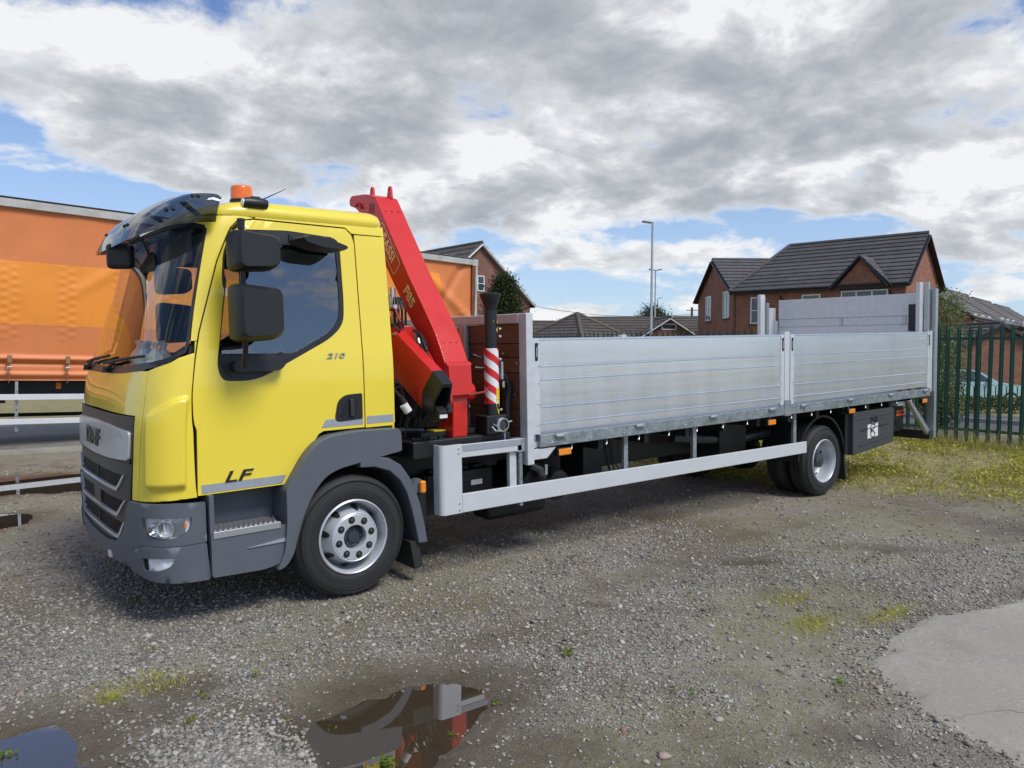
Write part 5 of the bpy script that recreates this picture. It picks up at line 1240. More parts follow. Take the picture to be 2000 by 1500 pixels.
m = MB(); n_ = len(padp)
top = [(a, b, -.004+.006*math.sin(a*9+b*7)) for a, b in padp]; cen = (sum(p[0] for p in padp)/n_, sum(p[1] for p in padp)/n_)
ins = [(a+(cen[0]-a)*.035, b+(cen[1]-b)*.035, .010) for a, b in padp]; bot = [(a-(cen[0]-a)*.006, b-(cen[1]-b)*.006, -.03) for a, b in padp]
m.add(bot+top+ins, [(i, (i+1) % n_, n_+(i+1) % n_, n_+i) for i in range(n_)]+[(n_+i, n_+(i+1) % n_, 2*n_+(i+1) % n_, 2*n_+i) for i in range(n_)]+[tuple(range(2*n_, 3*n_))])
kind(m.build('concrete_slab', 'concrete'), 'structure')
lane = MB().prism([(-40, 10.25), (14, 9.9), (14, 15.4), (-40, 15.6)], 'z', -.05, .045).build('concrete_lane', 'concrete'); kind(lane, 'structure')

# ---- loose stones
ICO = []
t_ = (1+5**.5)/2
IV = np.array([(-1,t_,0),(1,t_,0),(-1,-t_,0),(1,-t_,0),(0,-1,t_),(0,1,t_),(0,-1,-t_),(0,1,-t_),(t_,0,-1),(t_,0,1),(-t_,0,-1),(-t_,0,1)], float); IV /= np.linalg.norm(IV[0])
IF = np.array([(0,11,5),(0,5,1),(0,1,7),(0,7,10),(0,10,11),(1,5,9),(5,11,4),(11,10,2),(10,7,6),(7,1,8),(3,9,4),(3,4,2),(3,2,6),(3,6,8),(3,8,9),(4,9,5),(2,4,11),(6,2,10),(8,6,7),(9,8,1)])
def stones(name, x, y, r, mat, flat=.55):
    n = len(x); z = gz(x, y); J = 1+RNG.uniform(-.28, .28, (n, 12, 1)); sc = np.stack([RNG.uniform(.75, 1.35, n), RNG.uniform(.7, 1.1, n), RNG.uniform(.35, .75, n)*flat/.55], -1)
    V = IV[None]*J*sc[:, None, :]; a = RNG.uniform(0, 2*PI, n); ca, sa = np.cos(a), np.sin(a)
    tl = RNG.normal(0, .25, n); Vz = V[..., 2]+V[..., 0]*tl[:, None]
    X = (V[..., 0]*ca[:, None]-V[..., 1]*sa[:, None])*r[:, None]+x[:, None]; Y = (V[..., 0]*sa[:, None]+V[..., 1]*ca[:, None])*r[:, None]+y[:, None]
    Z = Vz*r[:, None]+(z+r*.22)[:, None]
    Fi = (IF[None]+12*np.arange(n)[:, None, None]).reshape(-1, 3)
    return nmesh(name, np.stack([X, Y, Z], -1).reshape(-1, 3), Fi, mat)
def _stone(t, b):
    g = t.new('ShaderNodeNewGeometry'); r = g.outputs['Random Per Island']
    cr = t.new('ShaderNodeValToRGB'); e = cr.color_ramp.elements; e[0].position = 0; e[0].color = (.12, .112, .10, 1); e[1].position = 1; e[1].color = (.50, .48, .43, 1)
    for p, c in ((.3, (.21, .20, .175, 1)), (.55, (.29, .275, .24, 1)), (.75, (.37, .35, .31, 1)), (.84, (.30, .21, .16, 1)), (.88, (.36, .34, .30, 1))):
        q = e.new(p); q.color = c
    t.l.new(r, cr.inputs[0]); tcn = t.new('ShaderNodeTexCoord')
    t.l.new(t.mix(.5, cr.outputs[0], t.mix(t.noise(tcn.outputs['Object'], 120, 4, .6), (.25, .25, .25), (1.4, 1.4, 1.4)), 'MULTIPLY'), b.inputs['Base Color']); b.inputs['Roughness'].default_value = .8
custom('stone_mat', _stone)
def scatter(n, dmin, dmax, keep, power=1.6):      # random ground points in the field of view, denser near the viewer
    d = dmin+(dmax-dmin)*RNG.random(n)**power; a = YAW+np.radians(RNG.uniform(-37, 37, n))
    x = CAM.x+d*np.cos(a); y = CAM.y+d*np.sin(a); wet, bas, moss, grass, stony = fields(x, y)
    k = keep(x, y, wet, bas, moss, grass, stony); sp_ = sdist(x, y, PAD); k &= (sp_ < -.02) | (RNG.random(len(x)) < .02+.45*np.clip(1-sp_/.22, 0, 1)**2)
    return x[k], y[k], d[k]
x, y, d = scatter(150000, 1.9, 8.0, lambda x, y, w_, b_, m_, g_, s_: (RNG.random(len(x)) < (.10+.9*s_)*(1-.95*b_)*(1-.75*w_)*(1-.6*m_)*(1-.8*g_)), 1.25)
r = np.clip(np.exp(RNG.normal(math.log(.0064), .36, len(x))), .0028, .016); k = r*1499/d > 1.3; x, y, r = x[k][:52000], y[k][:52000], r[k][:52000]
xf_, yf_, df_ = scatter(60000, 4.2, 13.0, lambda x, y, w_, b_, m_, g_, s_: (RNG.random(len(x)) < (.25+.5*s_)*(1-b_)*(1-.6*w_)*(1-.7*g_)), .9)
xf_, yf_ = xf_[:15000], yf_[:15000]; x = np.concatenate([x, xf_]); y = np.concatenate([y, yf_]); r = np.concatenate([r, np.clip(np.exp(RNG.normal(math.log(.0105), .35, len(xf_))), .005, .022)])
kind(stones('gravel', x, y, r, 'stone_mat'), 'stuff')
# bare grey heap of coarser chippings in front of the puddle
cx_, cy_ = -1.42, -1.72; x = RNG.normal(cx_, .16, 9000); y = RNG.normal(cy_, .27, 9000); w_, b_, *_ = fields(x, y); k = (b_ < .35); x, y = x[k], y[k]
kind(stones('chippings', x, y, np.clip(np.exp(RNG.normal(math.log(.0095), .3, len(x))), .004, .02), 'stone_mat'), 'stuff')
pmat('stone_pale', (.36, .34, .30), .8, var=.2, vscale=40); pmat('brick_bit', (.26, .13, .10), .85, var=.2, vscale=40); pmat('stone_pink', (.33, .25, .20), .85, var=.25, vscale=40); pmat('stone_dark', (.10, .095, .09), .8, var=.2, vscale=40)
for (px, py, r_, mt_, lab) in ((1405, 1408, .021, 'stone_pale', 'pale rounded stone lying alone on the gravel'), (1218, 1430, .018, 'brick_bit', 'red brick chip lying on the gravel'), (1296, 1484, .036, 'stone_pink', 'long pinkish stone half sunk at the picture bottom'),
                              (1675, 1440, .022, 'stone_pale', 'grey stone in the dark soil patch'), (372, 1317, .02, 'stone_pale', 'small pale stone beside the left weeds'), (1150, 1303, .014, 'brick_bit', 'tiny red scrap on the gravel'), (490, 1425, .022, 'stone_pale', 'light pebble left of the grey chippings'), (670, 1395, .03, 'stone_dark', 'flat dark stone at the puddle edge')):
    dv = _f+_r*((px-1000)/FPX)+_u*((750-py)/FPX); tt = -CAM.z/dv.z; p = CAM+dv*tt
    o = stones('loose_stone', np.array([p.x]), np.array([p.y]), np.array([r_]), mt_, .5); tag(o, lab, 'stone')

# ---- weeds and grass
def _leafmat(c0, c1, c2):
    def fn(t, b):
        g = t.new('ShaderNodeNewGeometry'); r = g.outputs['Random Per Island']
        c = t.mix(t.rng(r, 0, .6, 0, 1), c0, c1); c = t.mix(t.step(r, .6, 1.0), c, c2)
        t.l.new(c, b.inputs['Base Color']); b.inputs['Roughness'].default_value = .6; b.inputs['Specular IOR Level'].default_value = .3
        out = [n for n in t.n if n.type == 'OUTPUT_MATERIAL'][0]; tl = t.new('ShaderNodeBsdfTranslucent'); t.l.new(c, tl.inputs[0]); mx = t.new('ShaderNodeMixShader'); mx.inputs[0].default_value = .3
        t.l.new(b.outputs[0], mx.inputs[1]); t.l.new(tl.outputs[0], mx.inputs[2]); t.l.new(mx.outputs[0], out.inputs[0])
    return fn
custom('weed_leaf', _leafmat((.22, .25, .04), (.44, .41, .09), (.55, .46, .18)))
custom('weed_dry', _leafmat((.26, .23, .07), (.36, .27, .12), (.38, .28, .18)))
custom('grass_leaf', _leafmat((.26, .30, .04), (.50, .48, .07), (.62, .54, .14)))
custom('plant_leaf', _leafmat((.07, .13, .015), (.17, .24, .03), (.27, .28, .05)))
def blades(x, y, h, wd, lean, seg=3):
    n = len(x); z = gz(x, y)-.003; a = RNG.uniform(0, 2*PI, n); b = RNG.uniform(0, 2*PI, n)
    V = []; 
    for k in range(seg+1):
        t = k/seg; cx = x+np.cos(b)*lean*h*t*t; cy = y+np.sin(b)*lean*h*t*t; cz = z+h*t*(1-.25*lean*t); ww = wd*(1-.92*t)
        V += [np.stack([cx-np.cos(a)*ww, cy-np.sin(a)*ww, cz], -1), np.stack([cx+np.cos(a)*ww, cy+np.sin(a)*ww, cz], -1)]
    V = np.stack(V, 1); m_ = 2*(seg+1); Fq = np.array([(2*k, 2*k+1, 2*k+3, 2*k+2) for k in range(seg)])
    return V.reshape(-1, 3), (Fq[None]+m_*np.arange(n)[:, None, None]).reshape(-1, 4)
def leaves(x, y, z, sz, tilt=.6):
    n = len(x); u = RNG.normal(0, 1, (n, 3)); u[:, 2] = np.abs(u[:, 2])*tilt; u /= np.linalg.norm(u, axis=1)[:, None]
    w_ = np.cross(u, RNG.normal(0, 1, (n, 3))); w_ /= np.linalg.norm(w_, axis=1)[:, None]; nrm = np.cross(u, w_)
    P = np.stack([x, y, z], -1); s = sz[:, None]
    V = np.stack([P, P+u*s*.5+w_*s*.28+nrm*s*.06, P+u*s, P+u*s*.5-w_*s*.28+nrm*s*.06], 1)
    return V.reshape(-1, 3), (np.array([[0, 1, 2, 3]])[None]+4*np.arange(n)[:, None, None]).reshape(-1, 4)
def joinm(parts):
    V = []; Fs = []; o = 0
    for v, f in parts: V.append(v); Fs.append(f+o); o += len(v)
    return np.concatenate(V), np.concatenate(Fs)
# yellow-green waste ground behind the truck
gxs = RNG.uniform(6.0, 12.5, 150000); gys = RNG.uniform(-4.5, 7.0, 150000); w_, b_, mo_, g_, s_ = fields(gxs, gys); patchy = vnoise(gxs, gys, 1.3, 77, 4)
k = RNG.random(len(gxs)) < g_*(.10+.90*ss(patchy, .40, .60))*.95; gxs, gys = gxs[k], gys[k]
hh = .03+.16*RNG.random(len(gxs))**2.0*(.2+1.3*vnoise(gxs, gys, 1.6, 78, 3))
bl = blades(gxs[:22000], gys[:22000], hh[:22000], np.full(22000, .0045), .7) if len(gxs) > 22000 else blades(gxs, gys, hh, np.full(len(gxs), .0045), .7)
kind(nmesh('weedy_grass', *bl, 'weed_leaf'), 'stuff')
lx, ly = gxs[22000:], gys[22000:]; lz = gz(lx, ly)+RNG.random(len(lx))*.10
kind(nmesh('ground_weeds', *leaves(lx, ly, lz, RNG.uniform(.02, .055, len(lx))), 'grass_leaf'), 'stuff')
k = RNG.random(len(lx)) < .5; kind(nmesh('dry_weeds', *leaves(lx[k]+RNG.normal(0, .1, k.sum()), ly[k]+RNG.normal(0, .1, k.sum()), lz[k]*.6, RNG.uniform(.02, .05, k.sum()), .9), 'weed_dry'), 'stuff')
# taller growth along the foot of the fence
fx = RNG.normal(11.7, .22, 9000); fy = RNG.uniform(-5, 9, 9000); k = vnoise(fx, fy, .9, 79, 3) > .42; fx, fy = fx[k], fy[k]
kind(nmesh('fence_grass', *blades(fx, fy, .12+.32*RNG.random(len(fx))**2, np.full(len(fx), .004), .5), 'weed_leaf'), 'stuff')
# low yellow grass tufts by the slab, weeds by the left puddle
def tuft(name, spots, mat, label, wl=.0016):
    X, Y, H = [], [], []
    for (cx, cy, sx, sy, n, h) in spots:
        X.append(RNG.normal(cx, sx, n)); Y.append(RNG.normal(cy, sy, n)); H.append(h*RNG.uniform(.4, 1.1, n))
    X, Y, H = map(np.concatenate, (X, Y, H)); o = nmesh(name, *blades(X, Y, H, np.full(len(X), wl), .9, 2), mat); kind(o, 'stuff'); return o
def onground(px, py):
    dv = _f+_r*((px-1000)/FPX)+_u*((750-py)/FPX); p = CAM+dv*(-CAM.z/dv.z); return p.x, p.y
for (px, py, sx, sy, n, h, lab) in ((1542, 1172, .12, .06, 700, .03, 'yellow grass tuft farthest from the slab'), (1585, 1220, .12, .06, 1200, .035, 'bright yellow grass tuft left of the slab edge'), (1735, 1206, .16, .05, 1000, .035, 'yellow grass tuft at the slab corner'), (290, 1335, .13, .08, 650, .045, 'green grass tuft growing in the mud at left'), (215, 1368, .035, .03, 250, .045, 'small green tuft left of the muddy weeds')):
    a, b = onground(px, py); tuft('grass_tuft', [(a, b, sx, sy, n, h)], 'grass_leaf', lab)
def weed(px, py, n, s, lab):
    n = max(n, 18); a, b = onground(px, py); X = RNG.normal(a, s*.38, n); Y = RNG.normal(b, s*.38, n); Z = gz(X, Y)+RNG.random(n)*s*.7+.004
    o = nmesh('weed_plant', *leaves(X, Y, Z, RNG.uniform(.5, 1.0, n)*s*.8, .5), 'plant_leaf'); tag(o, lab, 'weed')
for (px, py, n, s, lab) in ((300, 1275, 14, .035, 'yellow-leaved weed above the muddy grass tuft'), (398, 1368, 16, .04, 'broad-leaved weed right of the muddy grass tuft'), (368, 1418, 14, .038, 'weed in front of the muddy grass tuft'), (10, 1470, 10, .04, 'weed at the water edge in the left corner'), (748, 1490, 34, .055, 'leafy weed standing in the near puddle'), (650, 1415, 9, .03, 'sprout at the left end of the near puddle'), (1105, 1282, 26, .05, 'yellowish weed on gravel right of the near puddle'), (1640, 1340, 14, .04, 'weed left of the concrete slab'), (1315, 1357, 8, .028, 'small bright weed near the middle stones'), (1350, 1362, 9, .03, 'bright weed beside the smaller one'), (1140, 1243, 10, .026, 'tiny weed above the yellowish weed'), (1345, 1160, 10, .03, 'tiny weed below the toolbox shadow'), (970, 1373, 10, .03, 'sprout at the right end of the near puddle'), (885, 1428, 7, .03, 'sprout at the front edge of the near puddle'), (500, 1322, 6, .03, 'small weed among grey gravel')):
    weed(px, py, n, s, lab)

# sparse seedlings and leaf litter over the yard
x, y, d = scatter(2000, 2.2, 9.0, lambda x, y, w_, b_, m_, g_, s_: (RNG.random(len(x)) < (.03+.30*m_)*(1-b_)) & (y < .2), 1.2)
n = len(x); k = RNG.integers(3, 9, n); X = np.repeat(x, k)+RNG.normal(0, .014, k.sum()); Y = np.repeat(y, k)+RNG.normal(0, .014, k.sum())
kind(nmesh('seedlings', *leaves(X, Y, gz(X, Y)+.003+RNG.random(len(X))*.012, RNG.uniform(.007, .018, len(X)), .4), 'plant_leaf'), 'stuff')
x, y, d = scatter(5200, 2.0, 9.0, lambda x, y, w_, b_, m_, g_, s_: (RNG.random(len(x)) < .25) & (b_ < .3), 1.2)
kind(nmesh('leaf_litter', *leaves(x, y, gz(x, y)+.004, RNG.uniform(.006, .02, len(x)), .1), 'weed_dry'), 'stuff')

# crumbs broken off along the slab's edge
pe = np.array(dense(PAD[:5]+PAD[9:], .02)); idx_ = RNG.integers(0, len(pe), 900); x = pe[idx_, 0]+RNG.normal(0, .09, 900); y = pe[idx_, 1]+RNG.normal(0, .09, 900)
o = stones('slab_crumbs', x, y, np.clip(np.exp(RNG.normal(math.log(.0055), .4, 900)), .003, .014), 'stone_mat', .5); o.location.z = .006; kind(o, 'stuff')

# ================================================================== ORANGE CURTAIN-SIDE TRAILER
TP = at(0, 745, 12.4)
trailer = empty('curtain_trailer', (TP.x, TP.y, 0)); trailer.rotation_euler = (0, R(1.35), R(1.6))
tag(trailer, 'orange curtain-side trailer parked behind the yellow truck', 'trailer')
TL0, TL1, TZ0, TZ1 = -5.2, 9.62, 1.20, 4.17
def _curt(t, b):
    tcn = t.new('ShaderNodeTexCoord'); v = tcn.outputs['Object']; x, y, z = t.xyz(v)
    up_ = (.70, .215, .065); br = (.88, .30, .03)
    wv = t.m('MULTIPLY', t.m('SUBTRACT', t.noise(v, .7, 2, .5), .5), .05); zz = t.m('ADD', z, wv)
    band = t.m('MULTIPLY', t.m('GREATER_THAN', zz, 2.12), t.m('LESS_THAN', zz, 3.15)); band = t.m('MULTIPLY', band, t.m('LESS_THAN', x, 3.9))
    b2 = t.m('MULTIPLY', t.m('MULTIPLY', t.m('GREATER_THAN', x, 7.0), t.m('LESS_THAN', x, 8.55)), t.m('MULTIPLY', t.m('GREATER_THAN', zz, 3.28), t.m('LESS_THAN', zz, 3.72)))
    band = t.m('MAXIMUM', band, b2)
    n = t.noise(v, 1.3, 6, .6); c = t.mix(band, up_, br); c = t.mix(t.m('MULTIPLY', t.rng(n, .3, .7, 0, 1), .22), c, (.42, .17, .08))
    st = t.noise(t.scale(v, (18, 1, .8)), 1, 4, .6); c = t.mix(t.m('MULTIPLY', t.step(st, .55, .75), .12), c, (.32, .16, .10))
    t.l.new(c, b.inputs['Base Color']); b.inputs['Roughness'].default_value = .48; b.inputs['Specular IOR Level'].default_value = .4
    t.l.new(t.bump(t.noise(v, 3.0, 4, .5), .15, .03), b.inputs['Normal'])
custom('curtain_vinyl', _curt)
nxs, nzs = 560, 100; cx_ = np.linspace(TL0, TL1-.16, nxs); cz_ = np.linspace(TZ0, TZ1-.15, nzs); CXg, CZg = np.meshgrid(cx_, cz_, indexing='ij')
Yd = (vnoise(CXg, CZg, .8, 41, 3)-.5)*.07
STR = [-4.06+.83*k for k in range(17)]
for sx in STR:
    for dx_, ph in ((-.075, 0), (.075, .5)):
        Yd -= .012*np.exp(-((CXg-sx-dx_)/.05)**2)*(.5+.5*np.cos(2*PI*(CZg/.135+ph)))*ss(CZg, 1.75, 2.0)*ss(3.35-CZg, 0, .5)
for z0, a_, w_ in ((1.56, -.05, .035), (1.30, -.04, .03), (1.48, .03, .03), (1.22, .03, .02)): Yd += a_*np.exp(-((CZg-z0)/w_)**2)
Yd -= .07*np.exp(-(((CXg-8.9)*.8+(CZg-3.1))/.16)**2)*ss(CXg, 7.9, 8.6)-.05*np.exp(-(((CXg-8.7)*1.5-(CZg-3.2))/.2)**2)*ss(CXg, 7.9, 8.6)
Yd -= .02*np.exp(-(((CXg-1.9)*.7-(CZg-3.3))/.12)**2)*ss(CXg, .6, 1.4)
hem = .03*np.sin(CXg*1.1)+.02*np.sin(CXg*2.7+1); CZh = CZg+hem*ss(CZg, 3.5, 4.1)
idc = np.arange(nxs*nzs).reshape(nxs, nzs); Fc = np.stack([idc[:-1, :-1], idc[1:, :-1], idc[1:, 1:], idc[:-1, 1:]], -1).reshape(-1, 4)
cur = nmesh('curtain', np.stack([CXg, Yd, CZh], -1).reshape(-1, 3), Fc, 'curtain_vinyl', trailer, True)
pmat('rail_grey', (.47, .46, .43), .6, var=.18, vscale=3, dirt=.4, dirtcol=(.2, .19, .17)); pmat('trailer_black', (.012, .012, .013), .6); pmat('strap_web', (.28, .17, .08), .8, var=.2, vscale=30); pmat('rust_post', (.16, .055, .025), .7, var=.3)
pmat('guard_rail_white', (.64, .66, .68), .45, var=.06)
bx('body', 'trailer_black', trailer, TL0, TL1-.02, .09, 2.45, 1.20, 4.05)
bx('roof_rail', 'rail_grey', trailer, TL0, TL1, -.05, .10, TZ1-.17, TZ1-.03, .012); bx('roof', 'rail_grey', trailer, TL0, TL1, .0, 2.45, TZ1-.028, TZ1+.01, .012); bx('roof_lip', 'trailer_black', trailer, TL0, TL1, -.055, .0, TZ1-.028, TZ1-.004)
bx('end_post', 'rust_post', trailer, TL1-.155, TL1-.06, -.045, .06, TZ0, TZ1-.18); bx('end_post', 'rail_grey', trailer, TL1-.058, TL1, -.05, .12, TZ0-.1, TZ1-.18, .004)
bx('corner_casting', 'rail_grey', trailer, TL1-.14, TL1+.01, -.058, .13, TZ1-.19, TZ1-.02, .01)
bx('chassis', 'trailer_black', trailer, TL0, TL1, .25, 2.25, .92, 1.198)
st0 = None
for k, sx in enumerate(STR):
    s_ = MB().bar((sx, -.075, 1.62), (sx-.012, -.095, 1.16), .055, .005, (1, 0, 0)).build('strap', 'strap_web', trailer)
    bx('buckle', 'steel_bright', s_, sx-.04, sx+.03, -.115, -.098, 1.385, 1.43, .004); bx('buckle_plate', 'strap_web', s_, sx-.035, sx+.032, -.112, -.082, 1.49, 1.61, .004)
for zz, w_ in ((.88, .095), (.48, .09)): bx('side_rail', 'guard_rail_white', trailer, TL0, 4.6, -.02, .01, zz, zz+w_, .004)
for zz in (.86, .50): bx('far_side_rail', 'trailer_black', trailer, TL0, 4.6, 2.42, 2.45, zz-.07, zz, .0)
for sx in (-3.3, -1.6, .20, 2.0, 3.8): 
    u_ = bx('rail_stay', 'zinc', trailer, sx-.02, sx+.025, .02, .05, .36, 1.18, .003)
    for q in range(7): MB().lathe([(.008, .0), (.008, .021)], (sx+.003, 0, .42+q*.1), 'y', 8).build('stay_hole', 'dark_gap', u_)
bx('side_reflector', 'amber', trailer, .80, .88, .235, .25, 1.05, 1.16, .006)
MB().tube([(-.4, .1, .78), (-.1, .06, .85), (.05, .04, .86)], .03, 8).build('air_hose', 'trailer_black', trailer)
for wx in (5.4, 6.75, 8.1):
    for yy in (.08, 2.10):
        wh = MB().lathe([(.28, yy), (.33, yy-.01), (.44, yy), (.49, yy+.04), (.50, yy+.08), (.50, yy+.25), (.44, yy+.33), (.28, yy+.33)], (wx, 0, .50), 'y', 40).build('tyre', 'rubber', trailer)
        MB().lathe([(.285, yy+.01), (.27, yy+.0), (.25, yy+.05), (.12, yy+.02), (0, yy+.0)], (wx, 0, .50), 'y', 28).build('rim', 'rim_silver', wh)
for yy in (.35, 2.0): bx('landing_leg', 'trailer_black', trailer, -3.9, -3.78, yy, yy+.12, .05, 1.19)

# ================================================================== PALISADE FENCE
pmat('fence_green', (.014, .080, .055), .45, var=.22, vscale=4, dirt=.25, dirtcol=(.07, .075, .06))
FX = 12.0; fence = empty('palisade_fence', (FX, 0, 0)); tag(fence, 'dark green steel palisade fence along the street', 'fence')
def pale_mesh():
    prof = [(-.034, .0), (-.020, .002), (-.011, -.016), (.011, -.016), (.020, .002), (.034, .0), (.034, .003), (.022, .005), (.013, -.013), (-.013, -.013), (-.022, .005), (-.034, .003)]
    m = MB(); pr = [(b, a) for a, b in prof]; n = len(pr)
    m.prism(pr, 'z', .02, 1.95)
    for (c, w_, h_) in ((-.024, .010, .11), (0, .014, .15), (.024, .010, .11)):
        yb = -.015 if c == 0 else .002
        m.add([(yb-.002, c-w_, 1.949), (yb-.002, c+w_, 1.949), (yb+.003, c+w_, 1.949), (yb+.003, c-w_, 1.949), (yb, c, 1.95+h_)], [(0, 1, 4), (1, 2, 4), (2, 3, 4), (3, 0, 4)])
    return m
pale0 = pale_mesh().build('pale', 'fence_green', fence)
npale = 0; yy = -4.6
ys_ = []
while yy < 18.5: ys_.append(yy); yy += .166
for k, yy in enumerate(ys_):
    o = pale0 if k == 0 else link_copy(pale0, fence); zb = float(gz(FX, yy)); o.location = (0, yy, zb+.04+random.uniform(-.012, .012)); o.rotation_euler = (random.gauss(0, .006), 0, random.gauss(0, .02))
for k in range(9):
    y0 = -4.65+k*2.62; bx('post', 'fence_green', fence, .045, .11, y0-.03, y0+.03, -.2, 2.12)
    if k < 8:
        for zz in (.40, 1.98): bx('rail', 'fence_green', fence, .006, .044, y0+.032, y0+2.588, zz-.025, zz+.025)

# ================================================================== ROAD behind the fence
pmat('asphalt', (.085, .085, .088), .9, var=.2, vscale=2, bump=.3, bscale=120); pmat('kerb_stone', (.30, .30, .29), .85, var=.15, vscale=3)
kind(bx('road', 'asphalt', None, 15.4, 22.6, -60, 80, -.6, -.33), 'structure')
kind(bx('pavement', 'kerb_stone', None, 14.2, 15.25, -60, 80, -.6, -.215), 'structure'); kind(bx('pavement', 'asphalt', None, 22.75, 24.6, -60, 80, -.6, -.215), 'structure')
kind(bx('kerb', 'kerb_stone', None, 15.26, 15.395, -60, 80, -.6, -.205), 'structure'); kind(bx('kerb', 'kerb_stone', None, 22.605, 22.745, -60, 80, -.6, -.205), 'structure')
pmat('road_paint', (.7, .7, .68), .7, var=.1)
for k in range(9): 
    y0 = -12+k*6.0; kind(raw('road_marking', [(18.9, y0, -.326), (19.0, y0, -.326), (19.0, y0+2, -.326), (18.9, y0+2, -.326)], [(0, 1, 2, 3)], 'road_paint'), 'structure')

# ================================================================== HOUSES
def _brick(c1, c2, mortar, sc=1.0):
    def fn(t, b):
        tcn = t.new('ShaderNodeTexCoord'); x, y, z = t.xyz(tcn.outputs['Object'])
        br = t.new('ShaderNodeTexBrick'); t.l.new(t.comb(t.m('ADD', x, y), z, 0), br.inputs['Vector'])
        br.inputs['Color1'].default_value = c1+(1,); br.inputs['Color2'].default_value = c2+(1,); br.inputs['Mortar'].default_value = mortar+(1,)
        br.inputs['Scale'].default_value = 1.0*sc; br.inputs['Mortar Size'].default_value = .007; br.inputs['Brick Width'].default_value = .225; br.inputs['Row Height'].default_value = .075; br.inputs['Bias'].default_value = .1
        n = t.noise(tcn.outputs['Object'], 1.2, 5, .6); c = t.mix(t.m('MULTIPLY', t.rng(n, .3, .7, 0, 1), .3), br.outputs[0], tuple(q*.62 for q in c1))
        t.l.new(c, b.inputs['Base Color']); b.inputs['Roughness'].default_value = .9; t.l.new(t.bump(br.outputs['Fac'], -.4, .01), b.inputs['Normal'])
    return fn
custom('brick_red', _brick((.205, .066, .038), (.345, .125, .070), (.27, .225, .185)))
custom('brick_brown', _brick((.20, .085, .060), (.27, .12, .085), (.20, .15, .12)))
custom('brick_dark', _brick((.17, .065, .042), (.28, .11, .065), (.22, .18, .15)))
def _tile(c):
    def fn(t, b):
        tcn = t.new('ShaderNodeTexCoord'); v = tcn.outputs['Object']; oi = t.new('ShaderNodeObjectInfo'); x, y, z = t.xyz(v)
        n = t.noise(v, 2.0, 5, .65); k = t.m('ADD', n, t.m('MULTIPLY', t.m('SUBTRACT', oi.outputs['Random'], .5), .25))
        col = t.mix(t.rng(k, .25, .75, 0, 1), tuple(q*.72 for q in c), tuple(q*1.3 for q in c))
        jl = t.m('FRACT', t.m('DIVIDE', t.m('ADD', x, y), .33)); col = t.mix(t.m('MULTIPLY', t.m('LESS_THAN', jl, .05), .5), col, tuple(q*.45 for q in c))
        t.l.new(col, b.inputs['Base Color']); b.inputs['Roughness'].default_value = .75
    return fn
custom('tile_grey', _tile((.078, .075, .076))); custom('tile_mid', _tile((.13, .12, .115))); custom('tile_brown', _tile((.085, .072, .060))); custom('tile_rust', _tile((.12, .065, .045)))
pmat('barge_white', (.75, .76, .77), .5); pmat('render_white', (.62, .63, .62), .8, var=.08); pmat('curtain_grey', (.36, .38, .39), .7, var=.1)
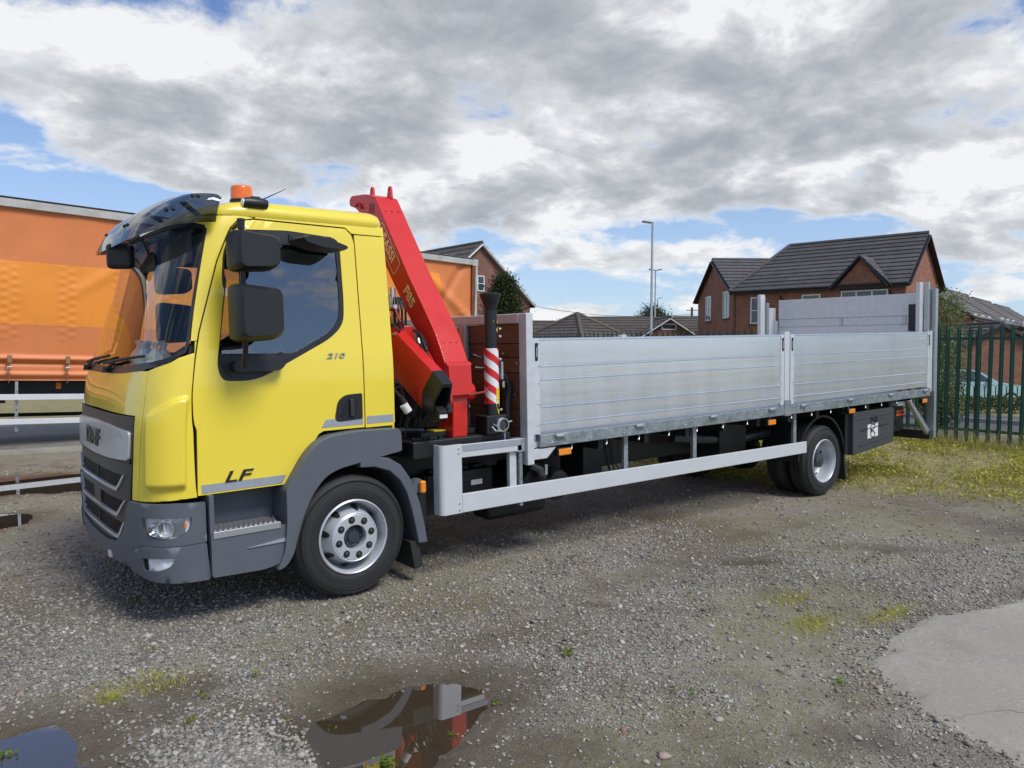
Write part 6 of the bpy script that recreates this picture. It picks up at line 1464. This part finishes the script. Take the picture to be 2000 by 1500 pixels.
def house(name, label, l, d, ang, L, Wd, eave, ridge, wall='brick_red', tile='tile_grey', hipL=0.0, hipR=0.0, ov=.18, eo=.28, nc=10, wins=(), base=-.34, barge='roof_fascia', group=None, cat='house', gables=(True, True), gut=True):
    o = ld(l, d, base); rz = (YAW-PI/2)+math.atan2(ang[1], ang[0]); root = empty(name, o, rz); tag(root, label, cat, group)
    E_ = eave-base; Rg = ridge-base; half = Wd/2
    MB().box(0, L, 0, Wd, 0, E_).build('wall', wall, root)
    for (on, x0, x1) in ((gables[0] and not hipL, 0, .2), (gables[1] and not hipR, L-.2, L)):
        if on: MB().prism([(0, E_), (Wd, E_), (half, Rg-.06)], 'x', x0, x1).build('gable', wall, root)
    slope = (Rg-E_)/half; nrm = Vector((0, -slope, 1)).normalized()
    rf = MB().prism([(-eo, E_-eo*slope), (half, Rg), (Wd+eo, E_-eo*slope), (Wd+eo, E_-eo*slope-.05), (half, Rg-.06), (-eo, E_-eo*slope-.05)], 'x', max(hipL, 0)*.999 if hipL else -ov, (L-hipR) if hipR else L+ov).build('roof', tile, root) if not (hipL or hipR) else empty('roof', (0, 0, 0), 0, root)
    t0 = -eo/half
    for side in (0, 1):
        for k in range(nc):
            ta = t0+(1-t0)*k/nc; tb = t0+(1-t0)*(k+1)/nc
            def P(t, lift, xl): 
                y = half*t; z = E_+(Rg-E_)*t; n_ = Vector((0, -slope, 1)).normalized(); y += n_.y*lift; z += n_.z*lift
                return (xl, y if side == 0 else Wd-y, z)
            def X0(t): return (-ov if not hipL else -eo+(hipL+eo)*max(0, (t-t0)/(1-t0)))
            def X1(t): return (L+ov if not hipR else L+eo-(hipR+eo)*max(0, (t-t0)/(1-t0)))
            vs = [P(ta, .075, X0(ta)), P(ta, .075, X1(ta)), P(tb, .035, X1(tb)), P(tb, .035, X0(tb)), P(ta, .005, X0(ta)), P(ta, .005, X1(ta)), P(tb, .005, X1(tb)), P(tb, .005, X0(tb))]
            MB().add(vs, [(0, 1, 2, 3), (7, 6, 5, 4), (0, 4, 5, 1), (1, 5, 6, 2), (2, 6, 7, 3), (3, 7, 4, 0)]).build('tile_course', tile, rf)
    for (hp, x0, sgn) in ((hipL, 0, 1), (hipR, L, -1)):
        if not hp: continue
        for k in range(nc):
            ta = k/nc; tb = (k+1)/nc
            def Q(t, lift, e): 
                x = x0+sgn*(-eo+(hp+eo)*t); yh = (half+eo)*(1-t); return (x-sgn*.0*lift, half+e*yh, E_-eo*slope+(Rg-E_+eo*slope)*t+lift)
            vs = [Q(ta, .075, -1), Q(ta, .075, 1), Q(tb, .035, 1), Q(tb, .035, -1), Q(ta, .0, -1), Q(ta, .0, 1), Q(tb, .0, 1), Q(tb, .0, -1)]
            MB().add(vs, [(0, 1, 2, 3), (7, 6, 5, 4), (0, 4, 5, 1), (1, 5, 6, 2), (2, 6, 7, 3), (3, 7, 4, 0)]).build('tile_course', tile, rf)
        for e in (-1, 1):
            a = (x0-sgn*eo, half+e*(half+eo), E_-eo*slope+.06); b = (x0+sgn*hp, half, Rg+.05)
            MB().tube([a, b], .11, 6).build('hip_tile', tile, rf)
    MB().tube([(hipL if hipL else -ov, half, Rg+.03), (L-hipR if hipR else L+ov, half, Rg+.03)], .11, 8).build('ridge_tile', tile, rf)
    for (yy, dy_) in ((-eo, -1), (Wd+eo, 1)):
        z = E_-eo*slope
        bx('fascia', 'roof_fascia', root, -ov if not hipL else -eo, L+ov if not hipR else L+eo, min(yy, yy-dy_*.16), max(yy, yy-dy_*.16), z-.15, z-.0, 0)
        if gut: MB().tube([(-ov, yy+dy_*.05, z+.0), (L+ov, yy+dy_*.05, z+.0)], .055, 8).build('gutter', 'roof_fascia', root)
    for (hp, x_, on) in ((hipL, -ov, gables[0]), (hipR, L+ov, gables[1])):
        if hp or not on: continue
        for e in (-1, 1):
            y0 = half+e*(half+eo); z0 = E_-eo*slope
            MB().bar((x_, y0, z0-.10), (x_, half, Rg-.10), .06, .22, (1, 0, 0)).build('barge_board', barge, root)
    for wd in wins: window(root, wd[0], wd[1], wd[2]-base, *wd[3:])
    root['half'] = half
    return root
def window(root, face, u, z, w_, h_, L_or_W=0, mull=1, tran=0, frame='upvc_white', sill=True):
    """face f: y=0 wall, u along x; face l: x=0 wall, u along y; face r: x=L wall"""
    def P(a, b, dep): return {'f': (a, -dep, b), 'l': (-dep, a, b), 'r': (L_or_W+dep, a, b)}[face]
    def box(a0, a1, b0, b1, d0, d1):
        p = P(a0, b0, d0); q = P(a1, b1, d1); m_ = MB(); m_.box(p[0], q[0], p[1], q[1], p[2], q[2]); return m_
    m_ = MB(); t = .065
    for (a0, a1, b0, b1) in ((u, u+w_, z, z+t), (u, u+w_, z+h_-t, z+h_), (u, u+t, z+t, z+h_-t), (u+w_-t, u+w_, z+t, z+h_-t)):
        q = box(a0, a1, b0, b1, -.02, .035); m_.add(q.v, q.f)
    for k in range(mull): 
        c = u+w_*(k+1)/(mull+1); q = box(c-t*.55, c+t*.55, z+t, z+h_-t, -.02, .03); m_.add(q.v, q.f)
    for k in range(tran):
        c = z+h_*(k+1)/(tran+1); q = box(u+t, u+w_-t, c-.02, c+.02, -.02, .025); m_.add(q.v, q.f)
    fr = m_.build('window', frame, root)
    for k in range(mull+1):
        a0 = u+w_*k/(mull+1)+t*.5; a1 = u+w_*(k+1)/(mull+1)-t*.5; box(a0, a1, z+t*.5, z+h_-t*.5, .004, .012).build('pane', 'window_pane', fr)
    if sill: box(u-.08, u+w_+.08, z-.09, z-.005, .0, .07).build('sill', 'tile_rust', fr)
    return fr
EA = (.719, -.695)
# large corner house: main block and the lower wing
h1 = house('brick_house', 'red brick house with dark tiled roof, gablet and wide white window', 12.2, 42.0, EA, 8.6, 5.2, 5.24, 7.58, hipL=1.8, nc=12, eo=.28, wins=(('f', 5.62, 3.25, 2.2, 1.52, 0, 2, 0), ('f', 3.65, 3.35, .95, 1.33, 0, 0, 0), ('f', .85, 3.25, .85, 1.42, 0, 0, 1), ('f', 6.2, .95, 1.6, 1.3, 0, 2, 0)))
E1 = 5.22+.34
gb = MB().prism([(5.44, E1-.30), (7.74, E1-.30), (6.62, E1+1.02)], 'y', -.30, -.10).build('gablet', 'brick_red', h1)
for (xa, za) in ((5.22, E1-.34), (7.96, E1-.34)): MB().bar((xa, -.38, za), (6.62, -.38, E1+1.14), .10, .22, (0, 1, 0)).build('barge_board', 'roof_fascia', h1)
for sgn in (-1, 1):
    for k in range(5):
        t_a, t_b = k/5, (k+1)/5
        def Pg(t, y, lift): return (6.62+sgn*(1.48-1.48*t), y, E1-.34+1.52*t+lift)
        yb = lambda t: .10+1.45*t
        vs = [Pg(t_a, -.42, .08), Pg(t_a, yb(t_a), .08), Pg(t_b, yb(t_b), .04), Pg(t_b, -.42, .04), Pg(t_a, -.42, 0), Pg(t_a, yb(t_a), 0), Pg(t_b, yb(t_b), 0), Pg(t_b, -.42, 0)]
        MB().add(vs, [(0, 1, 2, 3), (7, 6, 5, 4), (0, 4, 5, 1), (1, 5, 6, 2), (2, 6, 7, 3), (3, 7, 4, 0)]).build('tile_course', 'tile_grey', gb)
bx('lintel_band', 'tile_rust', h1, 5.62, 7.82, -.02, .0, 4.78+.34, 5.0+.34)
for xx in (2.62, 7.98): MB().tube([(xx, -.30, E1-.55), (xx, -.06, E1-.75), (xx, -.06, .3)], .045, 8).build('downpipe', 'roof_fascia', h1)
def rehang(src, dst):                     # merge a second roofed block into the first one's thing
    bpy.context.view_layer.update()
    for ch in list(src.children):
        M_ = dst.matrix_world.inverted() @ src.matrix_world @ ch.matrix_basis
        ch.parent = dst; ch.matrix_basis = M_
    bpy.data.objects.remove(src)
wing = house('wing', 'wing', 12.1, 42.2, (1, 0), 4.6, 8.0, 5.16, 7.22, nc=10, gables=(True, False), eo=.3, wins=(('l', .75, 3.65, 1.25, 1.5, 0, 1, 0), ('l', 4.7, 3.65, 1.25, 1.5, 0, 1, 0)))
rehang(wing, h1)
# brown gable house behind the trailer
house('gable_house', 'brown brick house with white verge boards rising behind the trailer', -11.4, 52.2, (.634, -.773), 10, 8, 4.9, 8.27, 'brick_brown', 'tile_brown', barge='barge_white', base=-.2, wins=(('r', 3.75, 5.35, .55, .95, 10, 0, 1, 'upvc_white', False),))
# far house of which only the roof tip clears the trailer
house('far_house', 'roof tip of a house just above the trailer roof', -33.5, 49.5, (0, -1), 9, 6, 7.6, 10.55, 'brick_brown', 'tile_rust', base=-.2)
# small square building with pyramid roof, long bungalow with white-edged gable, pale block
house('garage_block', 'small building with brown pyramid roof behind the fence', 3.35, 36.0, (.707, .707), 5.2, 5.2, 1.95, 3.62, 'brick_dark', 'tile_brown', hipL=2.58, hipR=2.58, nc=12, cat='building')
bg_ = house('bungalow', 'long brown-roofed bungalow with white-edged brick gable', 5.2, 55, (1, 0), 15, 7, 2.5, 4.25, 'brick_dark', 'tile_brown', nc=9)
g2_ = house('crossgable', 'x', 8.55, 58.5, (0, -1), 5.5, 4.6, 2.62, 4.10, 'brick_dark', 'tile_brown', nc=7, barge='barge_white', gables=(False, True))
window(g2_, 'r', 1.75, 3.58, 1.0, .42, 5.5, 0, 0, 'barge_white', False)
rehang(g2_, bg_)
house('pale_building', 'pale far building with brown roof beside the bungalow gable', 17.6, 80, (1, 0), 9, 7, 4.3, 5.5, 'render_white', 'tile_brown', nc=6, cat='building', wins=(('f', .8, 3.0, 1.2, .9, 0, 1, 0), ('f', 3.0, 3.0, 1.2, .9, 0, 1, 0), ('f', 5.6, 3.0, 1.2, .9, 0, 1, 0)))
house('far_roof_house', 'low dark roofed house behind the headboard corner', .8, 62, (1, 0), 8, 7, 2.2, 4.2, 'brick_dark', 'tile_brown', nc=7)
# terrace receding at the right
TD = Vector((.66, .75)); TN = Vector((.75, -.66))
for k, nm in enumerate(('nearest terrace house at right with stepped grey roof', 'second terrace house at right with stepped grey roof', 'third terrace house at right with stepped grey roof', 'farthest terrace house at the right edge')):
    o_ = Vector((36.0, 57.4))+TD*(7.7*k-8.5)+TN*(.35*k)
    house('terrace_house', nm, o_.x, o_.y, (TD.x, TD.y), 7.6, 7, 4.3-.18*k, 6.75-.2*k, 'brick_red', 'tile_mid', nc=10, ov=.1, group='terrace houses at the right', wins=(('f', .8, 3.2, 1.1, 1.2, 0, 1, 0), ('f', 3.2, 3.2, 1.1, 1.2, 0, 1, 0), ('f', 5.6, 3.2, 1.1, 1.2, 0, 1, 0)))
house('brick_garage', 'brick garage with dark verge behind the parked car', 19.3, 38.5, (0, -1), 5.5, 3.3, 2.15, 3.0, 'brick_dark', 'tile_grey', nc=6, ov=.1, eo=.18, cat='garage')
gw = ld(15.6, 33.6, -.34); gwr = empty('garden_wall', gw, YAW-PI/2); tag(gwr, 'low red brick garden wall behind the parked car', 'wall')
bx('wall_face', 'brick_red', gwr, 0, 14, 0, .22, 0, 1.75); bx('coping', 'tile_rust', gwr, -.02, 14.02, -.03, .25, 1.752, 1.82)
# ================================================================== TREES
custom('leaf_dark', _leafmat((.018, .032, .010), (.040, .062, .018), (.062, .082, .026))); custom('leaf_mid', _leafmat((.035, .055, .014), (.075, .105, .028), (.13, .15, .05)))
custom('leaf_pale', _leafmat((.09, .13, .04), (.19, .24, .09), (.32, .33, .17))); pmat('bark', (.09, .07, .05), .9, var=.3, vscale=20)
def tree(name, label, p, h, cr, cz, ncl, per, ls, mat, shape='round', trunk_r=.10, seed=1, group=None, cat='tree'):
    rg = np.random.default_rng(seed); root = empty(name, p); tag(root, label, cat, group)
    m = MB(); m.tube([(0, 0, 0), (.05, .02, h*.35), (-.03, .05, h*.7), (0, 0, h*.92)], [trunk_r, trunk_r*.8, trunk_r*.5, trunk_r*.15], 8)
    for k in range(7):
        a = k*2.4; z0 = h*(.3+.08*k); e = (cr*.7*math.cos(a), cr*.7*math.sin(a), min(h*.95, z0+cr*.6)); m.tube([(0, 0, z0), (e[0]*.5, e[1]*.5, z0+(e[2]-z0)*.4), e], [trunk_r*.4, trunk_r*.25, .01], 6)
    m.build('trunk', 'bark', root)
    C_ = []
    while len(C_) < ncl:
        q = rg.uniform(-1, 1, 3)
        if shape == 'cone':
            t = rg.random(); rr = cr*(1-t)**.7*(.55+.5*rg.random()); a = rg.uniform(0, 2*PI); C_.append((rr*math.cos(a), rr*math.sin(a), cz+(h-cz)*t)); continue
        if np.linalg.norm(q) < 1: 
            q = q*(.55+.45*rg.random()) if rg.random() < .35 else q/np.linalg.norm(q)*(.72+.33*rg.random()); C_.append((q[0]*cr, q[1]*cr, (h+cz)/2+q[2]*(h-cz)/2))
    C_ = np.array(C_); X = np.repeat(C_, per, 0)+rg.normal(0, 1, (ncl*per, 3))*ls*2.6*np.array([1, 1, .8]); n = len(X)
    u = rg.normal(0, 1, (n, 3)); u /= np.linalg.norm(u, axis=1)[:, None]; w_ = np.cross(u, rg.normal(0, 1, (n, 3))); w_ /= np.linalg.norm(w_, axis=1)[:, None]; s = (ls*rg.uniform(.6, 1.3, n))[:, None]
    V = np.stack([X-u*s*.5, X+w_*s*.32, X+u*s*.5, X-w_*s*.32], 1).reshape(-1, 3)
    nmesh('crown', V, (np.array([[0, 1, 2, 3]])[None]+4*np.arange(n)[:, None, None]).reshape(-1, 4), mat, root)
    return root
def bgp(px, d, z=-.34): p = at(px, 700, d); return (p.x, p.y, z)
tree('dense_tree', 'dense dark evergreen tree in front of the brown gable house', bgp(983, 33), 5.15, 1.55, .2, 700, 60, .085, 'leaf_dark', 'cone', .14, 3)
tree('bushy_tree', 'bushy green tree behind the small pyramid roof', bgp(1096, 47), 3.75, 1.25, .3, 240, 50, .10, 'leaf_mid', 'round', .09, 4)
tree('bushy_tree', 'smaller bush right of the bushy tree by the pyramid roof', bgp(1126, 52), 3.5, .7, .6, 110, 40, .10, 'leaf_dark', 'round', .07, 14)
tree('far_tree', 'far round tree behind the street lamps', bgp(1275, 92), 7.4, 1.75, 3.2, 260, 40, .18, 'leaf_dark', 'round', .16, 5)
tree('young_tree', 'pale leaved young tree beyond the tail lift', bgp(1850, 20.5), 3.75, .40, .6, 220, 30, .06, 'leaf_pale', 'round', .05, 6)
tree('young_tree', 'leafy shrub at the foot of the pale young tree', bgp(1842, 21.5), 1.6, .5, -.1, 200, 30, .06, 'leaf_mid', 'round', .04, 16, cat='shrub')
hd = empty('hedge', bgp(1905, 26.5)); hd.rotation_euler = (0, 0, YAW-PI/2); tag(hd, 'low straggly hedge in front of the parked car', 'hedge')
rg = np.random.default_rng(9); n = 9000; X = np.stack([rg.uniform(-5, 6, n), rg.normal(0, .25, n), rg.random(n)**.8*.62], -1); X[:, 2] *= .6+.8*vnoise(X[:, 0], X[:, 1], .9, 3, 3)
V_, F_ = leaves(X[:, 0], X[:, 1], X[:, 2], rg.uniform(.05, .11, n), .8); nmesh('foliage', V_, F_, 'leaf_mid', hd)

# ================================================================== LAMPS, POLES, WIRE
pmat('lamp_steel', (.42, .44, .46), .45, metal=.5, var=.08); pmat('lamp_head', (.10, .105, .11), .5); pmat('pole_wood', (.10, .08, .065), .9, var=.2, vscale=5)
def lamp(px, d, h, arms, label):
    p = bgp(px, d); root = empty('street_lamp', p, YAW-PI/2); tag(root, label, 'street lamp', 'street lamps along the road')
    MB().tube([(0, 0, 0), (0, 0, 1.2), (0, 0, 1.25), (0, 0, h)], [.10, .10, .075, .055], 12).build('column', 'lamp_steel', root)
    for s in arms:
        hd_ = MB().prism(rpoly([(s*.02, h-.02), (s*.18, h+.02), (s*.52, h+.07), (s*.56, h+.04), (s*.50, h+.0), (s*.16, h-.05)], .015), 'y', -.12, .12).build('lamp_head', 'lamp_head', root)
        MB().prism([(s*.2, h-.045), (s*.5, h-.008), (s*.5, h-.016), (s*.2, h-.053)], 'y', -.10, .10).build('lens', 'clear_lens', hd_)
    return root
lamp(1271, 40, 8.75, (-1,), 'tall grey street lamp, nearest and highest of the three'); lamp(1278, 63, 8.75, (-1, 1), 'double-armed street lamp just right of the tall one'); lamp(1283, 95, 8.7, (1,), 'farthest and shortest looking street lamp')
up_ = empty('utility_pole', bgp(1350, 68)); tag(up_, 'brown wooden utility pole left of the corner house', 'pole')
MB().tube([(0, 0, 0), (0, 0, 6.0)], [.13, .10], 10).build('pole', 'pole_wood', up_); MB().tube([(-.4, .3, 5.75), (.4, -.3, 5.75)], .04, 6).build('crossarm', 'pole_wood', up_)
A_, B_ = at(880, 560, 52), at(1350, 614, 68); tag(MB().tube([A_.lerp(B_, t/12)-Vector((0, 0, .9*math.sin(PI*t/12))) for t in range(13)], .018, 5).build('overhead_wire', 'seal_black'), 'thin overhead wire running to the wooden pole', 'wire')
# ================================================================== PARKED CAR
pmat('car_mint', (.33, .50, .49), .3, coat=.6, var=.03); pmat('car_glass', (.035, .045, .05), .05, spec=.8); pmat('car_trim', (.02, .02, .02), .5)
cp_ = ld(15.95, 29.6, -.34); car = empty('parked_car', cp_, YAW-PI/2-R(4)); tag(car, 'pale mint green hatchback parked beyond the fence', 'car')
prof = rpoly([(.05, .42), (.02, .75), (.12, 1.0), (.45, 1.36), (.75, 1.44), (1.75, 1.45), (2.05, 1.40), (2.75, .98), (3.65, .84), (3.95, .66), (4.0, .40), (3.85, .28), (.2, .28)], .08, 4)
m = MB(); n_ = len(prof); rows = []
for (yy, k1) in ((0, .0), (.06, 1.0), (1.60, 1.0), (1.66, .0)):
    rows.append([(2+(x-2)*(.985+.015*k1), yy+(.16*max(0, z-.9)/.55)*(1 if yy < .8 else -1), z) for x, z in prof])
m.add([p for rw in rows for p in rw], [(i*n_+k, i*n_+(k+1) % n_, (i+1)*n_+(k+1) % n_, (i+1)*n_+k) for i in range(3) for k in range(n_)], True); m.add(rows[0], [tuple(range(n_))]); m.add(rows[-1], [tuple(reversed(range(n_)))])
m.build('body', 'car_mint', car, sharp=40)
for pts in ([(.50, 1.02), (.62, 1.30), (.80, 1.38), (1.12, 1.385), (1.12, 1.0)], [(1.18, 1.0), (1.18, 1.385), (1.80, 1.38), (2.05, 1.32), (2.50, 1.0)]):
    for (s, y0) in ((1, 0), (-1, 1.66)):
        vs = [(x, y0+s*(.16*max(0, z-.9)/.55-.008), z) for x, z in pts]; MB().add(vs, [tuple(range(len(vs)))]).build('side_window', 'car_glass', car)
ws_ = [(2.10, .22, 1.385), (2.10, 1.44, 1.385), (2.72, 1.56, 1.005), (2.72, .10, 1.005)]; MB().add([(x+.012, y, z+.012) for x, y, z in ws_], [(0, 1, 2, 3)]).build('windscreen', 'car_glass', car)
bx('door_handle', 'car_trim', car, 1.25, 1.40, -.015, .012, .88, .905, .004); bx('mirror', 'car_mint', car, 2.30, 2.45, -.16, -.01, .98, 1.10, .02); bx('sill', 'car_trim', car, .95, 3.0, -.006, .02, .27, .35)
for x in (.78, 3.18):
    for yy, s in ((-.01, 1), (1.67, -1)):
        w_ = MB().lathe([(.0, yy+s*.01), (.19, yy+s*.0), (.21, yy+s*.01), (.29, yy), (.305, yy+s*.03), (.305, yy+s*.18), (0, yy+s*.18)], (x, 0, .305), 'y', 28).build('wheel', 'rubber', car)
        MB().lathe([(.0, yy-s*.004), (.18, yy-s*.006), (.20, yy+s*.004)], (x, 0, .305), 'y', 20).build('hub_cap', 'rim_silver', w_)
MB().prism(rpoly([(3.72, .62), (3.93, .60), (3.90, .74), (3.70, .78)], .02), 'y', .06, .40).build('headlamp', 'lamp_lens_back', car)
# low hooped railing by the car
rl = empty('hoop_railing', ld(15.2, 28.2, -.34), YAW-PI/2); tag(rl, 'thin black hooped railing before the parked car', 'railing')
hp0 = None
for k in range(26):
    if hp0 is None: hp0 = MB().tube([(0, 0, 0), (0, 0, .82), (.03, 0, .90), (.09, 0, .93), (.15, 0, .90), (.18, 0, .82), (.18, 0, 0)], .010, 5).build('hoop', 'seal_black', rl)
    else: o = link_copy(hp0, rl); o.location = (k*.2, 0, 0)
